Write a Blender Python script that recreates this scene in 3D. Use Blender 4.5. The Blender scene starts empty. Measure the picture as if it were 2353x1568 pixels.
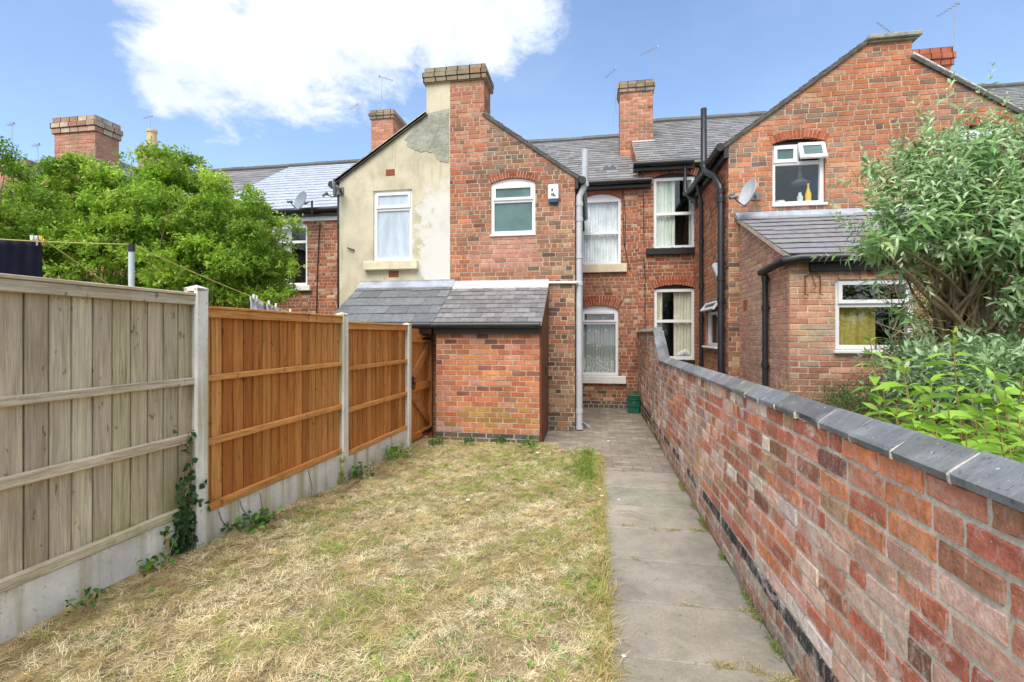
SUN_E, SUN_A = 1.5, 42.0
SKY_S, SKY_AIR, SKY_DUST, SKY_OZ, SKY_SAT, SKY_VAL = 0.15, 1.0, 1.2, 2.0, 1.05, 0.66
CLOUD = 3.1
EXPO = 1.47
import bpy, math, random
import numpy as np
from mathutils import Vector, Matrix, noise

random.seed(11)
rng = np.random.default_rng(11)
scene = bpy.context.scene
COL = scene.collection

# ------------------------------------------------------------------ survey
# The place was surveyed from one station: eye height 1.6 m above the path,
# looking 9.45 degrees left of the garden axis (+Y).  These helpers turn a
# surveyed bearing (in a 2353-wide sighting grid) into a point on a real plane.
CXS, HYS, FS, EYE = 1176.5, 769.6, 1133.6, 1.6
TH = math.radians(9.45)
SN, CS = math.sin(TH), math.cos(TH)


def onY(px, py, Y):
    a = (px - CXS) / FS
    t = Y / (CS + a * SN)
    return (t * (a * CS - SN), Y, EYE + (HYS - py) / FS * t)


def onX(px, py, X):
    a = (px - CXS) / FS
    t = X / (a * CS - SN)
    return (X, t * (CS + a * SN), EYE + (HYS - py) / FS * t)


def onZ(px, py, Z):
    a = (px - CXS) / FS
    t = (Z - EYE) / ((HYS - py) / FS)
    return (t * (a * CS - SN), t * (CS + a * SN), Z)


def xY(px, Y):
    return onY(px, 0, Y)[0]


def zY(px, py, Y):
    return onY(px, py, Y)[2]


YH, YW, YO, YK = 11.0, 8.28, 7.2, 6.26     # main rear walls, wings, outbuilding, kitchen


# ------------------------------------------------------------------ frames
class Frame:
    """wall-local coordinates: u along the wall, n outwards, z up"""
    def __init__(self, o, u, n):
        self.o, self.u, self.n = Vector(o), Vector(u), Vector(n)

    def __call__(self, u, n, z):
        p = self.o + self.u * u + self.n * n
        return (p.x, p.y, p.z + z)


def facing_front(Y):
    return Frame((0, Y, 0), (1, 0, 0), (0, -1, 0))


def facing_left(X):
    return Frame((X, 0, 0), (0, 1, 0), (-1, 0, 0))


def facing_right(X):
    return Frame((X, 0, 0), (0, 1, 0), (1, 0, 0))


WORLD = Frame((0, 0, 0), (1, 0, 0), (0, 1, 0))


# ------------------------------------------------------------------ mesh builder
class MB:
    def __init__(self):
        self.v, self.f, self.m, self.t = [], [], [], []

    def face(self, pts, mi=0, tint=(1, 1, 1)):
        b = len(self.v)
        self.v.extend(tuple(p) for p in pts)
        self.f.append(tuple(range(b, b + len(pts))))
        self.m.append(mi)
        self.t.append(tint)

    def hexa(self, p, mi=0, tint=(1, 1, 1), skip=()):
        """p: 8 points, bottom loop then top loop"""
        b = len(self.v)
        self.v.extend(tuple(q) for q in p)
        for k, q in enumerate(((3, 2, 1, 0), (4, 5, 6, 7), (0, 1, 5, 4), (1, 2, 6, 5), (2, 3, 7, 6), (3, 0, 4, 7))):
            if k in skip:
                continue
            self.f.append(tuple(b + i for i in q))
            self.m.append(mi)
            self.t.append(tint)

    def box(self, fr, u0, u1, n0, n1, z0, z1, mi=0, tint=(1, 1, 1), skip=()):
        self.hexa([fr(u0, n0, z0), fr(u1, n0, z0), fr(u1, n1, z0), fr(u0, n1, z0),
                   fr(u0, n0, z1), fr(u1, n0, z1), fr(u1, n1, z1), fr(u0, n1, z1)], mi, tint, skip)

    def bevel_box(self, fr, u0, u1, n0, n1, z0, z1, b=0.006, mi=0, tint=(1, 1, 1)):
        """box with all edges cut at 45 degrees"""
        us, ns, zs = (u0, u1), (n0, n1), (z0, z1)
        base = len(self.v)
        idx = {}
        for i in (0, 1):
            for j in (0, 1):
                for k in (0, 1):
                    du, dn, dz = (b if i == 0 else -b), (b if j == 0 else -b), (b if k == 0 else -b)
                    for ax in range(3):
                        p = [us[i] + du, ns[j] + dn, zs[k] + dz]
                        p[ax] = (us, ns, zs)[ax][(i, j, k)[ax]]
                        idx[(i, j, k, ax)] = len(self.v) - base
                        self.v.append(fr(*p))
        F = []
        for ax in range(3):
            o = [a for a in range(3) if a != ax]
            for s in (0, 1):
                q = []
                for (x, y) in ((0, 0), (1, 0), (1, 1), (0, 1)):
                    key = [0, 0, 0]
                    key[ax], key[o[0]], key[o[1]] = s, x, y
                    q.append(idx[(*key, ax)])
                F.append(q)
        for ax in range(3):
            o = [a for a in range(3) if a != ax]
            for x in (0, 1):
                for y in (0, 1):
                    k0, k1 = [0, 0, 0], [0, 0, 0]
                    k0[ax], k1[ax] = 0, 1
                    for k in (k0, k1):
                        k[o[0]], k[o[1]] = x, y
                    F.append([idx[(*k0, o[0])], idx[(*k1, o[0])], idx[(*k1, o[1])], idx[(*k0, o[1])]])
        for i in (0, 1):
            for j in (0, 1):
                for k in (0, 1):
                    F.append([idx[(i, j, k, a)] for a in range(3)])
        for q in F:
            self.f.append(tuple(base + i for i in q))
            self.m.append(mi)
            self.t.append(tint)

    def tube(self, pts, r, seg=10, mi=0, tint=(1, 1, 1), caps=True):
        pts = [Vector(p) for p in pts]
        rs = r if isinstance(r, (list, tuple)) else [r] * len(pts)
        b = len(self.v)
        n = len(pts)
        side = None
        for i, p in enumerate(pts):
            d = (pts[min(i + 1, n - 1)] - pts[max(i - 1, 0)])
            d = d.normalized() if d.length > 1e-9 else Vector((0, 0, 1))
            if side is None:
                ref = Vector((0, 0, 1)) if abs(d.z) < 0.9 else Vector((1, 0, 0))
                side = d.cross(ref).normalized()
            else:
                side = (side - d * side.dot(d)).normalized()
            up = d.cross(side)
            k = 1.0
            if 0 < i < n - 1:
                d0, d1 = (p - pts[i - 1]).normalized(), (pts[i + 1] - p).normalized()
                k = 1 / max(0.55, math.cos(d0.angle(d1, 0) / 2))
            for j in range(seg):
                a = 2 * math.pi * j / seg
                self.v.append(tuple(p + (side * math.cos(a) + up * math.sin(a)) * rs[i] * k))
        for i in range(n - 1):
            for j in range(seg):
                q = (b + i * seg + j, b + i * seg + (j + 1) % seg, b + (i + 1) * seg + (j + 1) % seg, b + (i + 1) * seg + j)
                self.f.append(q)
                self.m.append(mi)
                self.t.append(tint)
        if caps:
            for base in (b, b + (n - 1) * seg):
                self.f.append(tuple(base + j for j in range(seg)))
                self.m.append(mi)
                self.t.append(tint)

    def build(self, name, mats, parent=None, smooth=False, loc=None):
        me = bpy.data.meshes.new(name)
        me.from_pydata(self.v, [], self.f)
        if not isinstance(mats, (list, tuple)):
            mats = [mats]
        for m in mats:
            me.materials.append(m)
        me.polygons.foreach_set('material_index', self.m)
        at = me.attributes.new('Col', 'FLOAT_COLOR', 'FACE')
        arr = np.ones((len(self.f), 4), dtype=np.float32)
        arr[:, :3] = np.array(self.t, dtype=np.float32).reshape(-1, 3)
        at.data.foreach_set('color', arr.ravel())
        if smooth:
            me.polygons.foreach_set('use_smooth', [True] * len(self.f))
            if smooth != 'all':
                try:
                    me.set_sharp_from_angle(angle=math.radians(40))
                except Exception:
                    pass
        me.update()
        o = bpy.data.objects.new(name, me)
        COL.objects.link(o)
        if parent is not None:
            put_under(o, parent)
        return o


WLOC = {}


def put_under(o, parent):
    o.parent = parent
    o.matrix_parent_inverse = Matrix.Translation(WLOC.get(parent.name, Vector((0, 0, 0)))).inverted()
    WLOC[o.name] = Vector((0, 0, 0))


def tag(o, label=None, cat=None, group=None, kind=None):
    if label:
        n = len(label.split())
        assert 4 <= n <= 16, (n, label)
        o['label'] = label
    if cat:
        o['category'] = cat
    if group:
        o['group'] = group
    if kind:
        o['kind'] = kind
    return o


def thing(name, loc, label, cat, group=None):
    e = bpy.data.objects.new(name, None)
    e.empty_display_size = 0.2
    COL.objects.link(e)
    e.location = loc
    WLOC[e.name] = Vector(loc)
    return tag(e, label, cat, group)


def np_mesh(name, verts, faces, cols, mat, parent=None, smooth=False):
    """verts (N,3), faces (M,k) all the same k, cols (M,3)"""
    me = bpy.data.meshes.new(name)
    k = faces.shape[1]
    me.vertices.add(len(verts))
    me.vertices.foreach_set('co', verts.astype(np.float32).ravel())
    me.loops.add(faces.size)
    me.loops.foreach_set('vertex_index', faces.astype(np.int32).ravel())
    me.polygons.add(len(faces))
    me.polygons.foreach_set('loop_start', np.arange(0, faces.size, k, dtype=np.int32))
    me.polygons.foreach_set('loop_total', np.full(len(faces), k, dtype=np.int32))
    me.update(calc_edges=True)
    at = me.attributes.new('Col', 'FLOAT_COLOR', 'FACE')
    arr = np.ones((len(faces), 4), dtype=np.float32)
    arr[:, :3] = cols
    at.data.foreach_set('color', arr.ravel())
    if smooth:
        me.polygons.foreach_set('use_smooth', np.ones(len(faces), dtype=bool))
    me.materials.append(mat)
    o = bpy.data.objects.new(name, me)
    COL.objects.link(o)
    if parent is not None:
        put_under(o, parent)
    return o


# ------------------------------------------------------------------ materials
class Mat:
    def __init__(self, name, rough=0.8, spec=0.3, metal=0.0):
        self.mat = bpy.data.materials.new(name)
        self.mat.use_nodes = True
        self.nt = self.mat.node_tree
        self.nt.nodes.clear()
        self.out = self.nt.nodes.new('ShaderNodeOutputMaterial')
        self.p = self.nt.nodes.new('ShaderNodeBsdfPrincipled')
        self.nt.links.new(self.p.outputs[0], self.out.inputs[0])
        self.p.inputs['Roughness'].default_value = rough
        self.p.inputs['Specular IOR Level'].default_value = spec
        self.p.inputs['Metallic'].default_value = metal
        self.tc = self.nt.nodes.new('ShaderNodeTexCoord')
        self.col = None
        self.bump_in = None

    def node(self, t, **kw):
        n = self.nt.nodes.new(t)
        for k, v in kw.items():
            setattr(n, k, v)
        return n

    def link(self, a, b):
        self.nt.links.new(a, b)

    def rgb(self, c):
        n = self.node('ShaderNodeRGB')
        n.outputs[0].default_value = (*c, 1)
        return n.outputs[0]

    def attr(self):
        n = self.node('ShaderNodeAttribute')
        n.attribute_name = 'Col'
        return n.outputs['Color']

    def coords(self, sc=(1, 1, 1), rot=(0, 0, 0)):
        n = self.node('ShaderNodeMapping')
        n.inputs['Scale'].default_value = sc
        n.inputs['Rotation'].default_value = rot
        self.link(self.tc.outputs['Object'], n.inputs['Vector'])
        return n.outputs[0]

    def noise(self, scale=5, detail=4, rough=0.6, sc=(1, 1, 1), dist=0.0):
        n = self.node('ShaderNodeTexNoise')
        n.inputs['Scale'].default_value = scale
        n.inputs['Detail'].default_value = detail
        n.inputs['Roughness'].default_value = rough
        n.inputs['Distortion'].default_value = dist
        self.link(self.coords(sc), n.inputs['Vector'])
        return n.outputs['Fac']

    def ramp(self, fac, lo, hi, v0=0.0, v1=1.0):
        n = self.node('ShaderNodeMapRange')
        n.interpolation_type = 'SMOOTHSTEP'
        n.inputs['From Min'].default_value = lo
        n.inputs['From Max'].default_value = hi
        n.inputs['To Min'].default_value = v0
        n.inputs['To Max'].default_value = v1
        self.link(fac, n.inputs['Value'])
        return n.outputs[0]

    def mul(self, a, b):
        n = self.node('ShaderNodeMath', operation='MULTIPLY')
        self.link(a, n.inputs[0])
        if isinstance(b, (int, float)):
            n.inputs[1].default_value = b
        else:
            self.link(b, n.inputs[1])
        return n.outputs[0]

    def mix(self, a, b, fac, mode='MIX'):
        n = self.node('ShaderNodeMixRGB', blend_type=mode)
        for sock, val in ((n.inputs['Color1'], a), (n.inputs['Color2'], b)):
            if isinstance(val, (tuple, list)):
                sock.default_value = (*val, 1)
            else:
                self.link(val, sock)
        if isinstance(fac, (int, float)):
            n.inputs['Fac'].default_value = fac
        else:
            self.link(fac, n.inputs['Fac'])
        return n.outputs['Color']

    def vary(self, amount=0.25, scale=8, detail=5, sc=(1, 1, 1), rough=0.65, dist=0.0):
        """multiply by a noise around 1"""
        f = self.ramp(self.noise(scale, detail, rough, sc, dist), 0.25, 0.75, 1 - amount, 1 + amount)
        n = self.node('ShaderNodeCombineColor')
        for i in range(3):
            self.link(f, n.inputs[i])
        self.col = self.mix(self.col, n.outputs[0], 1.0, 'MULTIPLY')

    def blotch(self, colour, lo, hi, scale, amount=1.0, detail=5, sc=(1, 1, 1), dist=0.0, rough=0.6):
        f = self.mul(self.ramp(self.noise(scale, detail, rough, sc, dist), lo, hi), amount)
        self.col = self.mix(self.col, colour, f)

    def height(self, z0, z1, colour, amount=1.0, scale=3.0, lo=0.35, hi=0.65):
        """a coloured band (moss, damp) between two heights, broken up by noise"""
        sep = self.node('ShaderNodeSeparateXYZ')
        self.link(self.tc.outputs['Object'], sep.inputs[0])
        f = self.mul(self.ramp(sep.outputs['Z'], z0, z1, 1, 0), self.ramp(self.noise(scale, 5), lo, hi))
        self.col = self.mix(self.col, colour, self.mul(f, amount))

    def bump(self, scale=60, strength=0.3, dist=0.01, detail=5, sc=(1, 1, 1), src=None):
        n = self.node('ShaderNodeBump')
        n.inputs['Strength'].default_value = strength
        n.inputs['Distance'].default_value = dist
        self.link(src if src is not None else self.noise(scale, detail, 0.65, sc), n.inputs['Height'])
        if self.bump_in is not None:
            self.link(self.bump_in, n.inputs['Normal'])
        self.bump_in = n.outputs[0]

    def done(self):
        if self.col is not None:
            self.link(self.col, self.p.inputs['Base Color'])
        if self.bump_in is not None:
            self.link(self.bump_in, self.p.inputs['Normal'])
        return self.mat


M = {}


def simple(name, col, rough=0.6, spec=0.3, metal=0.0, vary=0.12, vscale=6, bump=None):
    m = Mat(name, rough, spec, metal)
    m.col = m.rgb(col)
    m.vary(vary, vscale)
    if bump:
        m.bump(*bump)
    M[name] = m.done()


def make_materials():
    m = Mat('brick', 0.92, 0.15)
    m.col = m.attr()
    m.vary(0.22, 45, 6)
    m.vary(0.18, 5, 4)
    m.blotch((0.50, 0.42, 0.34), 0.62, 0.85, 70, 0.35, 4)
    m.blotch((0.06, 0.045, 0.035), 0.64, 0.8, 26, 0.25, 5)
    m.vary(0.16, 0.9, 5)
    m.blotch((0.16, 0.125, 0.095), 0.56, 0.8, 1.3, 0.40, 7, (1.5, 1.5, 0.6))
    m.bump(90, 0.6, 0.004)
    M['brick'] = m.done()
    m = Mat('garden_brick', 0.93, 0.12)
    m.col = m.attr()
    m.vary(0.30, 30, 8, (1, 1, 1), 0.75)
    m.vary(0.20, 5, 4)
    m.blotch((0.60, 0.47, 0.41), 0.50, 0.66, 16, 0.60, 8, (1, 1.4, 0.5), 0.8, 0.72)
    m.blotch((0.52, 0.17, 0.08), 0.55, 0.68, 19, 0.50, 7, (1, 1.6, 0.7), 0.5, 0.7)
    m.blotch((0.075, 0.045, 0.04), 0.58, 0.70, 42, 0.65, 8, (1, 1, 1), 0, 0.75)
    m.blotch((0.80, 0.74, 0.66), 0.66, 0.70, 150, 0.9, 3)
    m.blotch((0.76, 0.70, 0.64), 0.53, 0.64, 2.6, 0.62, 9, (1, 1, 0.8), 1.0, 0.7)
    m.blotch((0.30, 0.27, 0.15), 0.60, 0.75, 1.9, 0.45, 8)
    m.bump(80, 1.0, 0.006)
    m.bump(22, 0.7, 0.010, 7)
    M['garden_brick'] = m.done()
    for nm, c in (('mortar', (0.50, 0.41, 0.31)), ('mortar_grey', (0.60, 0.56, 0.48)), ('mortar_cream', (0.58, 0.49, 0.38))):
        m = Mat(nm, 0.95, 0.1)
        m.col = m.rgb(c)
        m.vary(0.25, 4, 5)
        m.vary(0.2, 60, 4)
        if nm == 'mortar_grey':
            m.height(0.0, 0.45, (0.10, 0.12, 0.04), 0.5, 2.5)
        m.bump(140, 0.5, 0.004)
        M[nm] = m.done()
    # cream render: weathered, patched
    m = Mat('render', 0.93, 0.12)
    m.col = m.rgb((0.62, 0.56, 0.42))
    m.vary(0.14, 2.2, 6)
    m.blotch((0.36, 0.32, 0.20), 0.45, 0.75, 1.6, 0.6, 7, (1.4, 1, 0.8), 0.5)
    m.blotch((0.48, 0.36, 0.17), 0.55, 0.8, 2.6, 0.5, 6, (1, 1, 0.7))
    m.blotch((0.30, 0.28, 0.20), 0.6, 0.75, 9, 0.35, 6)
    m.blotch((0.33, 0.29, 0.17), 0.56, 0.74, 3.0, 0.45, 6, (3.5, 1, 0.25))
    sep = m.node('ShaderNodeSeparateXYZ')
    m.link(m.tc.outputs['Object'], sep.inputs[0])
    nz = m.ramp(m.noise(3.0, 7, 0.65), 0.3, 0.7, -0.28, 0.28)
    ad = m.node('ShaderNodeMath', operation='ADD')
    m.link(sep.outputs['X'], ad.inputs[0])
    m.link(nz, ad.inputs[1])
    ad2 = m.node('ShaderNodeMath', operation='ADD')
    m.link(sep.outputs['Z'], ad2.inputs[0])
    m.link(nz, ad2.inputs[1])
    wash = m.mul(m.mul(m.ramp(ad.outputs[0], -3.08, -2.86), m.ramp(ad2.outputs[0], 4.05, 4.35, 1, 0)), m.ramp(m.noise(2.4, 7, 0.7), 0.30, 0.55, 0.55, 1.0))
    m.col = m.mix(m.col, (0.70, 0.68, 0.64), wash)
    m.bump(60, 0.35, 0.004)
    m.bump(5, 0.25, 0.02)
    M['render'] = m.done()
    m = Mat('render_pale', 0.93, 0.12)
    m.col = m.rgb((0.70, 0.66, 0.58))
    m.vary(0.08, 3, 6)
    m.blotch((0.52, 0.46, 0.33), 0.55, 0.8, 2.2, 0.45, 7)
    m.bump(60, 0.3, 0.004)
    M['render_pale'] = m.done()
    m = Mat('cement', 0.95, 0.1)
    m.col = m.rgb((0.34, 0.34, 0.28))
    m.vary(0.30, 5, 7, (1, 1, 1), 0.7, 0.8)
    m.blotch((0.52, 0.52, 0.46), 0.5, 0.7, 3.5, 0.6, 7, (1, 1, 1), 1.5)
    m.blotch((0.20, 0.20, 0.15), 0.56, 0.66, 9, 0.6, 6, (1.2, 1, 3), 1.2)
    m.bump(7, 1.0, 0.03, 7)
    M['cement'] = m.done()
    # slates
    m = Mat('slate', 0.55, 0.4)
    m.col = m.attr()
    m.vary(0.22, 14, 6)
    m.blotch((0.30, 0.30, 0.26), 0.58, 0.8, 6, 0.4, 6)
    m.blotch((0.05, 0.05, 0.035), 0.62, 0.74, 8, 0.5, 6)
    m.bump(40, 0.35, 0.004)
    M['slate'] = m.done()
    m = Mat('lead', 0.5, 0.4)
    m.col = m.rgb((0.36, 0.39, 0.45))
    m.vary(0.25, 4, 6)
    m.blotch((0.55, 0.57, 0.60), 0.5, 0.75, 3, 0.5)
    m.bump(20, 0.3, 0.006)
    M['lead'] = m.done()
    simple('flashing', (0.62, 0.63, 0.64), 0.6, 0.3, 0, 0.12, 5, (30, 0.3, 0.004))
    # concrete
    m = Mat('concrete', 0.92, 0.15)
    m.col = m.rgb((0.80, 0.78, 0.71))
    m.vary(0.14, 4, 6)
    m.blotch((0.25, 0.24, 0.21), 0.60, 0.70, 45, 0.6, 4)
    m.blotch((0.33, 0.33, 0.15), 0.52, 0.72, 2.4, 0.6, 6, (3, 3, 0.35))
    m.blotch((0.36, 0.35, 0.30), 0.55, 0.75, 1.5, 0.5, 6)
    m.height(0.0, 0.30, (0.30, 0.29, 0.13), 0.8, 4, 0.38, 0.62)
    m.blotch((0.40, 0.38, 0.15), 0.48, 0.64, 1.6, 0.75, 6, (4, 4, 0.15))
    m.bump(120, 0.5, 0.004)
    M['concrete'] = m.done()
    m = Mat('coping', 0.8, 0.15)
    m.col = m.attr()
    m.vary(0.20, 9, 8, (1, 1, 1), 0.7)
    m.blotch((0.42, 0.42, 0.42), 0.50, 0.72, 5, 0.45, 8, (1, 1, 1), 0.8, 0.7)
    m.blotch((0.30, 0.25, 0.18), 0.58, 0.74, 3, 0.45, 8)
    m.blotch((0.07, 0.07, 0.07), 0.60, 0.68, 46, 0.6, 6)
    m.blotch((0.62, 0.62, 0.56), 0.68, 0.72, 60, 0.7, 3)
    m.bump(34, 0.5, 0.005, 7)
    m.bump(8, 0.6, 0.014, 7, (1, 3, 1))
    M['coping'] = m.done()
    m = Mat('path_slab', 0.9, 0.2)
    m.col = m.attr()
    m.vary(0.26, 1.7, 8, (1, 1, 1), 0.7)
    m.vary(0.16, 70, 5)
    m.blotch((0.17, 0.155, 0.11), 0.50, 0.72, 2.6, 0.65, 8, (1, 1, 1), 0.6, 0.7)
    m.blotch((0.20, 0.19, 0.10), 0.55, 0.7, 5.5, 0.5, 8)
    m.blotch((0.12, 0.11, 0.08), 0.60, 0.68, 24, 0.5, 7)
    m.blotch((0.46, 0.43, 0.36), 0.60, 0.74, 6, 0.4, 7)
    m.blotch((0.08, 0.08, 0.06), 0.66, 0.72, 70, 0.6, 3)
    m.bump(110, 0.4, 0.003)
    m.bump(6, 0.25, 0.012)
    M['path_slab'] = m.done()
    simple('joint', (0.11, 0.10, 0.07), 0.95, 0.1, 0, 0.35, 20)
    m = Mat('soil', 0.97, 0.1)
    m.col = m.rgb((0.34, 0.265, 0.145))
    m.vary(0.4, 9, 7)
    m.blotch((0.44, 0.33, 0.16), 0.48, 0.68, 6, 0.8, 7)
    m.blotch((0.16, 0.15, 0.05), 0.55, 0.75, 7, 0.6, 6)
    m.bump(40, 1.0, 0.02)
    M['soil'] = m.done()
    m = Mat('ground', 0.97, 0.1)
    m.col = m.rgb((0.10, 0.11, 0.05))
    m.vary(0.4, 4, 7)
    m.bump(30, 1.0, 0.02)
    M['ground'] = m.done()
    # timber
    for nm, knots in (('cedar', (0.10, 0.035, 0.012)), ('weathered_wood', (0.12, 0.075, 0.045)), ('cedar_rail', (0.10, 0.035, 0.012)), ('weathered_wood_rail', (0.12, 0.075, 0.045))):
        G = (lambda a, b: (a, b, a)) if nm.endswith('rail') else (lambda a, b: (a, a, b))
        m = Mat(nm, 0.75, 0.25)
        m.col = m.attr()
        m.vary(0.34, 3.0, 7, G(14, 0.7), 0.75, 0.5)
        m.vary(0.26, 5.0, 5, G(70, 1.0), 0.75)
        m.blotch(tuple(x * 1.6 for x in knots), 0.56, 0.68, 1.1, 0.5, 7, G(26, 1.1), 1.2)
        m.blotch(knots, 0.66, 0.72, 9, 0.65, 2, (1.0, 2.0, 1.0), 0.3)
        if nm.startswith('weathered'):
            m.blotch((0.30, 0.17, 0.07), 0.5, 0.8, 2.2, 0.45, 5, (2, 2, 0.6))
            m.height(0.2, 0.95, (0.27, 0.27, 0.06), 0.8, 2.6, 0.46, 0.66)
            m.blotch((0.20, 0.19, 0.09), 0.58, 0.75, 1.6, 0.4, 6, (3, 3, 0.5))
        else:
            m.blotch((0.34, 0.12, 0.03), 0.5, 0.75, 3, 0.5, 5, (2, 2, 0.5))
        m.bump(5, 0.25, 0.004, 4, G(60, 1.2))
        M[nm] = m.done()
    simple('verge_dark', (0.11, 0.105, 0.10), 0.9, 0.15, 0, 0.3, 9)
    simple('brown_paint', (0.15, 0.05, 0.025), 0.55, 0.4, 0, 0.2, 8)
    simple('upvc', (0.86, 0.87, 0.88), 0.35, 0.4, 0, 0.03, 3)
    simple('painted_stone', (0.80, 0.79, 0.75), 0.6, 0.3, 0, 0.08, 5, (40, 0.3, 0.004))
    simple('cream_stone', (0.72, 0.64, 0.46), 0.75, 0.2, 0, 0.16, 5, (40, 0.5, 0.004))
    simple('black_paint', (0.018, 0.018, 0.021), 0.42, 0.45, 0, 0.25, 6)
    simple('black_plastic', (0.022, 0.023, 0.027), 0.38, 0.5, 0, 0.3, 5)
    simple('grey_plastic', (0.50, 0.53, 0.57), 0.45, 0.4, 0, 0.10, 4)
    simple('white_plastic', (0.80, 0.81, 0.79), 0.4, 0.4, 0, 0.06, 6)
    simple('blue_plastic', (0.03, 0.10, 0.20), 0.4, 0.4, 0, 0.1, 6)
    simple('dish_grey', (0.23, 0.27, 0.31), 0.5, 0.4, 0.0, 0.12, 6)
    simple('dish_pale', (0.52, 0.54, 0.55), 0.5, 0.4, 0.0, 0.10, 6)
    simple('aerial_metal', (0.33, 0.33, 0.34), 0.5, 0.5, 0.3, 0.2, 8)
    simple('metal', (0.20, 0.20, 0.20), 0.5, 0.5, 0.6, 0.2, 8)
    simple('galvanised', (0.58, 0.66, 0.66), 0.5, 0.4, 0.0, 0.1, 8)
    simple('rust', (0.20, 0.075, 0.035), 0.9, 0.2, 0, 0.4, 20)
    simple('green_plastic', (0.012, 0.13, 0.075), 0.42, 0.45, 0, 0.15, 8)
    simple('pale_green_plastic', (0.30, 0.52, 0.40), 0.5, 0.3, 0, 0.1, 8)
    simple('dark_cloth', (0.030, 0.030, 0.050), 0.95, 0.1, 0, 0.15, 10, (200, 0.3, 0.002))
    simple('white_cloth', (0.80, 0.81, 0.84), 0.95, 0.1, 0, 0.08, 8)
    simple('yellow_cord', (0.75, 0.68, 0.22), 0.7, 0.2, 0, 0.1, 20)
    simple('yellow_plastic', (0.80, 0.50, 0.03), 0.5, 0.4, 0, 0.1, 20)
    simple('terracotta', (0.36, 0.12, 0.055), 0.9, 0.15, 0, 0.2, 30)
    simple('buff_pot', (0.60, 0.47, 0.26), 0.85, 0.2, 0, 0.15, 8)
    simple('room_dark', (0.07, 0.067, 0.06), 0.95, 0.1)  # darkness of the unlit rooms is put into this colour
    simple('curtain_cream', (0.80, 0.77, 0.64), 0.95, 0.1, 0, 0.1, 4)
    simple('curtain_green', (0.74, 0.80, 0.72), 0.95, 0.1, 0, 0.1, 4)
    simple('blind_yellow', (0.40, 0.33, 0.075), 0.95, 0.1, 0, 0.1, 4)
    simple('bark', (0.27, 0.195, 0.125), 0.95, 0.1, 0, 0.35, 14, (40, 0.8, 0.01))
    simple('dry_stem', (0.42, 0.33, 0.19), 0.95, 0.1, 0, 0.25, 14)
    simple('green_stem', (0.30, 0.24, 0.08), 0.8, 0.2, 0, 0.3, 14)
    # net curtain: lace with open weave
    m = Mat('net_curtain', 0.95, 0.05)
    m.col = m.rgb((0.90, 0.93, 0.96))
    m.vary(0.12, 3, 5, (6, 6, 0.6))
    m.done()
    tr = m.node('ShaderNodeBsdfTransparent')
    mx = m.node('ShaderNodeMixShader')
    fac = m.ramp(m.noise(5, 6, 0.7, (1, 1, 1)), 0.36, 0.56, 0.86, 1.0)
    m.link(fac, mx.inputs[0])
    m.link(tr.outputs[0], mx.inputs[1])
    m.link(m.p.outputs[0], mx.inputs[2])
    m.link(mx.outputs[0], m.out.inputs[0])
    M['net_curtain'] = m.mat
    m = Mat('lace', 0.95, 0.05)
    m.col = m.rgb((0.84, 0.88, 0.86))
    m.done()
    tr = m.node('ShaderNodeBsdfTransparent')
    mx = m.node('ShaderNodeMixShader')
    vo = m.node('ShaderNodeTexVoronoi')
    vo.inputs['Scale'].default_value = 9
    m.link(m.coords((1, 1, 1)), vo.inputs['Vector'])
    fl = m.ramp(vo.outputs['Distance'], 0.14, 0.30, 0.98, 0.50)
    sep = m.node('ShaderNodeSeparateXYZ')
    m.link(m.tc.outputs['Object'], sep.inputs[0])
    hem = m.ramp(sep.outputs['Z'], 0.98, 1.35, 0.95, 0.0)
    add = m.node('ShaderNodeMath', operation='MAXIMUM')
    m.link(fl, add.inputs[0])
    m.link(m.mul(hem, m.ramp(m.noise(30, 4), 0.35, 0.6)), add.inputs[1])
    m.link(add.outputs[0], mx.inputs[0])
    m.link(tr.outputs[0], mx.inputs[1])
    m.link(m.p.outputs[0], mx.inputs[2])
    m.link(mx.outputs[0], m.out.inputs[0])
    M['lace'] = m.mat
    # window glass: see-through with a mirror-like sheen
    m = Mat('glass', 0.02)
    gl = m.node('ShaderNodeBsdfGlossy')
    gl.inputs['Roughness'].default_value = 0.015
    gl.inputs['Color'].default_value = (0.95, 0.98, 1, 1)
    tr = m.node('ShaderNodeBsdfTransparent')
    tr.inputs['Color'].default_value = (0.97, 0.985, 0.98, 1)
    fr = m.node('ShaderNodeFresnel')
    fr.inputs['IOR'].default_value = 1.95
    bp = m.node('ShaderNodeBump')
    bp.inputs['Strength'].default_value = 0.04
    bp.inputs['Distance'].default_value = 0.02
    m.link(m.noise(2.5, 2), bp.inputs['Height'])
    m.link(bp.outputs[0], gl.inputs['Normal'])
    mx = m.node('ShaderNodeMixShader')
    geo = m.node('ShaderNodeNewGeometry')
    front = m.node('ShaderNodeMath', operation='SUBTRACT')
    front.inputs[0].default_value = 1.0
    m.link(geo.outputs['Backfacing'], front.inputs[1])
    m.link(m.mul(fr.outputs[0], front.outputs[0]), mx.inputs[0])
    m.link(tr.outputs[0], mx.inputs[1])
    m.link(gl.outputs[0], mx.inputs[2])
    m.link(mx.outputs[0], m.out.inputs[0])
    M['glass'] = m.mat
    m = Mat('frosted_glass', 0.22, 0.6)
    m.col = m.rgb((0.10, 0.175, 0.17))
    m.vary(0.25, 2.0, 5)
    m.vary(0.12, 60, 3)
    m.bump(150, 0.25, 0.003)
    M['frosted_glass'] = m.done()
    m = Mat('misted_glass', 0.12, 0.6)
    m.col = m.rgb((0.50, 0.58, 0.66))
    m.vary(0.16, 1.8, 5, (4, 1, 1))
    m.blotch((0.62, 0.78, 0.84), 0.5, 0.75, 2.2, 0.6, 6, (5, 1, 1))
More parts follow.
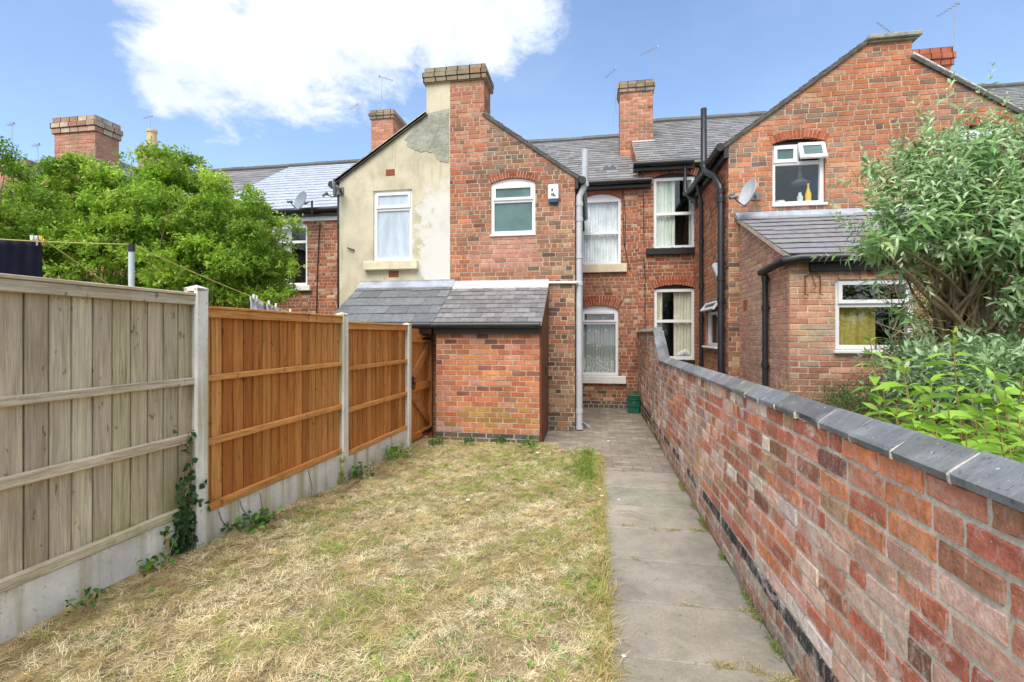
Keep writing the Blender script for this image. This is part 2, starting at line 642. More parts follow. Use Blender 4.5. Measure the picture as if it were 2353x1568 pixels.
    m.blotch((0.26, 0.42, 0.48), 0.6, 0.8, 3.2, 0.5, 6, (6, 1, 1))
    M['misted_glass'] = m.done()
    # foliage: own colour per leaf, some light passes through
    for nm, tl, rg in (('leaf', 0.35, 0.5), ('leaf_thin', 0.45, 0.45), ('leaf_matt', 0.25, 0.7), ('straw', 0.15, 0.85)):
        m = Mat(nm, rg, 0.3)
        m.col = m.attr()
        m.vary(0.15, 3, 3)
        m.done()
        t = m.node('ShaderNodeBsdfTranslucent')
        m.link(m.col, t.inputs['Color'])
        mx = m.node('ShaderNodeMixShader')
        mx.inputs[0].default_value = tl
        m.link(m.p.outputs[0], mx.inputs[1])
        m.link(t.outputs[0], mx.inputs[2])
        m.link(mx.outputs[0], m.out.inputs[0])
        M[nm] = m.mat
    # block paving
    m = Mat('block_paving', 0.9, 0.2)
    br = m.node('ShaderNodeTexBrick')
    br.inputs['Color1'].default_value = (0, 0, 0, 1)
    br.inputs['Color2'].default_value = (1, 1, 1, 1)
    br.inputs['Mortar'].default_value = (0.5, 0.5, 0.5, 1)
    br.inputs['Scale'].default_value = 1
    br.inputs['Mortar Size'].default_value = 0.006
    br.inputs['Mortar Smooth'].default_value = 0.3
    br.inputs['Brick Width'].default_value = 0.235
    br.inputs['Row Height'].default_value = 0.115
    nz = m.node('ShaderNodeTexNoise')
    nz.inputs['Scale'].default_value = 7
    m.link(m.coords(), nz.inputs['Vector'])
    vm = m.node('ShaderNodeVectorMath', operation='MULTIPLY_ADD')
    vm.inputs[1].default_value = (0.02, 0.02, 0)
    m.link(nz.outputs['Color'], vm.inputs[0])
    m.link(m.tc.outputs['Object'], vm.inputs[2])
    m.link(vm.outputs[0], br.inputs['Vector'])
    f = m.ramp(br.outputs['Color'], 0, 1)
    m.col = m.mix((0.24, 0.20, 0.165), (0.31, 0.27, 0.225), f)
    m.vary(0.3, 3, 6)
    m.blotch((0.40, 0.24, 0.12), 0.58, 0.75, 1.6, 0.45, 6)
    m.blotch((0.14, 0.13, 0.09), 0.55, 0.75, 2.4, 0.5, 6)
    m.col = m.mix(m.col, (0.10, 0.09, 0.065), m.mul(br.outputs['Fac'], m.ramp(m.noise(1.5, 5), 0.35, 0.6, 0.15, 0.75)))
    inv = m.node('ShaderNodeMath', operation='SUBTRACT')
    inv.inputs[0].default_value = 1
    m.link(br.outputs['Fac'], inv.inputs[1])
    m.bump(src=inv.outputs[0], strength=0.6, dist=0.006)
    m.bump(60, 0.4, 0.004)
    M['block_paving'] = m.done()


make_materials()


def jit(c, k=0.12, hue=0.35):
    g = 1 + random.uniform(-k, k)
    return tuple(max(0.004, x * g * (1 + random.uniform(-k, k) * hue)) for x in c)


def pick(pal):
    r = random.random() * sum(w for w, _ in pal)
    for w, c in pal:
        r -= w
        if r <= 0:
            return jit(c)
    return jit(pal[-1][1])


# ------------------------------------------------------------------ brickwork
def spans(poly, holes, z):
    xs = []
    n = len(poly)
    for i in range(n):
        (u0, z0), (u1, z1) = poly[i], poly[(i + 1) % n]
        if (z0 <= z < z1) or (z1 <= z < z0):
            xs.append(u0 + (u1 - u0) * (z - z0) / (z1 - z0))
    xs.sort()
    iv = [(xs[i], xs[i + 1]) for i in range(0, len(xs) - 1, 2)]
    for (a, b, lo, hi) in holes:
        if lo <= z < hi:
            nv = []
            for (p, q) in iv:
                if b <= p or a >= q:
                    nv.append((p, q))
                    continue
                if a > p:
                    nv.append((p, a))
                if b < q:
                    nv.append((b, q))
            iv = nv
    return iv


def brickwork(mb, fr, poly, holes, colour, L=0.21, c=0.078, joint=0.0135, proud=0.006, header_every=0, caps=False,
              z_base=0.0, thick=0.2, mi_brick=0, mi_mortar=1, reveal=True, bricks=True, skipfn=None, u_off=0.0):
    """a mortar slab cut to shape, with each brick laid on it as its own little block"""
    zs = sorted(set([z for _, z in poly] + [h[2] for h in holes] + [h[3] for h in holes]))
    e = 1e-5
    for a, b in zip(zs[:-1], zs[1:]):
        if b - a < 1e-4:
            continue
        lo, hi = spans(poly, holes, a + e), spans(poly, holes, b - e)
        if len(lo) != len(hi):
            continue
        for (p, q), (r, t) in zip(lo, hi):
            for n in (0.0, -thick):
                mb.face([fr(p, n, a), fr(q, n, a), fr(t, n, b), fr(r, n, b)], mi_mortar)
    n = len(poly)
    for i in range(n if caps else 0):
        (u0, z0), (u1, z1) = poly[i], poly[(i + 1) % n]
        mb.face([fr(u0, 0, z0), fr(u1, 0, z1), fr(u1, -thick, z1), fr(u0, -thick, z0)], mi_mortar)
    if reveal:
        for (a, b, lo, hi) in holes:
            t = colour((a + b) / 2, (lo + hi) / 2)
            for q in (((a, lo), (a, hi)), ((b, lo), (b, hi)), ((a, lo), (b, lo)), ((a, hi), (b, hi))):
                (p0, q0), (p1, q1) = q
                mb.face([fr(p0, 0, q0), fr(p1, 0, q1), fr(p1, -thick, q1), fr(p0, -thick, q0)], mi_brick, t)
    if not bricks:
        return
    ua, ub = min(p[0] for p in poly), max(p[0] for p in poly)
    za_, zb_ = min(p[1] for p in poly), max(p[1] for p in poly)
    smp = [colour(random.uniform(ua, ub), random.uniform(za_, zb_)) for _ in range(60)]
    mean = [sum(c_[i] for c_ in smp) / len(smp) for i in range(3)]
    zmin, zmax = min(z for _, z in poly), max(z for _, z in poly)
    row = math.floor((zmin - z_base) / c)
    while z_base + row * c < zmax:
        z0, z1 = z_base + row * c + joint / 2, z_base + (row + 1) * c - joint / 2
        zz0, zz1 = max(z0, zmin), min(z1, zmax)
        if zz1 - zz0 > 0.012:
            lo, hi = spans(poly, holes, zz0 + e), spans(poly, holes, zz1 - e)
            mid = spans(poly, holes, (zz0 + zz1) / 2)
            if len(lo) != len(mid):
                lo = mid
            if len(hi) != len(mid):
                hi = mid
            hdr = header_every and row % header_every == 0
            ll = L / 2 if hdr else L
            off = u_off + (ll / 2 if row % 2 else 0) + (0 if not header_every else 0.25 * L * (row % 3))
            for k, (a, b) in enumerate(mid):
                a0, b0, a1, b1 = lo[k][0], lo[k][1], hi[k][0], hi[k][1]
                u = math.floor((min(a0, a1) - off) / ll) * ll + off
                while u < max(b0, b1):
                    w = ll * random.uniform(0.94, 1.06)
                    if not hdr and header_every and random.random() < 0.14:
                        w = L / 2
                    p, q = u + joint / 2, u + w - joint / 2
                    u += w
                    x0, x1 = max(p, a0), min(q, b0)
                    y0, y1 = max(p, a1), min(q, b1)
                    if x1 - x0 < 0.015 and y1 - y0 < 0.015:
                        continue
                    x1, y1 = max(x0, x1), max(y0, y1)
                    uc, zc = (x0 + x1) / 2, (zz0 + zz1) / 2
                    if skipfn and skipfn(uc, zc):
                        continue
                    t = colour(uc, zc)
                    ph = fr.o.x + fr.o.y * 3.1
                    g = 1 + 0.16 * noise.noise(Vector((uc * 1.1 + ph, zc * 1.1, 0.3))) + 0.10 * noise.noise(Vector((uc * 3.5 + ph, zc * 3.5, 7.3)))
                    k_ = 0.35 * noise.noise(Vector((uc * 0.8 + ph, zc * 0.8, 4.1)))
                    kb = 0.08 if max(t) < 0.2 else 0.24
                    m_ = tuple((x * (1 - kb) + y_ * kb) * g for x, y_ in zip(t, mean))
                    t = (m_[0] * (1 - 0.25 * k_), m_[1] * (1 + 0.25 * k_), m_[2] * (1 + 0.35 * k_))
                    j = lambda s=0.0032: random.uniform(-s, s)
                    pr = proud + random.uniform(-0.002, 0.002)
                    i_ = 0.002
                    back = [fr(x0, -0.004, zz0), fr(x1, -0.004, zz0), fr(y1, -0.004, zz1), fr(y0, -0.004, zz1)]
                    front = [fr(x0 + i_ + j(), pr, zz0 + i_ + j()), fr(x1 - i_ + j(), pr, zz0 + i_ + j()),
                             fr(y1 - i_ + j(), pr, zz1 - i_ + j()), fr(y0 + i_ + j(), pr, zz1 - i_ + j())]
                    mb.hexa(back + front, mi_brick, t, skip=(0,))
        row += 1


def brick_stack(mb, x0, x1, y0, y1, z0, z1, colour, **kw):
    kw.setdefault('thick', 0.05)
    P = lambda a, b: [(a, z0), (b, z0), (b, z1), (a, z1)]
    brickwork(mb, facing_front(y0), P(x0, x1), [], colour, **kw)
    brickwork(mb, Frame((0, y1, 0), (1, 0, 0), (0, 1, 0)), P(x0, x1), [], colour, **kw)
    brickwork(mb, facing_left(x0), P(y0, y1), [], colour, **kw)
    brickwork(mb, facing_right(x1), P(y0, y1), [], colour, **kw)
    mb.box(WORLD, x0 + 0.002, x1 - 0.002, y0 + 0.002, y1 - 0.002, z0, z1 - 0.002, 1)


def arch_ring(mb, fr, u0, u1, zs, rise, depth, colour, n=15, proud=0.012):
    """segmental arch of soldier bricks over an opening; zs = springing height"""
    w = (u1 - u0) / 2
    R = (w * w + rise * rise) / (2 * rise)
    cz = zs + rise - R
    cu = (u0 + u1) / 2
    a0 = math.asin(w / R)
    for k in range(n):
        t0 = -a0 + 2 * a0 * k / n + 0.006 / R
        t1 = -a0 + 2 * a0 * (k + 1) / n - 0.006 / R
        pts = []
        for nn in (-0.09, proud):
            for (t, r) in ((t0, R), (t1, R), (t1, R + depth), (t0, R + depth)):
                pts.append(fr(cu + r * math.sin(t), nn, cz + r * math.cos(t)))
        mb.hexa(pts, 0, colour())
    pts = []
    for k in range(n):
        t0 = -a0 + 2 * a0 * k / n
        t1 = -a0 + 2 * a0 * (k + 1) / n
        mb.hexa([fr(cu + r * math.sin(t), nn, cz + r * math.cos(t)) for nn in (-0.08, proud - 0.006)
                 for (t, r) in ((t0, R + 0.002), (t1, R + 0.002), (t1, R + depth - 0.002), (t0, R + depth - 0.002))], 1)


def arch_head(mb, fr, u0, u1, z_bot, zs, rise, n0, n1, mi=0, n=12):
    """solid piece filling an opening's head up to the arch"""
    w = (u1 - u0) / 2
    R = (w * w + rise * rise) / (2 * rise)
    cz, cu = zs + rise - R, (u0 + u1) / 2
    for k in range(n):
        a, b = u0 + (u1 - u0) * k / n, u0 + (u1 - u0) * (k + 1) / n
        za, zb = cz + math.sqrt(R * R - (a - cu) ** 2), cz + math.sqrt(R * R - (b - cu) ** 2)
        mb.hexa([fr(a, n0, z_bot), fr(b, n0, z_bot), fr(b, n1, z_bot), fr(a, n1, z_bot),
                 fr(a, n0, za), fr(b, n0, zb), fr(b, n1, zb), fr(a, n1, za)], mi)


# ------------------------------------------------------------------ windows
def pane(parent, fr, u0, u1, z0, z1, n, mat):
    p = MB()
    p.box(fr, u0 - 0.004, u1 + 0.004, n - 0.008, n, z0 - 0.004, z1 + 0.004)
    return p.build('pane', mat, parent)


def ring(mb, fr, u0, u1, z0, z1, w, n0, n1, mi=0, wb=None):
    wb = w if wb is None else wb
    mb.box(fr, u0, u0 + w, n0, n1, z0, z1, mi)
    mb.box(fr, u1 - w, u1, n0, n1, z0, z1, mi)
    mb.box(fr, u0 + w, u1 - w, n0 + 0.0015, n1 - 0.0015, z0, z0 + wb, mi)
    mb.box(fr, u0 + w, u1 - w, n0 + 0.0015, n1 - 0.0015, z1 - w, z1, mi)


def curtain(parent, fr, u0, u1, z0, z1, n, mat, folds=9, amp=0.02, name='curtain'):
    mb = MB()
    k = folds * 6
    prev = None
    ph = random.uniform(0, 6)
    for i in range(k + 1):
        u = u0 + (u1 - u0) * i / k
        d = n + amp * math.sin(i / 6 * 2 * math.pi + ph) + amp * 0.5 * math.sin(i * 0.37 + ph)
        cur = (u, d)
        if prev:
            mb.face([fr(prev[0], prev[1], z0), fr(cur[0], cur[1], z0), fr(cur[0], cur[1], z1), fr(prev[0], prev[1], z1)])
        prev = cur
    return mb.build(name, mat, parent, smooth=True)


def window(house, fr, u0, u1, z0, z1, transoms=(), vents=(), glass='glass', head=None, n=-0.05, fw=0.05,
           drapes=(), label=None, room=True):
    """white plastic window: outer frame + transoms; vents = indices of lights with their own opening sash"""
    mb = MB()
    if head:
        z1f = head[0]
    else:
        z1f = z1
    n0, n1 = n - 0.065, n
    ring(mb, fr, u0, u1, z0, z1f, fw, n0, n1, 0, fw * 1.15)
    if head:
        arch_head(mb, fr, u0 + 0.002, u1 - 0.002, z1f, head[1], head[2], n0, n1 - 0.004)
    zs = [z0 + fw * 1.15] + list(transoms) + [z1f - fw]
    for t in transoms:
        mb.box(fr, u0 + fw, u1 - fw, n0 + 0.002, n1 - 0.003, t - fw / 2, t + fw / 2)
    lights = []
    for i in range(len(zs) - 1):
        a = zs[i] + (fw / 2 if i > 0 else 0)
        b = zs[i + 1] - (fw / 2 if i < len(zs) - 2 else 0)
        if i in vents:
            ring(mb, fr, u0 + fw * 0.72, u1 - fw * 0.72, a - 0.012, b + 0.012, 0.042, n1 - 0.004, n1 + 0.022)
            lights.append((u0 + fw * 0.72 + 0.042, u1 - fw * 0.72 - 0.042, a + 0.03, b - 0.03, n1 - 0.002))
        else:
            lights.append((u0 + fw, u1 - fw, a, b, n1 - 0.025))
    w = mb.build('window', M['upvc'], house)
    if label:
        w['label'] = label
    for (a, b, c0, c1, nn) in lights:
        pane(w, fr, a, b, c0, c1, nn, M[glass])
    for (mat, f0, f1, g0, g1, folds) in drapes:
        curtain(w, fr, u0 + 0.02 + (u1 - u0 - 0.04) * f0, u0 + 0.02 + (u1 - u0 - 0.04) * f1, z0 + 0.03 + (z1 - z0) * g0,
                z0 - 0.02 + (z1 - z0) * g1, n - 0.10, M[mat], folds, 0.018)
    return w


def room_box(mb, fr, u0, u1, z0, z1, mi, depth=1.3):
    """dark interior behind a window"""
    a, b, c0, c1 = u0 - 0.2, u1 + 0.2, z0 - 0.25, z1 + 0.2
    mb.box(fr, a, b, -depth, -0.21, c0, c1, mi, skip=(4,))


def sill(w, fr, u0, u1, z0, z1, mat, proud=0.06, label=None):
    mb = MB()
    mb.bevel_box(fr, u0, u1, -0.05, proud, z0, z1, 0.008)
    s = mb.build('sill', mat, w)
    if label:
        s['label'] = label
    return s


# ------------------------------------------------------------------ roofs
def slates(mb, A, B, Cc, D, nrow, w, colour, lift=0.010, jitter=0.004, slip=0.03, mi=0, mi_deck=1, deck=0.05):
    """A,B eaves left/right; D,Cc ridge left/right"""
    A, B, Cc, D = map(Vector, (A, B, Cc, D))
    nrm = (B - A).cross(D - A).normalized()
    if nrm.z < 0:
        nrm = -nrm

    def P(u, v):
        return (A * (1 - u) + B * u) * (1 - v) + (D * (1 - u) + Cc * u) * v
    width = (B - A).length
    cols = max(1, int(round(width / w)))
    low = -0.004
    mb.hexa([A + nrm * (low - deck), B + nrm * (low - deck), Cc + nrm * (low - deck), D + nrm * (low - deck),
             A + nrm * low, B + nrm * low, Cc + nrm * low, D + nrm * low], mi_deck)
    for r in range(nrow):
        v0, v1 = r / nrow, min(1.0, (r + 1.25) / nrow)
        us = [0.0] + [(k + (0.5 if r % 2 else 0.0)) / cols for k in range(0 if r % 2 else 1, cols)] + [1.0]
        us = sorted(set(us))
        for a, b in zip(us[:-1], us[1:]):
            if (b - a) * width < 0.02:
                continue
            dv = random.uniform(-1, 1) * 0.03 / nrow
            if random.random() < slip:
                dv -= random.uniform(0.1, 0.28) / nrow
            l0 = lift * 1.6 + random.uniform(0, jitter)
            l1 = 0.002
            g = 0.002 / width
            tw = random.uniform(-jitter, jitter) * 0.5
            p = [P(a + g, v0 + dv), P(b - g, v0 + dv), P(b - g, v1), P(a + g, v1)]
            top = [p[0] + nrm * (l0 + tw), p[1] + nrm * (l0 - tw), p[2] + nrm * l1, p[3] + nrm * l1]
            bot = [q - nrm * 0.007 for q in top]
            mb.hexa(bot + top, mi, colour(p[0].lerp(p[1], 0.5), (a + b) / 2, (v0 + v1) / 2), skip=(0, 4))


def ridge_tiles(mb, a, b, r=0.09, pitch=0.42, mi=0, tint=(0.10, 0.095, 0.09)):
    a, b = Vector(a), Vector(b)
    n = max(1, int((b - a).length / pitch))
    for k in range(n):
        p, q = a.lerp(b, k / n), a.lerp(b, (k + 1.03) / n)
        dz = Vector((0, 0, random.uniform(-0.008, 0.008)))
        mb.tube([p + dz, q + dz], r * random.uniform(0.94, 1.05), 10, mi, jit(tint, 0.15))
# ================================================================== ground
def lawn_z(x, y):
    """lawn lies a little above the path and banks up towards the near fence"""
    xf = -2.75 + 0.0325 * y
    side = max(0.0, min(1.0, (-0.5 - x) / 2.0))
    near = max(0.0, min(1.0, (5.6 - y) / 3.0))
    s = side * side * (3 - 2 * side)
    q = near * near * (3 - 2 * near)
    b = 0.012 * math.sin(2.3 * x + 1.1 * y) + 0.010 * math.sin(3.7 * y - 1.9 * x) + 0.006 * math.sin(8 * x + 7 * y)
    edge = max(0.0, min(1.0, (0.085 - x) / 0.12))
    return 0.022 + 0.135 * s * q + b * edge - 0.02 * (1 - edge)


mb = MB()
mb.face([(-400, -60, -0.06), (400, -60, -0.06), (400, 600, -0.06), (-400, 600, -0.06)])
tag(mb.build('ground', M['ground']), kind='structure')

LX1 = 0.085
mb = MB()
NX, NY = 46, 110
def lawn_pt(i, j):
    y = -0.3 + (7.22 + 0.3) * j / NY
    x0, x1 = -2.80 + 0.0325 * y, LX1 + 0.012 * math.sin(5 * y) + 0.006 * math.sin(17 * y)
    if y > 6.72:
        x1 = -0.42 - 0.5 * (y - 6.72)
    x = x0 + (x1 - x0) * i / NX
    return (x, y, lawn_z(x, y))
for j in range(NY):
    for i in range(NX):
        mb.face([lawn_pt(i, j), lawn_pt(i + 1, j), lawn_pt(i + 1, j + 1), lawn_pt(i, j + 1)])
me_lawn = mb.build('lawn', M['soil'], smooth='all')
tag(me_lawn, kind='structure')

# concrete slab path, one slab wide
mb = MB()
ds = [0.75, 1.35, 1.95, 2.51, 3.045, 3.61, 4.20, 4.77, 5.295, 5.91]
mb.box(WORLD, 0.06, 0.94, -0.3, 5.95, -0.06, -0.018, 1)
for a, b in zip(ds[:-1], ds[1:]):
    t = jit((0.305, 0.285, 0.235), 0.08)
    z = random.uniform(-0.004, 0.004)
    mb.bevel_box(WORLD, 0.075 + random.uniform(-.006, .006), 0.928, a + 0.006, b - 0.006, -0.045, z, 0.006, 0, t)
mb.bevel_box(WORLD, 0.075, 0.928, -0.3, 0.744, -0.045, 0, 0.006, 0, (0.33, 0.30, 0.235))
tag(mb.build('path', [M['path_slab'], M['joint']]), kind='structure')
mb = MB()
mb.face([(-1.2, 5.93, -0.006), (0.94, 5.93, -0.006), (0.94, 11, -0.006), (-1.2, 11, -0.006)])
tag(mb.build('paving', M['block_paving']), kind='structure')

# ================================================================== brick colour schemes
ORANGE = [(4, (0.46, 0.150, 0.072)), (3, (0.50, 0.195, 0.110)), (2, (0.40, 0.115, 0.065)), (1.8, (0.52, 0.25, 0.175)),
          (1.0, (0.19, 0.080, 0.058)), (1, (0.27, 0.140, 0.090)), (1.0, (0.54, 0.22, 0.085))]
BROWN = [(4, (0.335, 0.155, 0.092)), (3, (0.385, 0.170, 0.105)), (2.6, (0.265, 0.145, 0.095)), (1.6, (0.18, 0.120, 0.088)),
         (2.0, (0.43, 0.225, 0.150)), (0.8, (0.45, 0.16, 0.080))]
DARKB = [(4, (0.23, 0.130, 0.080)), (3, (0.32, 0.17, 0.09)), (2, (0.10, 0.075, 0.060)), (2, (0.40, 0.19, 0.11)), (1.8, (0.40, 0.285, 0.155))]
PINK = [(3, (0.50, 0.225, 0.170)), (3, (0.53, 0.255, 0.195)), (1, (0.45, 0.19, 0.14))]
REARB = [(4, (0.335, 0.108, 0.058)), (3, (0.385, 0.145, 0.080)), (2.2, (0.225, 0.105, 0.07)), (1, (0.49, 0.29, 0.18)), (0.6, (0.54, 0.41, 0.28)), (1.2, (0.43, 0.165, 0.08))]
GABLE = [(5, (0.50, 0.190, 0.095)), (3, (0.53, 0.235, 0.135)), (2, (0.43, 0.145, 0.080)), (0.9, (0.25, 0.155, 0.115)), (1, (0.33, 0.17, 0.12)), (1, (0.55, 0.30, 0.18))]
SOOT = [(3, (0.26, 0.20, 0.155)), (2, (0.19, 0.14, 0.11)), (2, (0.36, 0.21, 0.14)), (1.5, (0.48, 0.22, 0.13))]
BUFF = [(4, (0.52, 0.280, 0.190)), (3, (0.56, 0.325, 0.225)), (2, (0.47, 0.220, 0.145)), (1.2, (0.57, 0.37, 0.23)), (1, (0.42, 0.185, 0.13))]
CHIM = [(4, (0.50, 0.205, 0.125)), (3, (0.55, 0.27, 0.185)), (2, (0.43, 0.15, 0.09)), (0.6, (0.28, 0.165, 0.12))]
CAPB = [(3, (0.30, 0.24, 0.17)), (2, (0.37, 0.27, 0.18)), (2, (0.24, 0.20, 0.15)), (1, (0.42, 0.21, 0.13))]
ARCHB = [(3, (0.36, 0.095, 0.050)), (2, (0.40, 0.115, 0.06)), (1, (0.30, 0.08, 0.045))]
BLUEB = [(3, (0.085, 0.085, 0.085)), (2, (0.12, 0.115, 0.095)), (1, (0.11, 0.12, 0.06))]

arch_c = lambda: pick(ARCHB)
SLATE_OLD = lambda p, u, v: jit((0.235, 0.23, 0.225), 0.24, 0.06)
SLATE_LILAC = lambda p, u, v: jit((0.20, 0.193, 0.195), 0.24, 0.06)
SLATE_BLUE = lambda p, u, v: jit((0.150, 0.160, 0.170), 0.18, 0.06)
SLATE_GLARE = lambda p, u, v: jit((0.42, 0.46, 0.53), 0.03, 0.1)  # pale slates, with the sky's glare on them put into the colour

PA, PB, PC, PD = 0.93, -2.47, -5.87, 4.33      # party walls

# ================================================================== our house (brick wing, rear wall)
houseA = thing('terraced_house', (-0.8, 8.3, 0), 'red brick terraced house with gabled brick wing and grey soil pipe', 'house')

fw_ = facing_front(YW)
fh = facing_front(YH)
gX = {'cl': -2.897, 'cr': -1.867}
eL, eR = (-4.54, 4.39), (-0.32, 4.24)
capz0, capz1 = zY(1060, 187, YW), zY(1050, 153, YW)

# wing front, right half, W2 opening
w2 = dict(u0=xY(1128, YW), u1=xY(1230, YW), z0=zY(1180, 539, YW), z1=zY(1180, 409, YW), zs=zY(1180, 420, YW))
def colA(u, z):
    if w2['u0'] - 0.05 < u < w2['u1'] + 0.1 and 2.75 < z < w2['z0'] and random.random() < 0.92:
        return pick(PINK)
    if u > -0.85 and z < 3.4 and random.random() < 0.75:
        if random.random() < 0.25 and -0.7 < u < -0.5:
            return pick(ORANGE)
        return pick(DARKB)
    if z < 0.22:
        return pick(BLUEB)
    if u < gX['cr'] + 0.05 and z > 4.4:
        return pick(CHIM)
    if z > 4.35 and random.random() < 0.5:
        return pick(SOOT)
    if u < -1.9 and random.random() < 0.5:
        return pick(ORANGE)
    return pick(BROWN)

gable_r = [(PB, 0), (eR[0], 0), eR, (gX['cr'], 5.37), (gX['cr'], capz0), (PB, capz0)]
mb = MB()
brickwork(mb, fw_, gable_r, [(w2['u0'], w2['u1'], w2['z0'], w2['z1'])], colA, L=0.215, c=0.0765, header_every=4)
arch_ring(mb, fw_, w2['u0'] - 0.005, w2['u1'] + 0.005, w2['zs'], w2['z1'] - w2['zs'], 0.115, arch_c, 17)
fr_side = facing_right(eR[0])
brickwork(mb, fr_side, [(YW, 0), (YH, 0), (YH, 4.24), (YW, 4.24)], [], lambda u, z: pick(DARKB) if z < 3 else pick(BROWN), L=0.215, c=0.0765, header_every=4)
room_box(mb, fw_, w2['u0'], w2['u1'], w2['z0'], w2['z1'], 2)
mb.build('wing_wall', [M['brick'], M['mortar'], M['room_dark']], houseA)
w = window(houseA, fw_, w2['u0'], w2['u1'], w2['z0'], w2['zs'] + 0.001, transoms=(zY(1180, 461, YW),), vents=(1,), glass='frosted_glass',
           head=(w2['zs'] - 0.002, w2['zs'], w2['z1'] - w2['zs'] - 0.004), n=-0.03, fw=0.055, label='frosted bathroom window with curved top')
sill(w, fw_, w2['u0'] - 0.01, w2['u1'] + 0.01, w2['z0'] - 0.03, w2['z0'] + 0.004, M['upvc'], 0.03)

# chimney stack shared by the pair of wings
mb = MB()
cy1 = YW + 0.5
brickwork(mb, facing_right(gX['cr']), [(YW, 5.0), (cy1, 5.0), (cy1, capz0), (YW, capz0)], [], lambda u, z: pick(CHIM), thick=0.05)
brickwork(mb, facing_left(gX['cl']), [(YW, 5.0), (cy1, 5.0), (cy1, capz0), (YW, capz0)], [], lambda u, z: pick(CHIM), thick=0.05, bricks=False)
mb.face([(gX['cl'], cy1, 5), (gX['cr'], cy1, 5), (gX['cr'], cy1, capz0), (gX['cl'], cy1, capz0)], 1)
for k, (o, z0, z1) in enumerate(((0.045, capz0, capz0 + 0.085), (0.055, capz0 + 0.085, capz0 + 0.175), (0.02, capz0 + 0.175, capz1))):
    x0, x1, y0, y1 = gX['cl'] - o, gX['cr'] + o, YW - o, cy1 + o
    mb.box(WORLD, x0, x1, y0, y1, z0, z1, 1)
    for fr, (a, b) in ((facing_front(y0), (x0, x1)), (facing_right(x1), (y0, y1)), (facing_left(x0), (y0, y1))):
        brickwork(mb, fr, [(a, z0), (b, z0), (b, z1), (a, z1)], [], lambda u, z: pick(CAPB), z_base=z0, c=max(0.06, z1 - z0), thick=0.02, proud=0.008)
mb.build('chimney', [M['brick'], M['mortar']], houseA)

# main rear wall of our house, W3 above, W4 below
w3 = dict(u0=xY(1336, YH), u1=xY(1427, YH), z0=zY(1385, 608, YH), z1=zY(1385, 445, YH), zs=zY(1385, 457, YH))
w4 = dict(u0=xY(1334, YH), u1=xY(1421, YH), z0=zY(1380, 864, YH), z1=zY(1380, 701, YH), zs=zY(1380, 712, YH))
eavA = 4.93
colR = lambda u, z: pick(BLUEB) if z < 0.12 else (pick(DARKB) if (z < 0.5 and random.random() < 0.5) else pick(REARB))
mb = MB()
brickwork(mb, fh, [(-0.5, 0), (PA, 0), (PA, eavA), (-0.5, eavA)],
          [(w3['u0'], w3['u1'], w3['z0'], w3['z1']), (w4['u0'], w4['u1'], w4['z0'], w4['z1'])], colR, L=0.215, c=0.077, header_every=3)
brickwork(mb, fh, [(PB, 0), (-0.5, 0), (-0.5, eavA), (PB, eavA)], [], colR, bricks=False)
for wd in (w3, w4):
    arch_ring(mb, fh, wd['u0'] - 0.005, wd['u1'] + 0.005, wd['zs'], wd['z1'] - wd['zs'], 0.20, arch_c, 16)
    room_box(mb, fh, wd['u0'], wd['u1'], wd['z0'], wd['z1'], 2)
mb.build('rear_wall', [M['brick'], M['mortar'], M['room_dark']], houseA)
w = window(houseA, fh, w3['u0'], w3['u1'], w3['z0'], w3['zs'], transoms=(zY(1385, 535, YH),), glass='glass',
           head=(w3['zs'] - 0.002, w3['zs'], w3['z1'] - w3['zs'] - 0.004), n=-0.04, fw=0.06,
           drapes=(('net_curtain', 0, 1, 0, 1, 14),), label='upper sash window with pale net curtains')
sill(w, fh, w3['u0'] - 0.02, xY(1440, YH), zY(1385, 627, YH), w3['z0'], M['cream_stone'], 0.08, 'flaking cream stone sill')
w = window(houseA, fh, w4['u0'], w4['u1'], w4['z0'], w4['zs'], transoms=(zY(1380, 742, YH),), vents=(1,), glass='glass',
           head=(w4['zs'] - 0.002, w4['zs'], w4['z1'] - w4['zs'] - 0.004), n=-0.04, fw=0.06,
           drapes=(('lace', 0, 1, 0.02, 1, 12),), label='ground floor window with flowery lace curtain')
sill(w, fh, w4['u0'] - 0.02, xY(1438, YH), zY(1380, 881, YH), w4['z0'], M['painted_stone'], 0.09, 'white painted stone sill')

# roofs: main slope and wing slope
RY, BY = 14.8, 18.7
def main_roof(house, x0, x1, ez, rz, colour, nrow=21, w=0.26, slip=0.05, verge=True, yl=10.84, gutter=True, gx=None):
    mb = MB()
    slates(mb, (x0, yl, ez), (x1, yl, ez), (x1, RY, rz), (x0, RY, rz), nrow, w, colour, slip=slip)
    mb.face([(x0, BY, ez), (x1, BY, ez), (x1, RY, rz), (x0, RY, rz)], 1)
    ridge_tiles(mb, (x0, RY, rz + 0.02), (x1, RY, rz + 0.02))
    for x in (x0 + 0.001, x1 - 0.001):
        mb.face([(x, yl, ez - 0.1), (x, BY, ez - 0.1), (x, BY, ez), (x, RY, rz), (x, yl, ez)], 1)
    o = mb.build('roof', [M['slate'], M['mortar_grey']], house)
    if gutter:
        g = MB()
        a, b = gx or (x0, x1)
        g.tube([(a, yl - 0.05, ez - 0.045), (b, yl - 0.05, ez - 0.045)], 0.058, 12)
        g.box(WORLD, a, b, yl + 0.02, 10.992, ez - 0.17, ez - 0.02)
        g.build('gutter', M['black_plastic'], house, smooth=True)
    return o

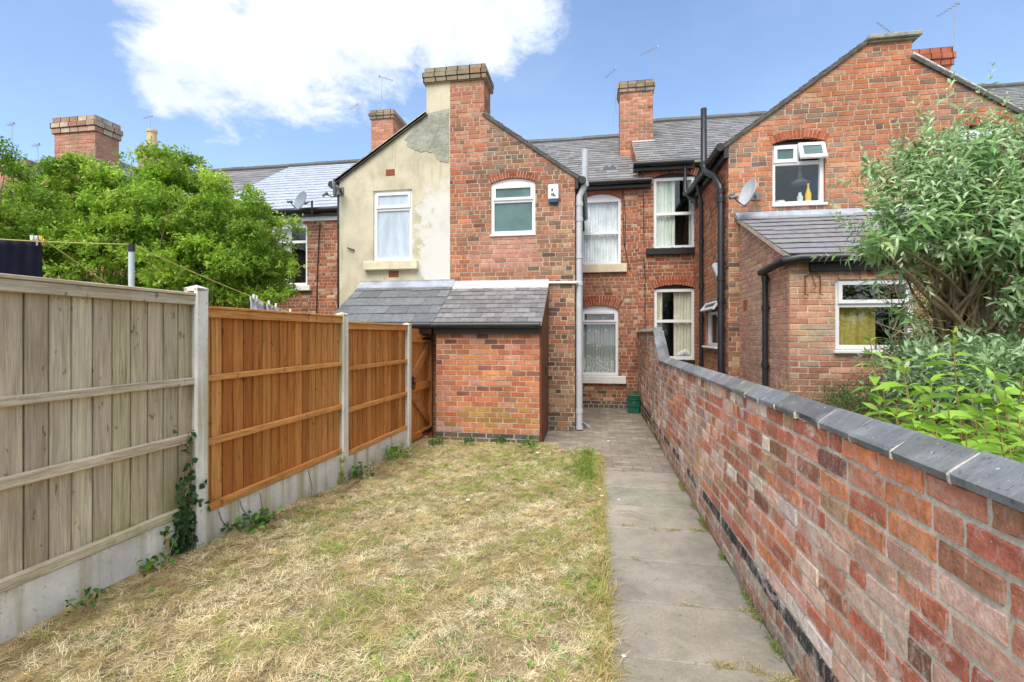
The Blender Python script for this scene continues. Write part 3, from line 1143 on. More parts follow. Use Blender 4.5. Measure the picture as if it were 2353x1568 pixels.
rzA, rzB, rzC, rzD = 7.38, 7.12, 7.75, 8.05
main_roof(houseA, PB, PA, eavA, rzA, SLATE_OLD, gx=(-0.30, PA + 0.27))
ridge_pt = (-2.41, 5.765)
def slope_roof(house, p_low, p_high, y0, y1, colour, nrow, name='wing_roof', stop=None, ys=None):
    """stop: where the front part of the slope ends against a chimney (up to depth ys)"""
    mb = MB()
    (xl, zl), (xh, zh) = p_low, p_high
    def part(ya, yb, xt, zt, n):
        if xl < xt:
            slates(mb, (xl, yb, zl), (xl, ya, zl), (xt, ya, zt), (xt, yb, zt), n, 0.26, colour)
        else:
            slates(mb, (xl, ya, zl), (xl, yb, zl), (xt, yb, zt), (xt, ya, zt), n, 0.26, colour)
    if stop is not None:
        k = (stop - xl) / (xh - xl)
        part(y0, ys, stop, zl + (zh - zl) * k, max(2, round(nrow * k)))
        part(ys, y1, xh, zh, nrow)
    else:
        part(y0, y1, xh, zh, nrow)
    return mb.build(name, [M['slate'], M['verge_dark']], house)
def lower(p, q, d=0.1, up=0.045):
    """extend a roof slope past its eave"""
    k = d / math.hypot(p[0] - q[0], p[1] - q[1])
    return (p[0] + (p[0] - q[0]) * k, p[1] + (p[1] - q[1]) * k + up), (q[0], q[1] + up)
a, b = lower(eR, ridge_pt)
slope_roof(houseA, a, b, YW - 0.03, 12.6, SLATE_OLD, 13, stop=gX['cr'] + 0.004, ys=YW + 0.51)
g = MB()
g.tube([(eR[0] + 0.13, YW - 0.06, 4.16), (eR[0] + 0.13, YH - 0.05, 4.16)], 0.06, 12)
g.box(WORLD, eR[0] + 0.008, eR[0] + 0.06, YW - 0.015, YH - 0.02, 4.03, 4.20)
g.build('gutter', M['black_plastic'], houseA, smooth=True, )
# mortar verge under the slates
def verge(house, p, q, fr, w=0.035, n=0.02, mat='mortar', name='verge'):
    m_ = MB()
    m_.hexa([fr(p[0], -0.02, p[1]), fr(q[0], -0.02, q[1]), fr(q[0], n, q[1]), fr(p[0], n, p[1]),
             fr(p[0], -0.02, p[1] + w), fr(q[0], -0.02, q[1] + w), fr(q[0], n, q[1] + w), fr(p[0], n, p[1] + w)])
    return m_.build(name, M[mat], house)
verge(houseA, (eR[0] + 0.05, eR[1] - 0.015), (gX['cr'], 5.385), fw_, 0.022, 0.014, 'cement')

# grey soil pipe with swan-neck, overflow pipe
g = MB()
pb = (-0.245, 8.36)
g.tube([(pb[0], pb[1], 0.02), (pb[0], pb[1], zY(1330, 452, pb[1])), (-0.15, pb[1], zY(1342, 425, pb[1])), (-0.15, pb[1], zY(1344, 345, pb[1]))], 0.055, 16)
for y in (945, 652, 505, 425, 590, 470):
    xx = -0.15 if y == 425 else pb[0]
    z = zY(1330, y, pb[1])
    g.tube([(xx, pb[1], z - 0.035), (xx, pb[1], z + 0.035)], 0.064, 16)
g.tube([(pb[0], pb[1], 0.015), (pb[0], pb[1], 0.06)], 0.066, 16)
g.build('soil_pipe', M['grey_plastic'], houseA, smooth=True)
g = MB()
zo = zY(1200, 652, YW)
g.tube([(xY(1095, YW), YW - 0.03, zo + 0.02), (xY(1250, YW), YW - 0.03, zo + 0.005), (pb[0] - 0.05, YW - 0.03, zo), (pb[0], pb[1] - 0.02, zo - 0.01)], 0.021, 10)
g.build('overflow_pipe', M['white_plastic'], houseA, smooth=True)
g = MB()
for pts in ([(1430, 432), (1433, 520), (1434, 560), (1442, 600), (1448, 625)], [(1432, 432), (1437, 500), (1436, 570)]):
    g.tube([(onY(x, y, YH - 0.012)) for x, y in pts], 0.007, 6)
g.build('cable', M['black_plastic'], houseA, smooth=True)
g = MB()
g.tube([onY(1331, 450, 8.6), onY(1338, 505, 8.75), onY(1340, 530, 8.9)], 0.03, 8)
g.build('gutter_outlet', M['black_plastic'], houseA, smooth=True)
# roof vent, flashings on our roof
def on_roof(px, py, ez, rz, yl=10.84):
    sl = (rz - ez) / (RY - yl)
    a = (px - CXS) / FS
    k = CS + a * SN
    q = (HYS - py) / FS / k
    y = (ez - sl * yl - EYE) / (q - sl)
    return onY(px, py, y)
p = on_roof(1400, 390, eavA, rzA)
g = MB()
for sx in (-0.07, 0.07):
    g.tube([(p[0] + sx, p[1] - 0.10, p[2] - 0.02), (p[0] + sx, p[1] + 0.16, p[2] + 0.10)], [0.075, 0.05], 12)
g.build('roof_vent', M['dish_grey'], houseA, smooth=True)

# party wall upstand between our roof and the higher one
# ================================================================== chimney on the party wall A/C
YC = 12.68
cx0, cx1 = xY(1425, YC), xY(1500, YC)
cz1 = zY(1460, 186, YC)
houseC = thing('terraced_house', (4.3, 8.3, 0), 'terraced house with wide brick gable, black soil pipe and plain slab on top', 'house')
def chimney(house, x0, x1, y0, y1, z0, z1, col, label=None, cap=0.28, over=0.05, pal=CAPB):
    mb = MB()
    brick_stack(mb, x0, x1, y0, y1, z0, z1 - cap, col, L=0.215, c=0.077)
    n = 3
    for k in range(n):
        a, b = z1 - cap + cap * k / n, z1 - cap + cap * (k + 1) / n
        o = (over * 0.6, over, over * 0.4)[k]
        mb.box(WORLD, x0 - o, x1 + o, y0 - o, y1 + o, a, b, 1)
        for fr, (p, q) in ((facing_front(y0 - o), (x0 - o, x1 + o)), (facing_right(x1 + o), (y0 - o, y1 + o)), (facing_left(x0 - o), (y0 - o, y1 + o))):
            brickwork(mb, fr, [(p, a), (q, a), (q, b), (p, b)], [], lambda u, z: pick(pal), z_base=a, c=b - a, thick=0.02, proud=0.008)
    c = mb.build('chimney', [M['brick'], M['mortar']], house)
    if label:
        c['label'] = label
    return c
ch = chimney(houseC, cx0, cx1, YC, YC + 0.55, 5.5, cz1, lambda u, z: pick(CHIM) if random.random() < .8 else pick(BROWN), 'slender brick chimney rising from the roof slope')

# ================================================================== neighbour with the rendered wing
houseB = thing('terraced_house', (-3.6, 8.3, 0), 'terraced house with patchy cream rendered wing wall', 'house')
w1 = dict(u0=xY(858, YW), u1=xY(947, YW), z0=zY(902, 601, YW), z1=zY(902, 437, YW))
capx = gX['cl']
gable_l = [(eL[0], 0), (PB, 0), (PB, capz0), (capx, capz0), (capx, 5.45), eL]
mb = MB()
brickwork(mb, fw_, gable_l, [(w1['u0'], w1['u1'], w1['z0'], w1['z1'])], lambda u, z: (0.5, 0.45, 0.3), bricks=False, mi_brick=0, mi_mortar=0)
# later coats: pale patch by the brick, grey cement below the stack
def patch(mb, pts, n, mi):
    P = [onY(x, y, YW) for x, y in pts]
    mb.face([fw_(p[0], n, p[2]) for p in P], mi)
    for i in range(len(P)):
        a, b = P[i], P[(i + 1) % len(P)]
        mb.face([fw_(a[0], n, a[2]), fw_(b[0], n, b[2]), fw_(b[0], -0.01, b[2]), fw_(a[0], -0.01, a[2])], mi)
def ragged(pts, amp=2.2, step=9):
    out = []
    for i in range(len(pts) - 1):
        (x0, y0), (x1, y1) = pts[i], pts[i + 1]
        k = max(1, int(math.hypot(x1 - x0, y1 - y0) / step))
        for j in range(k):
            t = j / k
            s = 0 if j == 0 else amp
            out.append((x0 + (x1 - x0) * t + random.uniform(-s, s), y0 + (y1 - y0) * t + random.uniform(-s, s)))
    return out + [pts[-1]]
edge_x = xY(1031, YW)
pale = ragged([(968, 470), (1000, 448), (1024, 440)]) + [(1031.0, 440), (1031.0, 648)] + ragged([(990, 648), (968, 630), (962, 590), (975, 540), (962, 505)])
grey = [(981, 262), (1031.4, 250), (1031.4, 372)] + ragged([(1022, 374), (1010, 371), (1003, 364), (1000, 357), (994, 349), (985, 351), (978, 347), (965, 350), (955, 346), (948, 341), (941, 339), (934, 333), (937, 326), (930, 322)], 1.6, 4)
patch(mb, grey, 0.008, 2)
mb.face([(eL[0], YW, 0), (eL[0], YH, 0), (eL[0], YH, 4.39), (eL[0], YW, 4.39)], 0)
room_box(mb, fw_, w1['u0'], w1['u1'], w1['z0'], w1['z1'], 3)
mb.build('rendered_wall', [M['render'], M['render_pale'], M['cement'], M['room_dark']], houseB)
w = window(houseB, fw_, w1['u0'], w1['u1'], w1['z0'], w1['z1'], transoms=(zY(902, 480, YW),), vents=(1,), glass='misted_glass', n=-0.035, fw=0.058,
           label='white bedroom window with misted glass')
sill(w, fw_, xY(840, YW), xY(962, YW), zY(900, 621, YW), w1['z0'], M['cream_stone'], 0.10)
for (x0, y0, x1, y1) in ((887, 389, 907, 404), (894, 623, 916, 637)):
    v = MB()
    a, b = onY(x0, y1, YW), onY(x1, y0, YW)
    v.box(fw_, a[0], b[0], -0.005, 0.010, a[2], b[2])
    for i in range(7):
        for j in range(4):
            uu, zz = a[0] + (b[0] - a[0]) * (i + .5) / 7, a[2] + (b[2] - a[2]) * (j + .5) / 4
            v.box(fw_, uu - .005, uu + .005, 0.008, 0.0115, zz - .007, zz + .007, 1)
    v.build('air_brick', [M['terracotta'], M['black_paint']], houseB)
verge(houseB, (eL[0] - 0.06, eL[1] - 0.05), (capx, 5.45), fw_, 0.055, 0.05, 'cream_stone')
a, b = lower(eL, ridge_pt)
slope_roof(houseB, a, b, YW - 0.05, 12.6, SLATE_OLD, 13, stop=gX['cl'] - 0.004, ys=YW + 0.51)
g = MB()
g.tube([(eL[0] - 0.12, YW - 0.08, 4.30), (eL[0] - 0.12, YH, 4.30)], 0.06, 12)
g.build('gutter', M['black_plastic'], houseB, smooth=True)
# plain rear wall and roof of B, hidden behind its wing
eavB = 4.75
mb = MB()
brickwork(mb, fh, [(PC, 0), (PB, 0), (PB, eavB), (PC, eavB)], [], colR, bricks=False)
mb.build('rear_wall', [M['brick'], M['mortar']], houseB)
main_roof(houseB, PC, PB, eavB, 7.2, SLATE_OLD, nrow=17, w=0.3, gutter=False)
g = MB()
xx = -4.60
g.tube([(xx, 8.40, 0), (xx, 8.40, zY(775, 432, 8.4)), (xx - 0.06, 8.42, zY(770, 412, 8.4))], 0.042, 12)
for y in (655, 690, 600, 520, 450, 440):
    z = zY(775, y, 8.4)
    g.tube([(xx, 8.40, z - 0.03), (xx, 8.40, z + 0.03)], 0.052, 12)
g.build('downpipe', M['black_plastic'], houseB, smooth=True)
YB = 12.75
chimney(houseB, xY(853, YB), xY(903, YB), YB, 13.7, 5.5, zY(880, 253, YB), lambda u, z: pick(CHIM), 'short brick chimney behind the rendered gable', cap=0.25)

# lean-to store of the rendered house (its slates run on from our outbuilding)
def lean_to(name, label, x0, x1, top, eave, ye, rows, w, colour, wallcol, flash, yf=YO):
    t = thing(name, ((x0 + x1) / 2, YO, 0), label, 'outbuilding')
    mb = MB()
    zt = eave - 0.10
    brickwork(mb, facing_front(yf), [(x0, -0.05), (x1, -0.05), (x1, zt), (x0, zt)], [], wallcol, L=0.211, c=0.0778, z_base=-0.02, header_every=0, thick=0.12, u_off=x0)
    zr = lambda y: eave + (top - eave) * (y - ye) / (YW - ye) - 0.06
    brickwork(mb, facing_left(x0), [(yf, -0.05), (YW, -0.05), (YW, zr(YW)), (yf, zr(yf))], [], wallcol, L=0.211, c=0.0778, z_base=-0.02, thick=0.1)
    mb.build('wall', [M['brick'], M['mortar']], t)
    mb = MB()
    slates(mb, (x0 - 0.04, ye, eave), (x1 + 0.04, ye, eave), (x1 + 0.04, YW - 0.004, top), (x0 - 0.04, YW - 0.004, top), rows, w, colour, lift=0.008, slip=0.02)
    mb.build('roof', [M['slate'], M['mortar_grey']], t)
    mb = MB()
    sl = (top - eave) / (YW - ye)
    y1, y2 = YW - 0.005, YW - 0.17
    z1, z2 = top, top - sl * 0.165
    k = 18
    for i in range(k):
        a, b = x0 - 0.04 + (x1 - x0 + 0.08) * i / k, x0 - 0.04 + (x1 - x0 + 0.08) * (i + 1) / k + 0.004
        d = random.uniform(0.02, 0.026)
        e = random.uniform(-0.012, 0.012)
        mb.hexa([(a, y2 + e, z2 + 0.002), (b, y2 + e, z2 + 0.002), (b, y1, z1 + 0.005), (a, y1, z1 + 0.005),
                 (a, y2 + e, z2 + d), (b, y2 + e, z2 + d), (b, y1, z1 + d + 0.03), (a, y1, z1 + d + 0.03)])
    mb.box(WORLD, x0 - 0.04, x1 + 0.04, YW - 0.03, YW - 0.008, z1, z1 + 0.06)
    mb.build('flashing', M[flash], t)
    g = MB()
    g.tube([(x0 - 0.05, ye - 0.035, eave - 0.035), (x1 + 0.02, ye - 0.035, eave - 0.035)], 0.05, 12)
    g.build('gutter', M['black_plastic'], t, smooth=True)
    g = MB()
    g.box(WORLD, x0 - 0.02, x1 + 0.01, ye + 0.02, YO - 0.009, eave - 0.16, eave - 0.02)
    g.build('fascia', M['black_paint'], t)
    return t
topz, eavz, ye = 2.47, zY(1120, 742, 7.10), 7.10
XO0, XO1 = -2.36, -0.79
def colO(u, z):
    if z < 0.13:
        return pick(BLUEB)
    if z < 0.30 and u < -1.9 and random.random() < 0.7:
        return jit((0.44, 0.33, 0.30))
    if 0.2 < z < 0.52 and random.random() < (0.85 if -2.0 < u < -1.3 else 0.25):
        return jit((0.34, 0.20, 0.055), 0.2)
    return pick(ORANGE)
store = lean_to('brick_outbuilding', 'orange brick lean-to outbuilding with small grey slates beside the gate', XO0, XO1, topz, eavz, ye, 9, 0.20, SLATE_LILAC, colO, 'flashing')
# plinth and brown boarded side with door frame
d = MB()
zr = lambda y: eavz + (topz - eavz) * (y - ye) / (YW - ye) - 0.05
d.hexa([(XO1 - 0.03, YO + 0.02, 0.0), (XO1 + 0.028, YO + 0.02, 0.0), (XO1 + 0.028, YW - 0.01, 0.0), (XO1 - 0.03, YW - 0.01, 0.0),
        (XO1 - 0.03, YO + 0.02, zr(YO)), (XO1 + 0.028, YO + 0.02, zr(YO)), (XO1 + 0.028, YW - 0.01, zr(YW)), (XO1 - 0.03, YW - 0.01, zr(YW))])
for k in range(7):
    y = YO + 0.1 + k * 0.135
    d.box(WORLD, XO1 + 0.028, XO1 + 0.04, y, y + 0.128, 0.03, zr(y) - 0.02)
dd = d.build('side_door', M['brown_paint'], store)
d = MB()
d.tube([(XO1 + 0.04, YO + 0.2, 1.0), (XO1 + 0.075, YO + 0.2, 1.0), (XO1 + 0.075, YO + 0.2, 1.12), (XO1 + 0.04, YO + 0.2, 1.12)], 0.007, 6)
d.build('handle', M['black_paint'], dd)
lean_to('brick_outbuilding', 'lean-to store under the rendered gable with large dark blue slates', -4.08, XO0 - 0.06, topz + 0.03, eavz + 0.005, ye - 0.01, 5, 0.33, SLATE_BLUE, lambda u, z: pick(BROWN), 'lead', yf=7.62)

# ================================================================== house C: rear wall, wing, side wall
w5 = dict(u0=xY(1502, YH), u1=xY(1597, YH), z0=zY(1550, 571, YH), z1=zY(1550, 397, YH), zs=zY(1550, 407, YH))
w6 = dict(u0=xY(1503, YH), u1=xY(1597, YH), z0=zY(1550, 827, YH), z1=zY(1550, 654, YH), zs=zY(1550, 664, YH))
eavC = zY(1540, 373, 10.84) + 0.03
XS = 2.106
mb = MB()
brickwork(mb, fh, [(PA + 0.002, 0), (XS, 0), (XS, eavC), (PA + 0.002, eavC)],
          [(w5['u0'], w5['u1'], w5['z0'], w5['z1']), (w6['u0'], w6['u1'], w6['z0'], w6['z1'])], lambda u, z: pick(REARB), L=0.215, c=0.0775, header_every=3)
for wd in (w5, w6):
    arch_ring(mb, fh, wd['u0'] - 0.02, wd['u1'] + 0.02, wd['zs'], wd['z1'] - wd['zs'], 0.17, arch_c, 16)
    arch_head(mb, fh, wd['u0'], wd['u1'], wd['zs'] - 0.005, wd['zs'], wd['z1'] - wd['zs'], -0.12, -0.06, 3)  # black filler: the shaded gap under the arch put in as colour
    room_box(mb, fh, wd['u0'], wd['u1'], wd['z0'], wd['z1'], 2)
brickwork(mb, facing_left(PA - 0.003), [(10.9, eavA - .1), (14.2, eavA - .1), (14.2, 7.35), (10.9, eavC - 0.02)], [], lambda u, z: pick(REARB), thick=0.1)
mb.build('rear_wall', [M['brick'], M['mortar'], M['room_dark'], M['black_paint']], houseC)
for wd, tr, lab, dr in ((w5, 490, 'upper window with green curtains over black sill', (('curtain_green', 0, 0.55, 0, 1, 6), ('curtain_green', 0.9, 1, 0, 1, 2))),
                        (w6, 738, 'lower window with cream curtains behind the garden wall', (('curtain_cream', 0, 0.22, 0, 1, 3), ('curtain_cream', 0.5, 1, 0, 1, 6)))):
    w = window(houseC, fh, wd['u0'], wd['u1'], wd['z0'], wd['zs'], transoms=(zY(1550, tr, YH),), glass='glass', n=-0.04, fw=0.062, drapes=dr, label=lab)
    sill(w, fh, wd['u0'] - 0.16, wd['u1'] + 0.01, wd['z0'] - 0.14, wd['z0'], M['black_paint'], 0.09)
main_roof(houseC, PA, 7.7, eavC, rzC, SLATE_OLD, gx=(PA - 0.1, XS - 0.05))
# long side wall of the wing (faces left), small open vent window in it
fs = facing_left(XS)
ySW = sorted((onX(1622, 700, XS)[1], onX(1652, 700, XS)[1]))
z10a, z10b = onX(1637, 796, XS)[2], onX(1637, 690, XS)[2]
def colS(u, z):
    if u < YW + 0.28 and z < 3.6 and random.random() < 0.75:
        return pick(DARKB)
    if z < 2.7 and u > 8.8:
        return jit((0.45, 0.20, 0.12))
    return pick(GABLE) if random.random() < .6 else pick(REARB)
mb = MB()
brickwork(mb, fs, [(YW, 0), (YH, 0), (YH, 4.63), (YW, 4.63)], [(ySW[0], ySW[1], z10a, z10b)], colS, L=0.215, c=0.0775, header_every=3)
room_box(mb, fs, ySW[0], ySW[1], z10a, z10b, 2, 0.8)
# wing front: the wide gable
fC = facing_front(YW)
gp = [(XS, 0), (6.25, 0), (6.25, 4.70), (4.70, 5.77), (4.70, 6.02), (4.14, 6.05), (XS, 4.63)]
w7 = dict(u0=xY(1775, YW), u1=xY(1896, YW), z0=zY(1835, 469, YW), z1=zY(1835, 316, YW), zs=zY(1835, 329, YW))
shift8 = 2 * 4.30 - w7['u0'] - w7['u1']
w8 = dict(u0=xY(2190, YW), u1=xY(2190, YW) + 0.8, z0=w7['z0'] + 0.02, z1=zY(2225, 287, YW), zs=zY(2225, 296, YW))
def colC(u, z):
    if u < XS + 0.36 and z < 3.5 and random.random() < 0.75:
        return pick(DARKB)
    if random.random() < (0.42 if z > 4.2 and (u < 3.3 or u > 5) else 0.13):
        return pick(SOOT)
    return pick(GABLE)
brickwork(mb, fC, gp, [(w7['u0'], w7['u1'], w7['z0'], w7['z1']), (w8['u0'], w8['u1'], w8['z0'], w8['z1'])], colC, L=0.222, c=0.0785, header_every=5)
for wd in (w7, w8):
    arch_ring(mb, fC, wd['u0'] - 0.01, wd['u1'] + 0.01, wd['zs'], wd['z1'] - wd['zs'], 0.12, arch_c, 15)
    arch_head(mb, fC, wd['u0'], wd['u1'], wd['zs'] - 0.004, wd['zs'], wd['z1'] - wd['zs'], -0.12, -0.07, 3)  # dark gap below the arch, its shade painted as a black piece
    room_box(mb, fC, wd['u0'], wd['u1'], wd['z0'], wd['z1'], 2)
brickwork(mb, facing_right(6.25), [(YW, 0), (YH, 0), (YH, 4.6), (YW, 4.6)], [], colC, bricks=False)
mb.build('wing_wall', [M['brick'], M['mortar'], M['room_dark'], M['black_paint']], houseC)
# slab on the cut-off stack
mb = MB()
mb.bevel_box(WORLD, 4.08, 4.80, YW - 0.09, YW + 0.6, 6.045, 6.115, 0.012)
mb.bevel_box(WORLD, 4.10, 4.76, YW - 0.05, YW + 0.55, 6.015, 6.043, 0.008)
mb.box(WORLD, 4.15, 4.69, YW + 0.201, YW + 0.6, 5.5, 6.012)
mb.build('stone_slab', M['cement'], houseC)
apexC = (4.18, 6.10)
for (e_, top_, nm) in (((XS, 4.63), apexC, 'wing_roof'), ((6.25, 4.70), apexC, 'wing_roof')):
    a, b = lower(e_, top_, 0.12)
    slope_roof(houseC, a, b, YW - 0.04, 12.9, SLATE_OLD, 15, stop=4.705 if e_[0] > 5 else 4.13, ys=YW + 0.61)
verge(houseC, (XS - 0.03, 4.61), (4.14, 6.05), fC, 0.025, 0.015, 'cement')
verge(houseC, (6.3, 4.67), (4.70, 5.77), fC, 0.06, 0.035, 'concrete')
g = MB()
g.tube([(XS - 0.14, YW - 0.05, 4.57), (XS - 0.14, YH - 0.02, 4.57)], 0.065, 12)
g.box(WORLD, XS - 0.075, XS - 0.008, YW - 0.02, YH - 0.02, 4.40, 4.62)
g.build('gutter', M['black_plastic'], houseC, smooth=True)
# W7: two top vents, the right one propped open
mb = MB()
n0, n1, f_ = -0.115, -0.05, 0.055
u0, u1, z0, z1 = w7['u0'], w7['u1'], w7['z0'], w7['zs']
um, zt = xY(1834, YW), zY(1835, 372, YW)
ring(mb, fC, u0, u1, z0, z1, f_, n0, n1)
mb.box(fC, u0 + f_, u1 - f_, n0 + .002, n1 - .002, zt - f_ / 2, zt + f_ / 2)
mb.box(fC, um - f_ / 2, um + f_ / 2, n0 + .003, n1 - .003, zt + f_ / 2, z1 - f_)
ring(mb, fC, u0 + 0.03, um - 0.005, zt + 0.012, z1 - 0.02, 0.05, n1 - 0.004, n1 + 0.022)
w = mb.build('window', M['upvc'], houseC)
w['label'] = 'bathroom window with one top vent propped open'
pane(w, fC, u0 + 0.08, um - 0.055, zt + 0.06, z1 - 0.07, n1, M['frosted_glass'])
pane(w, fC, u0 + f_, u1 - f_, z0 + f_, zt - f_ / 2, n1 - 0.03, M['glass'])
sash = MB()
tilt = math.radians(22)
class Tilted:
    def __call__(self, u, n, z):
        dz = z - z1
        return fC(u, n1 + n * math.cos(tilt) - dz * math.sin(tilt), z1 + dz * math.cos(tilt) + n * math.sin(tilt))
tf = Tilted()
ring(sash, tf, um + 0.005, u1 - 0.005, zt - 0.005, z1 - 0.015, 0.052, 0.0, 0.045)
s_ = sash.build('vent_sash', M['upvc'], w)
pane(w, tf, um + 0.057, u1 - 0.057, zt + 0.047, z1 - 0.067, 0.03, M['frosted_glass'])
sill(w, fC, u0 - 0.01, u1 + 0.03, z0 - 0.035, z0 + 0.004, M['upvc'], 0.035)
w = window(houseC, fC, w8['u0'], w8['u1'], w8['z0'], w8['zs'], transoms=(zY(2225, 322, YW),), vents=(1,), glass='frosted_glass', n=-0.05, fw=0.055, label='window mostly hidden behind the buddleia')
# W10
w = window(houseC, fs, ySW[0], ySW[1], z10a, z10b, transoms=(z10a + 0.60,), glass='glass', n=-0.04, fw=0.05,
           drapes=(('curtain_green', 0, 0.5, 0, 1, 3),), label='small side window with its top vent open')
sill(w, fs, ySW[0] - 0.03, ySW[1] + 0.03, z10a - 0.04, z10a, M['upvc'], 0.07)
z1s = z10b - 0.05
class Tilted2:
    def __call__(self, u, n, z):
        dz = z - z1s
        tl = math.radians(38)
        return fs(u, -0.03 + n * math.cos(tl) - dz * math.sin(tl), z1s + dz * math.cos(tl) + n * math.sin(tl))
t2 = Tilted2()
sash = MB()
ring(sash, t2, ySW[0] + 0.01, ySW[1] - 0.01, z10a + 0.60, z1s, 0.045, 0.0, 0.04)
sash.build('vent_sash', M['upvc'], w)
pane(w, t2, ySW[0] + 0.055, ySW[1] - 0.055, z10a + 0.645, z1s - 0.045, 0.025, M['frosted_glass'])

# black soil pipe with swan-neck round the gutter; rain pipes
g = MB()
g.tube([(2.025, 8.44, 0.0), (2.025, 8.44, zY(1658, 440, 8.44)), (2.02, 8.47, zY(1657, 428, 8.47)), (1.97, 8.62, zY(1640, 408, 8.7)), (1.89, 8.95, zY(1624, 396, 9.0)), (1.89, 9.05, zY(1621, 380, 9.05)),
        (1.89, 9.06, zY(1617, 250, 9.06))], 0.050, 16)
for z in (zY(1657, 690, 8.44), zY(1657, 640, 8.44), zY(1657, 440, 8.44), zY(1657, 460, 8.44)):
    g.tube([(2.025, 8.44, z - 0.04), (2.025, 8.44, z + 0.04)], 0.059, 16)
g.tube([(1.89, 9.05, zY(1621, 384, 9.05)), (1.89, 9.05, zY(1621, 372, 9.05))], 0.068, 16)
zb = zY(1655, 640, 8.44)
g.build('soil_pipe', M['black_plastic'], houseC, smooth=True)
g = MB()
g.tube([(2.03, 8.46, zb), (2.03, 8.80, zb + 0.25), (2.10, 8.82, zb + 0.25)], 0.05, 14)
g.build('branch_pipe', M['grey_plastic'], houseC, smooth=True)
g = MB()
yy = 10.02
g.tube([(2.045, yy, 0.0), (2.045, yy, 4.2), (1.97, yy - 0.02, 4.5)], 0.036, 12)
for z in (2.55, 1.9, 3.4):
    g.tube([(2.045, yy, z - 0.05), (2.045, yy, z + 0.05)], 0.05, 12)
g.build('downpipe', M['black_plastic'], houseC, smooth=True)
g = MB()
g.tube([onY(1574, 380, 10.85), onY(1574, 440, 10.85), onY(1585, 455, 10.7), onY(1597, 462, 10.4), onY(1600, 480, 10.4)], 0.034, 10)
g.build('downpipe', M['black_plastic'], houseC, smooth=True)
g = MB()
for pts in ([(1478, 400), (1479, 500), (1480, 560)], [(1480, 590), (1482, 640), (1482, 760)]):
    g.tube([onY(x, y, YH - 0.012) for x, y in pts], 0.008, 6)
g.build('cable', M['black_plastic'], houseC, smooth=True)
# lead flashing at foot of the chimney
mb = MB()
p, q = on_roof(1456, 332, eavC, rzC), on_roof(1499, 320, eavC, rzC)
mb.hexa([(cx0 + .3, YC - 0.12, p[2] - 0.02), (cx1 + 0.05, YC - 0.12, p[2] - 0.02), (cx1 + 0.05, YC + 0.0, p[2] + 0.0), (cx0 + .3, YC, p[2]),
         (cx0 + .3, YC - 0.10, p[2] + 0.03), (cx1 + 0.05, YC - 0.10, p[2] + 0.03), (cx1 + 0.05, YC - 0.01, p[2] + 0.17), (cx0 + .3, YC - 0.01, p[2] + 0.17)])
mb.build('flashing', M['flashing'], houseC)

# ================================================================== house D behind (roof and chimney at the far right)
houseD = thing('terraced_house', (7, 12, 0), 'terraced house at far right with dark slate roof behind the wide gable', 'house')
main_roof(houseD, 7.71, 16.0, 5.6, rzD, SLATE_OLD, gutter=False)
mb = MB()
brickwork(mb, fh, [(6.25, 0), (16, 0), (16, 5.6), (6.25, 5.6)], [], lambda u, z: pick(REARB), bricks=False)
mb.build('rear_wall', [M['brick'], M['mortar']], houseD)
YD = 12.7
chimney(houseD, xY(2098, YD), xY(2184, YD), YD, YD + 0.5, 5.5, zY(2145, 112, YD), lambda u, z: jit((0.42, 0.15, 0.09)), 'clean red brick chimney behind the gable', cap=0.42, over=0.07, pal=[(1, (0.42, 0.15, 0.09))])

# ================================================================== kitchen extension on house C
kit = thing('kitchen_extension', (3.8, 6.3, 0), 'pinkish buff brick kitchen extension with slate lean-to roof', 'extension')
XK0, XK1 = 2.27, 5.6
fk = facing_front(YK)
kz_t, kz_e = 3.40, 2.52
kslope = (kz_t - kz_e) / (YW - YK)
w9 = dict(u0=xY(1919, YK), u1=xY(2102, YK), z0=zY(2000, 806, YK), z1=zY(2000, 637, YK))
colK = lambda u, z: (jit((0.40, 0.34, 0.24), 0.2) if (0.9 < z < 1.9 and 2.4 < u < 2.75 and random.random() < 0.55) else pick(BUFF)) if z > 1.33 or random.random() < .3 else jit((0.36, 0.16, 0.11))
mb = MB()
brickwork(mb, fk, [(XK0, 0), (XK1, 0), (XK1, kz_e), (XK0, kz_e)], [(w9['u0'], w9['u1'], w9['z0'], w9['z1'])], colK, L=0.225, c=0.072)
brickwork(mb, facing_left(XK0), [(YK + .008, 0), (YW, 0), (YW, kz_t), (YK + .008, kz_e)], [], lambda u, z: jit((0.50, 0.27, 0.19)) if random.random() < .8 else pick(BUFF), L=0.225, c=0.072)
brickwork(mb, facing_right(XK1), [(YK, 0), (YW, 0), (YW, kz_t), (YK, kz_e)], [], colK, bricks=False)
# soldier course over the window
for k in range(24):
    u = w9['u0'] - 0.05 + k * 0.077
    mb.box(fk, u + 0.005, u + 0.072, -0.02, 0.010, w9['z1'] + 0.005, w9['z1'] + 0.14, 0, pick(BUFF))
room_box(mb, fk, w9['u0'], w9['u1'], w9['z0'], w9['z1'], 2)
mb.build('wall', [M['brick'], M['mortar_cream'], M['room_dark']], kit)
um2 = xY(2012, YK)
w = window(kit, fk, w9['u0'], w9['u1'], w9['z0'], w9['z1'], transoms=(zY(2000, 700, YK),), vents=(1,), glass='glass', n=-0.03, fw=0.055,
           drapes=(('blind_yellow', 0.06, 0.60, 0.0, 0.66, 3),), label='kitchen window with olive yellow blind')
sill(w, fk, w9['u0'] - 0.02, w9['u1'] + 0.02, w9['z0'] - 0.035, w9['z0'] + 0.003, M['upvc'], 0.05)
mb = MB()
ey = YK - 0.10
ez_ = kz_e - kslope * 0.10 + 0.05
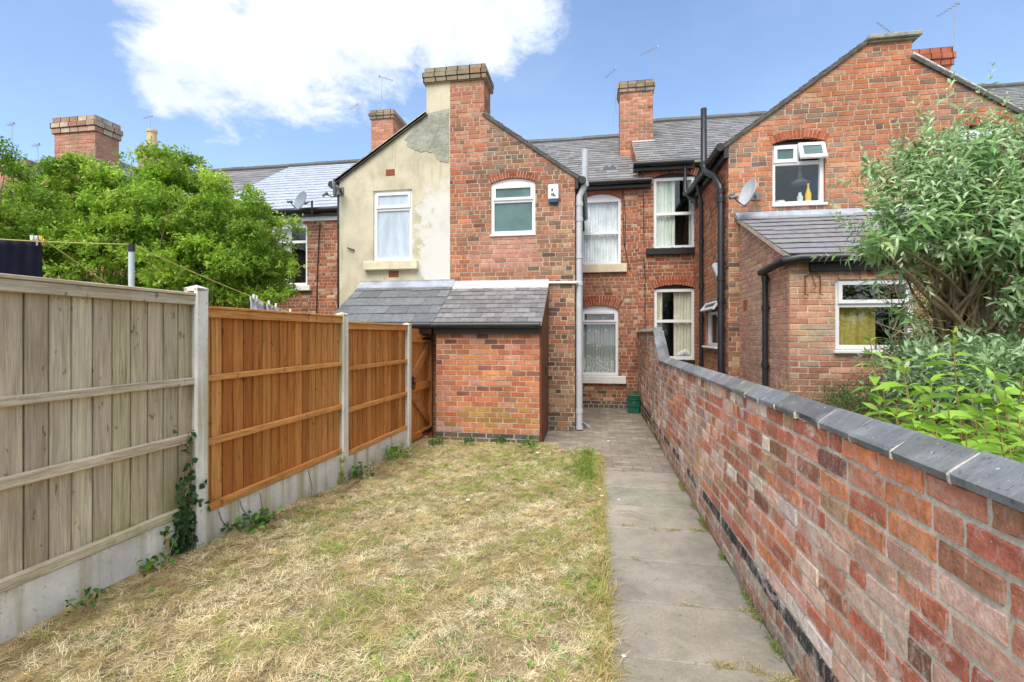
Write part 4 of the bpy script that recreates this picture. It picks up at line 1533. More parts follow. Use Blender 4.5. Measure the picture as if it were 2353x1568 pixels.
slates(mb, (XK0 - 0.05, ey, ez_), (XK1 + .05, ey, ez_), (XK1 + .05, YW - 0.004, kz_t + 0.05), (XK0 - 0.05, YW - 0.004, kz_t + 0.05), 9, 0.42,
       lambda p, u, v: jit((0.24, 0.235, 0.25), 0.08) if random.random() > 0.03 else jit((0.15, 0.14, 0.13)), lift=0.012, slip=0.05)
mb.build('roof', [M['slate'], M['mortar_cream']], kit)
mb = MB()
mb.hexa([(XK0 - 0.07, YW - 0.14, kz_t - 0.01), (XK1, YW - 0.14, kz_t - 0.01), (XK1, YW - 0.008, kz_t + 0.05), (XK0 - 0.07, YW - 0.008, kz_t + 0.05),
         (XK0 - 0.07, YW - 0.14, kz_t + 0.03), (XK1, YW - 0.14, kz_t + 0.03), (XK1, YW - 0.008, kz_t + 0.13), (XK0 - 0.07, YW - 0.008, kz_t + 0.13)])
mb.build('flashing', M['lead'], kit)
g = MB()
gz = ez_ - 0.045
g.tube([(XK1, ey - 0.03, gz), (XK0 + 0.06, ey - 0.03, gz), (XK0 - 0.06, ey + 0.05, gz - 0.01), (XK0 - 0.09, ey + 0.25, gz - 0.03), (XK0 - 0.09, 6.98, gz - 0.06)], 0.05, 12)
g.build('gutter', M['black_plastic'], kit, smooth=True)
g = MB()
g.box(WORLD, XK0 + 0.20, XK1, ey + 0.03, YK - 0.009, ez_ - 0.19, ez_ - 0.03)
g.build('fascia', M['black_paint'], kit)
g = MB()
g.tube([(XK0 - 0.06, 6.92, 0), (XK0 - 0.06, 6.92, gz - 0.09)], 0.036, 12)
for z in (gz - 0.15, 1.95, 1.2):
    g.tube([(XK0 - 0.06, 6.92, z - 0.03), (XK0 - 0.06, 6.92, z + 0.03)], 0.046, 12)
    g.box(WORLD, XK0 - 0.06, XK0, 6.92 - .01, 6.92 + .01, z - .012, z + .012)
g.build('downpipe', M['black_plastic'], kit, smooth=True)
v = MB()
a, b = onX(1745 / 1.0, 0, XK0), None
fkl = facing_left(XK0)
yA = onX(1714, 690, XK0)[1]
v.box(fkl, yA - 0.09, yA + 0.09, -0.005, 0.012, 1.98, 2.13)
v.build('air_brick', M['terracotta'], kit)

# ================================================================== houses further left
YE = 8.28
houseE = thing('terraced_house', (-10.2, 8.3, 0), 'terraced house with pale slate roof and massive chimney, half hidden by the shrub', 'house')
ex0, ex1 = xY(128, YE), xY(221, YE)
ezt = zY(175, 270, YE)
mb = MB()
exm = (ex0 + ex1) / 2
gE = [(exm - 2.3, 0), (exm + 2.3, 0), (exm + 2.3, 3.9), (exm, 5.35), (exm - 2.3, 3.9)]
brickwork(mb, facing_front(YE), gE, [], lambda u, z: pick(BROWN), thick=0.2, header_every=4)
mb.face([(exm + 2.3, YE, 0), (exm + 2.3, YH, 0), (exm + 2.3, YH, 3.9), (exm + 2.3, YE, 3.9)], 1)
mb.build('wing_wall', [M['brick'], M['mortar']], houseE)
for e_ in ((exm + 2.3, 3.9), (exm - 2.3, 3.9)):
    a, b = lower(e_, (exm, 5.35), 0.1)
    sx = ex1 if e_[0] > exm else ex0
    slope_roof(houseE, a, b, YE - 0.05, 12.3, SLATE_OLD, 12, stop=sx, ys=YE + 0.48)
    verge(houseE, (e_[0], e_[1] - 0.02), (sx, 5.33 - 1.43 * abs(sx - exm) / 2.3), facing_front(YE), 0.06, 0.03, 'cement')
chimney(houseE, ex0, ex1, YE - 0.02, YE + 0.47, 4.7, ezt, lambda u, z: jit((0.47, 0.24, 0.17)) if random.random() < .7 else pick(CHIM), 'massive square brick chimney with crumbling top', cap=0.32, over=0.05,
        pal=[(3, (0.46, 0.33, 0.25)), (2, (0.36, 0.19, 0.13)), (1, (0.55, 0.48, 0.4))])
# its main rear wall, with an arched window beside the shrub
PE = -9.85
w11 = dict(u0=xY(622, YH), u1=xY(706, YH), z0=zY(665, 657, YH), z1=zY(665, 508, YH), zs=zY(665, 519, YH))
eavE = 4.62
mb = MB()
brickwork(mb, fh, [(-8.4, 0), (PC + .1, 0), (PC + .1, eavE), (-8.4, eavE)], [(w11['u0'], w11['u1'], w11['z0'], w11['z1'])],
          lambda u, z: pick(REARB), L=0.215, c=0.0775, header_every=3)
brickwork(mb, fh, [(PE, 0), (-8.4, 0), (-8.4, eavE), (PE, eavE)], [], colR, bricks=False)
arch_ring(mb, fh, w11['u0'], w11['u1'], w11['zs'], w11['z1'] - w11['zs'], 0.13, arch_c, 16)
room_box(mb, fh, w11['u0'], w11['u1'], w11['z0'], w11['z1'], 2)
mb.build('rear_wall', [M['brick'], M['mortar'], M['room_dark']], houseE)
w = window(houseE, fh, w11['u0'], w11['u1'], w11['z0'], w11['zs'], transoms=(zY(665, 556, YH),), glass='glass',
           head=(w11['zs'] - 0.002, w11['zs'], w11['z1'] - w11['zs'] - 0.004), n=-0.04, fw=0.06,
           drapes=(('curtain_green', 0.0, 0.5, 0, 1, 5),), label='arched white window half hidden by leaves')
sill(w, fh, w11['u0'] - 0.05, xY(716, YH), zY(685, 669, YH), w11['z0'], M['painted_stone'], 0.09)
main_roof(houseE, PE, PC, eavE, 7.12, SLATE_GLARE, nrow=17, w=0.3, slip=0.0)
fb = MB()
fb.box(fh, -8.6, PC + 0.1, 0.008, 0.05, eavE - 0.27, eavE - 0.172)
fb.build('fascia', M['upvc'], houseE)
g = MB()
g.tube([onY(735, 512, 10.97), onY(733, 545, 10.98), onY(729, 640, 10.98), onY(727, 740, 10.98)], 0.014, 6)
g.build('cable', M['black_plastic'], houseE, smooth=True)
houseF = thing('terraced_house', (-15.5, 11, 0), 'terraced house at far left with low brick chimney and cream chimney pot', 'house')
main_roof(houseF, -18, PE - 0.004, 4.60, 7.10, SLATE_OLD, nrow=17, w=0.3)
mb = MB()
brickwork(mb, fh, [(-18, 0), (PE, 0), (PE, 4.6), (-18, 4.6)], [], lambda u, z: pick(REARB), bricks=False)
mb.build('rear_wall', [M['brick'], M['mortar']], houseF)
YF = 12.75
c1 = chimney(houseF, xY(318, YF), xY(350, YF), YF, YF + 1.3, 5.0, zY(334, 336, YF), lambda u, z: pick(CHIM), 'brick chimney carrying one cream pot', cap=0.25,
             pal=[(1, (0.30, 0.19, 0.13)), (1, (0.22, 0.17, 0.13))])
px_, pz_ = xY(346, YF + 0.15), zY(346, 336, YF + 0.15)
p = MB()
p.tube([(px_, YF + 0.2, pz_ - 0.05), (px_, YF + 0.2, pz_ + 0.05), (px_, YF + 0.2, pz_ + 0.42), (px_, YF + 0.2, pz_ + 0.43), (px_, YF + 0.2, pz_ + 0.50)], [0.15, 0.14, 0.115, 0.14, 0.135], 16)
p.build('chimney_pot', M['buff_pot'], c1, smooth=True)
YG = 10.0
c2 = chimney(houseF, xY(-45, YG), xY(62, YG), YG, YG + 0.62, 3.4, zY(20, 370, YG), lambda u, z: pick(CHIM) if random.random() < .8 else pick(SOOT), 'low wide brick chimney at the far left', cap=0.24, over=0.06)
# ================================================================== boundary fence
FA = math.radians(1.86)
FDIR, FN = Vector((math.sin(FA), math.cos(FA), 0)), Vector((math.cos(FA), -math.sin(FA), 0))
fence = Frame(FN * -2.756, FDIR, FN)          # u along the fence away from the viewer, n towards the lawn

def fence_at(px):
    """run along the fence at a surveyed bearing"""
    d = 5200 / 1.632 / (1403.2 - px)
    return (d - 0.5406) / 0.9806

GREYW = [(3, (0.49, 0.42, 0.295)), (2, (0.47, 0.415, 0.27)), (2, (0.54, 0.47, 0.34)), (1, (0.45, 0.35, 0.21))]
CEDAR = [(3, (0.57, 0.240, 0.060)), (2, (0.50, 0.195, 0.044)), (2, (0.62, 0.29, 0.085)), (1, (0.42, 0.155, 0.036))]

def ground_on_fence(u):
    p = fence(u, 0.03, 0)
    return lawn_z(p[0], p[1])

def concrete_post(u, z_top, label):
    p = fence(u, -0.05, 0)
    t = thing('concrete_post', (p[0], p[1], 0), label, 'fence post', 'concrete fence posts')
    mb = MB()
    z0 = ground_on_fence(u) - 0.25
    for (a, b, n0, n1) in ((-0.05, 0.05, -0.105, -0.078), (-0.05, 0.05, -0.027, 0.0)):
        mb.bevel_box(fence, u + a, u + b, n0, n1, z0, z_top - 0.022, 0.004)
    mb.box(fence, u - 0.022, u + 0.022, -0.08, -0.025, z0, z_top - 0.022)
    # weathered cap: low pyramid
    c = [fence(u - 0.05, -0.105, z_top - 0.024), fence(u + 0.05, -0.105, z_top - 0.024), fence(u + 0.05, 0, z_top - 0.024), fence(u - 0.05, 0, z_top - 0.024)]
    d = [fence(u - 0.05, -0.105, z_top - 0.045), fence(u + 0.05, -0.105, z_top - 0.045), fence(u + 0.05, 0, z_top - 0.045), fence(u - 0.05, 0, z_top - 0.045)]
    top = fence(u, -0.052, z_top)
    for i in range(4):
        mb.face([c[i], c[(i + 1) % 4], top])
        mb.face([d[i], d[(i + 1) % 4], c[(i + 1) % 4], c[i]])
    mb.face(d)
    mb.build('post', M['concrete'], t)
    return t

def gravel_board(u0, u1, z_top, label):
    mb = MB()
    z0 = min(ground_on_fence(u0), ground_on_fence(u1)) - 0.12
    mb.bevel_box(fence, u0, u1, -0.075, -0.03, z0, z_top, 0.005)
    o = mb.build('gravel_board', M['concrete'])
    tag(o, label, 'gravel board', 'concrete gravel boards under the fence')
    return o

def fence_panel(u0, u1, z0, z1, rails, pitch, pal, mat, label, cap_face=0.06):
    p = fence((u0 + u1) / 2, -0.05, 0)
    t = thing('fence_panel', (p[0], p[1], z0), label, 'fence panel', 'fence panels along the lawn')
    n = max(1, int(round((u1 - u0) / pitch)))
    w = (u1 - u0) / n
    mb = MB()
    for k in range(n):
        a, b = u0 + k * w + 0.0045, u0 + (k + 1) * w - 0.0045
        c = pick(pal)
        dz = random.uniform(-0.003, 0.003)
        s, q = random.uniform(0, 0.003), random.uniform(-0.002, 0.002)
        mb.hexa([fence(a + q, -0.079, z0), fence(b + q, -0.079, z0), fence(b + q, -0.066 + s, z0), fence(a + q, -0.0615, z0),
                 fence(a, -0.079, z1 - 0.012 + dz), fence(b, -0.079, z1 - 0.012 + dz), fence(b, -0.066 + s, z1 - 0.012 + dz), fence(a, -0.0615, z1 - 0.012 + dz)], 0, c)
        # the thin edge of the next board, lapped behind; tinted darker as the gap's shadow line
        mb.box(fence, b - 0.01, min(b + 0.016, u1), -0.088, -0.0795, z0, z1 - 0.02, 0, tuple(x * 0.8 for x in c))
    mb.build('boards', M[mat], t)
    for (lo, hi) in rails:
        r = MB()
        r.bevel_box(fence, u0, u1, -0.0605, -0.018, lo, hi, 0.004, 0, jit(pal[2][1], 0.06))
        r.build('rail', M[mat + '_rail'], t)
    r = MB()
    r.bevel_box(fence, u0, u1, -0.0605, -0.016, z1 - 0.022 - cap_face, z1 - 0.022, 0.003, 0, jit(pal[2][1], 0.06))
    r.build('rail', M[mat + '_rail'], t)
    r = MB()
    r.bevel_box(fence, u0, u1, -0.088, -0.006, z1 - 0.020, z1, 0.004, 0, jit(pal[2][1], 0.06))
    r.build('capping', M[mat + '_rail'], t)
    return t

UP = [2.917, 4.794, 6.505]
concrete_post(UP[0], 1.945, 'nearest tall concrete fence post between grey and orange panels, ivy at its foot')
concrete_post(UP[1], 1.842, 'concrete fence post between the two orange panels')
concrete_post(UP[2], 1.770, 'concrete fence post beside the timber gate')
U0 = 1.02
fence_panel(U0, UP[0] - 0.028, 0.398, 1.885, [(1.262, 1.309), (0.874, 0.930), (0.400, 0.452)], 0.108, GREYW, 'weathered_wood', 'weathered grey feather-edge fence panel with greenish stains')
fence_panel(UP[0] + 0.028, UP[1] - 0.028, 0.348, 1.803, [(1.271, 1.314), (0.817, 0.864), (0.350, 0.403)], 0.107, CEDAR, 'cedar', 'large orange feather-edge fence panel next to the grey one')
fence_panel(UP[1] + 0.028, UP[2] - 0.028, 0.288, 1.743, [(1.210, 1.257), (0.757, 0.807), (0.290, 0.338)], 0.107, CEDAR, 'cedar', 'orange feather-edge fence panel next to the gate')
gravel_board(U0, UP[0] - 0.028, 0.395, 'algae streaked concrete board under the weathered grey panel')
gravel_board(UP[0] + 0.028, UP[1] - 0.028, 0.345, 'concrete board carrying bare tendrils under the larger orange panel')
gravel_board(UP[1] + 0.028, UP[2] - 0.028, 0.285, 'clean concrete board under the orange panel nearest the gate')

# gate between last post and outbuilding
gu0, gu1, gz0, gz1 = UP[2] + 0.075, 7.36, 0.03, 1.69
p = fence(gu0, -0.05, 0)
gate = thing('garden_gate', (p[0], p[1], gz0), 'orange timber garden gate with diagonal braces and black latch', 'gate')
gate_post = MB()
gate_post.bevel_box(fence, gu1 + 0.012, gu1 + 0.085, -0.10, -0.012, -0.05, 1.72, 0.004, 0, (0.40, 0.16, 0.045))
tag(gate_post.build('gate_post', M['cedar']), 'dark timber gate post against the brick outbuilding', 'gate post')
mb = MB()
n = 9
wv = (gu1 - gu0) / n
for k in range(n):
    a, b = gu0 + k * wv + 0.002, gu0 + (k + 1) * wv - 0.002
    mb.box(fence, a, b, -0.085, -0.067 + 0.001 * (k % 2), gz0, gz1, 0, pick(CEDAR))
mb.build('boards', M['cedar'], gate)
for (lo, hi) in ((1.49, 1.585), (0.775, 0.885), (0.075, 0.165)):
    r = MB()
    r.bevel_box(fence, gu0, gu1, -0.066, -0.025, lo, hi, 0.003, 0, jit((0.52, 0.215, 0.055), 0.06))
    r.build('rail', M['cedar_rail'], gate)
def brace(a, b, w):
    r = MB()
    (u0, z0), (u1, z1) = a, b
    r.hexa([fence(u0, -0.0655, z0 - w), fence(u1, -0.0655, z1 - w), fence(u1, -0.028, z1 - w), fence(u0, -0.028, z0 - w),
            fence(u0, -0.0655, z0 + w), fence(u1, -0.0655, z1 + w), fence(u1, -0.028, z1 + w), fence(u0, -0.028, z0 + w)], 0, jit((0.45, 0.19, 0.065), 0.08))
    return r.build('brace', M['cedar_rail'], gate)
brace((gu0 + 0.07, 0.96), (gu1 - 0.04, 1.41), 0.075)
brace((gu0 + 0.07, 0.73), (gu1 - 0.04, 0.27), 0.065)
r = MB()
r.bevel_box(fence, gu0 + 0.0, gu0 + 0.06, -0.0655, -0.03, gz0, gz1, 0.003, 0, (0.40, 0.17, 0.05))
r.build('stile', M['cedar'], gate)
for z in (1.54, 0.12):
    r = MB()
    r.box(fence, gu1 - 0.34, gu1 + 0.03, -0.0245, -0.018, z - 0.018, z + 0.018)
    r.tube([fence(gu1 + 0.01, -0.012, z - 0.04), fence(gu1 + 0.01, -0.012, z + 0.04)], 0.012, 8)
    r.build('hinge', M['black_paint'], gate)
r = MB()
za = 0.93
r.box(fence, gu0 - 0.02, gu0 + 0.10, -0.0245, -0.016, za - 0.05, za + 0.07)
r.tube([fence(gu0 - 0.05, 0.012, za + 0.04), fence(gu0 + 0.10, 0.012, za + 0.04)], 0.010, 8)
ringp = [fence(gu0 + 0.05 + 0.045 * math.cos(t), 0.0, za - 0.06 + 0.045 * math.sin(t)) for t in [i * math.pi / 8 for i in range(17)]]
r.tube(ringp, 0.008, 8)
r.tube([fence(gu0 - 0.04, 0.0, za - 0.07), fence(gu0 + 0.11, 0.006, za - 0.02)], 0.010, 8)
r.build('latch', M['black_paint'], gate, smooth=True)

# ================================================================== garden wall
WX0, WX1 = 0.935, 1.045
gw = thing('garden_wall', (0.99, 3, 0), 'old red brick garden wall with blue-grey saddleback coping stepping up at the house', 'wall')
fl = facing_left(WX0)
GB = [(4, (0.48, 0.165, 0.108)), (3, (0.58, 0.250, 0.170)), (3, (0.66, 0.39, 0.305)), (2, (0.38, 0.175, 0.108)), (2, (0.69, 0.48, 0.39)),
      (2.2, (0.68, 0.265, 0.135)), (1.4, (0.52, 0.33, 0.20)), (1.2, (0.72, 0.62, 0.55)), (0.45, (0.24, 0.115, 0.09))]
COURSE, LEN = 0.0872, 0.240
Z_TOP = 1.222
def wall_top(y):
    if y < 7.30:
        return Z_TOP
    if y < 7.95:
        return Z_TOP + (y - 7.30) / 0.65 * 0.42
    return Z_TOP + 0.42
poly = [(-0.6, -0.05), (YH - 0.006, -0.05), (YH - 0.006, wall_top(9)), (7.95, wall_top(9)), (7.30, Z_TOP), (-0.6, Z_TOP)]
mb = MB()
brickwork(mb, fl, poly, [], lambda u, z: (1, 1, 1), bricks=False, thick=WX1 - WX0, caps=True)
row = 0
base_z = Z_TOP - 14 * COURSE
BAND = 2                                     # black damp course of engineering brick
while base_z + row * COURSE < wall_top(9):
    za, zb = base_z + row * COURSE, base_z + (row + 1) * COURSE
    y = -0.55 + random.uniform(0, LEN) - LEN
    hdr = row % 4 == 1
    y = -0.85 + (LEN / 2 if row % 2 else 0) + (LEN / 4 if hdr else 0)
    while y < YH - 0.02:
        w = LEN / 2 if (hdr and random.random() < 0.5) or random.random() < 0.16 else LEN
        w *= random.uniform(0.97, 1.02)
        j = 0.0078
        a, b = y + j, min(y + w - j, YH - 0.012)
        y += w
        if a < -0.5 or b - a < 0.03:
            continue
        top = min(zb - j + 0.0005, wall_top((a + b) / 2) - 0.01)
        if top - (za + j) < 0.03:
            continue
        yc = (a + b) / 2
        c = pick(GB)
        if row == BAND:
            c = jit((0.055, 0.055, 0.058), 0.25)
        elif row < BAND:
            c = jit((0.36, 0.30, 0.235), 0.2) if random.random() < 0.5 else jit((0.33, 0.19, 0.14), 0.2)
            if yc > 7.2 and random.random() < 0.85:
                c = jit((0.085, 0.085, 0.028), 0.3)
        elif yc > 6.5 and random.random() < 0.5:
            c = jit((0.30, 0.185, 0.12), 0.15)
        if row >= 2 and 4.2 < yc < 8.6 and random.random() < 0.35:
            c = jit((0.44, 0.30, 0.255), 0.12)
        # a worn brick: bevelled face grid, a little crooked, corners nibbled
        pr = 0.0065 + random.uniform(-0.0022, 0.0022)
        e = 0.004
        us = [a, a + e, a + (b - a) * 0.33, a + (b - a) * 0.67, b - e, b]
        vs = [za + j, za + j + e, (za + top) / 2, top - e, top]
        near = yc < 4.2
        idx = {}
        bb = len(mb.v)
        amp = 0.0034 if near else 0.002
        for iu, u in enumerate(us):
            for iv, v in enumerate(vs):
                rim = iu in (0, 5) or iv in (0, 4)
                corner = iu in (0, 1, 4, 5) and iv in (0, 1, 3, 4)
                nn = -0.004 if rim else pr + random.uniform(-amp, amp) * 0.6
                du = random.uniform(-amp, amp) * (1.4 if not rim else 1)
                dv = random.uniform(-amp, amp) * (1.4 if not rim else 1)
                idx[(iu, iv)] = len(mb.v)
                mb.v.append(fl(u + du, nn, v + dv))
        for iu in range(5):
            for iv in range(4):
                mb.f.append((idx[(iu, iv)], idx[(iu + 1, iv)], idx[(iu + 1, iv + 1)], idx[(iu, iv + 1)]))
                mb.m.append(0)
                mb.t.append(c)
    row += 1
mb.build('brickwork', [M['garden_brick'], M['mortar_grey']], gw)
# saddleback coping stones with mortar joints
mb = MB()
def coping_piece(y0, z0, y1, z1, mi, tint, d=0.0, chip=False):
    prof = [(0.911, -0.004), (0.908, 0.016), (0.914, 0.024), (0.980, 0.074), (0.988, 0.077), (0.996, 0.074), (1.062, 0.024), (1.068, 0.016), (1.065, -0.004)]
    prof = [(x + random.uniform(-.0022, .0022), z - d + random.uniform(-.0022, .0022)) for x, z in prof]
    A = [(x, y0, z0 + z) for x, z in prof]
    B = [(x, y1, z1 + z) for x, z in prof]
    if chip:
        B[0] = (B[0][0] + 0.018, B[0][1], B[0][2]); B[1] = (B[1][0] + 0.022, B[1][1], B[1][2] + 0.014)
    for i in range(len(prof)):
        k = (i + 1) % len(prof)
        mb.face([A[i], A[k], B[k], B[i]], mi, tint)
    mb.face(A, mi, tint)
    mb.face(B, mi, tint)
ys = -0.55
STONE = [(3, (0.178, 0.184, 0.192)), (2, (0.205, 0.213, 0.225)), (1, (0.215, 0.212, 0.208)), (1, (0.145, 0.149, 0.152))]
while ys < 7.30:
    ln = 0.252 + random.uniform(-0.006, 0.006)
    y1 = min(ys + ln, 7.30)
    coping_piece(ys + 0.004, Z_TOP, y1 - 0.004, Z_TOP, 0, pick(STONE), chip=(abs(ys - 2.2) < 0.15))
    coping_piece(y1 - 0.006, Z_TOP, y1 + 0.006, Z_TOP, 1, (1, 1, 1), 0.003)
    ys = y1
k = 4
for i in range(k):
    a, b = 7.30 + 0.65 * i / k, 7.30 + 0.65 * (i + 1) / k
    coping_piece(a + 0.003, wall_top(a + 1e-4), b - 0.003, wall_top(b - 1e-4), 0, pick(STONE))
    coping_piece(b - 0.005, wall_top(b - 1e-4), b + 0.004, wall_top(b), 1, (1, 1, 1), 0.003)
for i in range(9):
    a, b = 7.95 + (YH - 7.96) * i / 9, 7.95 + (YH - 7.96) * (i + 1) / 9
    coping_piece(a + 0.003, wall_top(9), b - 0.003, wall_top(9), 0, jit((0.21, 0.20, 0.17), 0.15))
    coping_piece(b - 0.005, wall_top(9), b + 0.001, wall_top(9), 1, (1, 1, 1), 0.003)
mb.build('coping', [M['coping'], M['mortar_grey']], gw)

# ================================================================== green food caddy by the wall
cx, cy = onZ(1453, 943, 0)[0], 10.42
cad = thing('waste_caddy', (cx, cy, 0), 'small dark green kerbside caddy standing in the corner by the wall', 'waste caddy')
def tapered(mb, w0, d0, w1, d1, z0, z1, mi=0):
    mb.hexa([(cx - w0, cy - d0, z0), (cx + w0, cy - d0, z0), (cx + w0, cy + d0, z0), (cx - w0, cy + d0, z0),
             (cx - w1, cy - d1, z1), (cx + w1, cy - d1, z1), (cx + w1, cy + d1, z1), (cx - w1, cy + d1, z1)], mi)
mb = MB()
tapered(mb, 0.105, 0.10, 0.108, 0.103, 0.0, 0.12)
tapered(mb, 0.120, 0.115, 0.122, 0.117, 0.121, 0.135)
tapered(mb, 0.110, 0.105, 0.124, 0.120, 0.136, 0.31)
tapered(mb, 0.135, 0.130, 0.137, 0.132, 0.311, 0.335)
b_ = mb.build('body', M['green_plastic'], cad)
mb = MB()
mb.bevel_box(WORLD, cx - 0.139, cx + 0.139, cy - 0.135, cy + 0.135, 0.336, 0.372, 0.012)
mb.bevel_box(WORLD, cx - 0.06, cx + 0.06, cy - 0.07, cy + 0.07, 0.3725, 0.385, 0.006)
mb.build('lid', M['green_plastic'], cad)
mb = MB()
mb.tube([(cx - 0.138, cy - 0.10, 0.33), (cx - 0.10, cy - 0.142, 0.30), (cx, cy - 0.15, 0.285), (cx + 0.10, cy - 0.142, 0.30), (cx + 0.138, cy - 0.10, 0.33)], 0.009, 8)
mb.build('handle', M['green_plastic'], cad, smooth=True)
mb = MB()
for k in range(3):
    a = math.radians(90 + 120 * k)
    c_ = [(cx + 0.024 * math.cos(a + t), cy - 0.125, 0.22 + 0.024 * math.sin(a + t)) for t in (0, 0.5, 1.0, 1.5)]
    mb.tube(c_, [0.004, 0.004, 0.006, 0.002], 6)
mb.build('emblem', M['pale_green_plastic'], cad)

# grey gutter offcut beside the soil pipe
mb = MB()
q0, q1 = onZ(1339, 975, 0.03), onZ(1356, 981, 0.03)
mb.hexa([(q0[0], q0[1] - .05, 0.0), (q1[0], q1[1] - .07, 0.0), (q1[0], q1[1] + .05, 0), (q0[0], q0[1] + .08, 0),
         (q0[0], q0[1] - .05, 0.07), (q1[0], q1[1] - .07, 0.035), (q1[0], q1[1] + .05, 0.035), (q0[0], q0[1] + .08, 0.07)])
tag(mb.build('pipe_shoe', M['grey_plastic']), 'small grey plastic drain shoe lying at the foot of the pipe', 'drain shoe')

# ================================================================== things fixed to the houses
def at_facing(c, f):
    f = Vector(f).normalized()
    r = f.cross(Vector((0, 0, 1))).normalized()
    return f, r, r.cross(f)

def satellite_dish(c, f, r, wall_pt, label, mat, post=None):
    c = Vector(c)
    f, rt, up = at_facing(c, f)
    t = thing('satellite_dish', c, label, 'satellite dish', 'satellite dishes')
    mb = MB()
    R_, S_ = 5, 28
    grid = {}
    for sgn, off in ((1, 0.0), (2, -0.012)):
        for i in range(R_ + 1):
            for j in range(S_):
                a = 2 * math.pi * j / S_
                q = i / R_
                p = c + rt * (r * 0.92 * q * math.cos(a)) + up * (r * 1.08 * q * math.sin(a)) + f * (r * 0.20 * q * q + off)
                grid[(sgn, i, j)] = len(mb.v)
                mb.v.append(tuple(p))
        for i in range(R_):
            for j in range(S_):
                mb.f.append((grid[(sgn, i, j)], grid[(sgn, i, (j + 1) % S_)], grid[(sgn, i + 1, (j + 1) % S_)], grid[(sgn, i + 1, j)]))
                mb.m.append(0)
                mb.t.append((1, 1, 1))
    for j in range(S_):
        mb.f.append((grid[(1, R_, j)], grid[(1, R_, (j + 1) % S_)], grid[(2, R_, (j + 1) % S_)], grid[(2, R_, j)]))
        mb.m.append(0)
        mb.t.append((1, 1, 1))
    mb.build('reflector', M[mat], t, smooth=True)
    mb = MB()
    low = c - up * r * 1.05 + f * r * 0.2
    lnb = c + f * r * 1.15 - up * r * 0.75
    mb.tube([c - f * 0.03 - up * 0.02, low - f * 0.03, low + f * 0.03, lnb], 0.012, 8)
    mb.build('feed_arm', M['metal'], t)
    mb = MB()
    tip = (c - lnb).normalized()
    mb.tube([lnb - tip * 0.06, lnb + tip * 0.01, lnb + tip * 0.05], [0.025, 0.025, 0.035], 10)
    mb.build('receiver', M['metal'], t, smooth=True)
    mb = MB()
    pts = [c - f * 0.015, c - f * 0.10] + [Vector(p) for p in (post or [])] + [Vector(wall_pt)]
    mb.tube(pts, 0.018, 8)
    w = Vector(wall_pt)
    mb.tube([c - f * 0.012, c - f * 0.06], [0.06, 0.04], 10)
    mb.bevel_box(Frame(w, (1, 0, 0), (0, -1, 0)), -0.07, 0.07, -0.02, 0.012, -0.07, 0.07, 0.004)
    mb.build('bracket', M['metal'], t)
    return t

pc = onY(693, 463, 10.55)
satellite_dish(pc, (-0.35, -0.85, 0.30), 0.225, onY(725, 499, 10.985), 'grey satellite dish on a bent pole below the pale slate roof', 'dish_grey',
               [onY(717, 462, 10.6), onY(717, 490, 10.8)])
satellite_dish(onY(770, 432, 8.05), (-0.80, -0.35, -0.05), 0.15, (eL[0] + 0.02, YW - 0.012, zY(778, 440, YW)), 'dark satellite dish seen edge-on at the corner of rendered wing', 'dish_grey')
pc = onY(1722, 444, 7.95)
satellite_dish(pc, (-0.92, -0.30, 0.30), 0.20, onY(1737, 450, 8.27), 'pale satellite dish on the gable beside the black soil pipe', 'dish_pale')

al = thing('alarm_box', onY(1272, 447, YW), 'white burglar alarm box with blue base on the brick wing', 'alarm box')
a, b = onY(1260, 461, YW), onY(1284, 426, YW)
mb = MB()
mb.bevel_box(fw_, a[0], b[0], 0.009, 0.075, a[2], b[2], 0.014)
mb.build('cover', M['white_plastic'], al)
mb = MB()
mb.bevel_box(fw_, a[0] + 0.006, b[0] - 0.006, 0.009, 0.068, a[2] - 0.058, a[2] - 0.001, 0.014)
mb.build('light_lens', M['blue_plastic'], al)
mb = MB()
for (ux, uz, w, h) in ((0.40, 0.62, 0.025, 0.045), (0.36, 0.58, 0.012, 0.02), (0.38, 0.30, 0.02, 0.05), (0.52, 0.36, 0.018, 0.035), (0.62, 0.24, 0.022, 0.03), (0.50, 0.22, 0.012, 0.03), (0.72, 0.18, 0.012, 0.012)):
    u, z = a[0] + (b[0] - a[0]) * ux, a[2] + (b[2] - a[2]) * uz
    mb.box(fw_, u - w / 2, u + w / 2, 0.07, 0.0765, z - h / 2, z + h / 2)
mb.build('printed_mark', M['black_paint'], al)

# ---- television aerials on the chimneys
def aerial(foot, top, boom, n, half, label, spread=0.085, mast=0.006):
    half *= 0.6
    t = thing('television_aerial', foot, label, 'aerial', 'television aerials on the chimneys')
    mb = MB()
    mb.tube([foot, top], mast, 6)
    mb.build('mast', M['aerial_metal'], t)
    mb = MB()
    d = Vector(boom).normalized()
    s = d.cross(Vector((0, 0, 1))).normalized()
    b0 = Vector(top) - d * 0.1
    mb.tube([b0, b0 + d * (spread * n)], 0.005, 6)
    for i in range(n):
        p = b0 + d * (spread * (i + 0.3))
        h = half * (1 - 0.04 * i)
        mb.tube([p - s * h, p + s * h], 0.003, 5)
    mb.box(Frame(b0, (1, 0, 0), (0, 1, 0)), -0.014, 0.014, -0.014, 0.014, -0.03, 0.03)
    mb.build('antenna', M['aerial_metal'], t)
    return t
YA = 12.9
aerial(onY(876, 250, YA), onY(878, 178, YA), (0.25, 0.5, 0.1), 6, 0.10, 'thin aerial standing on the chimney behind the rendered gable')
aerial(onY(848, 300, YA), onY(817, 243, YA), (-0.8, 0.5, -0.1), 5, 0.10, 'leaning aerial beside the chimney behind the rendered gable')
aerial(onY(1416, 260, YC + 0.2), onY(1410, 162, YC + 0.2), (-0.35, 0.6, 0), 6, 0.12, 'aerial on the left side of the slender chimney')
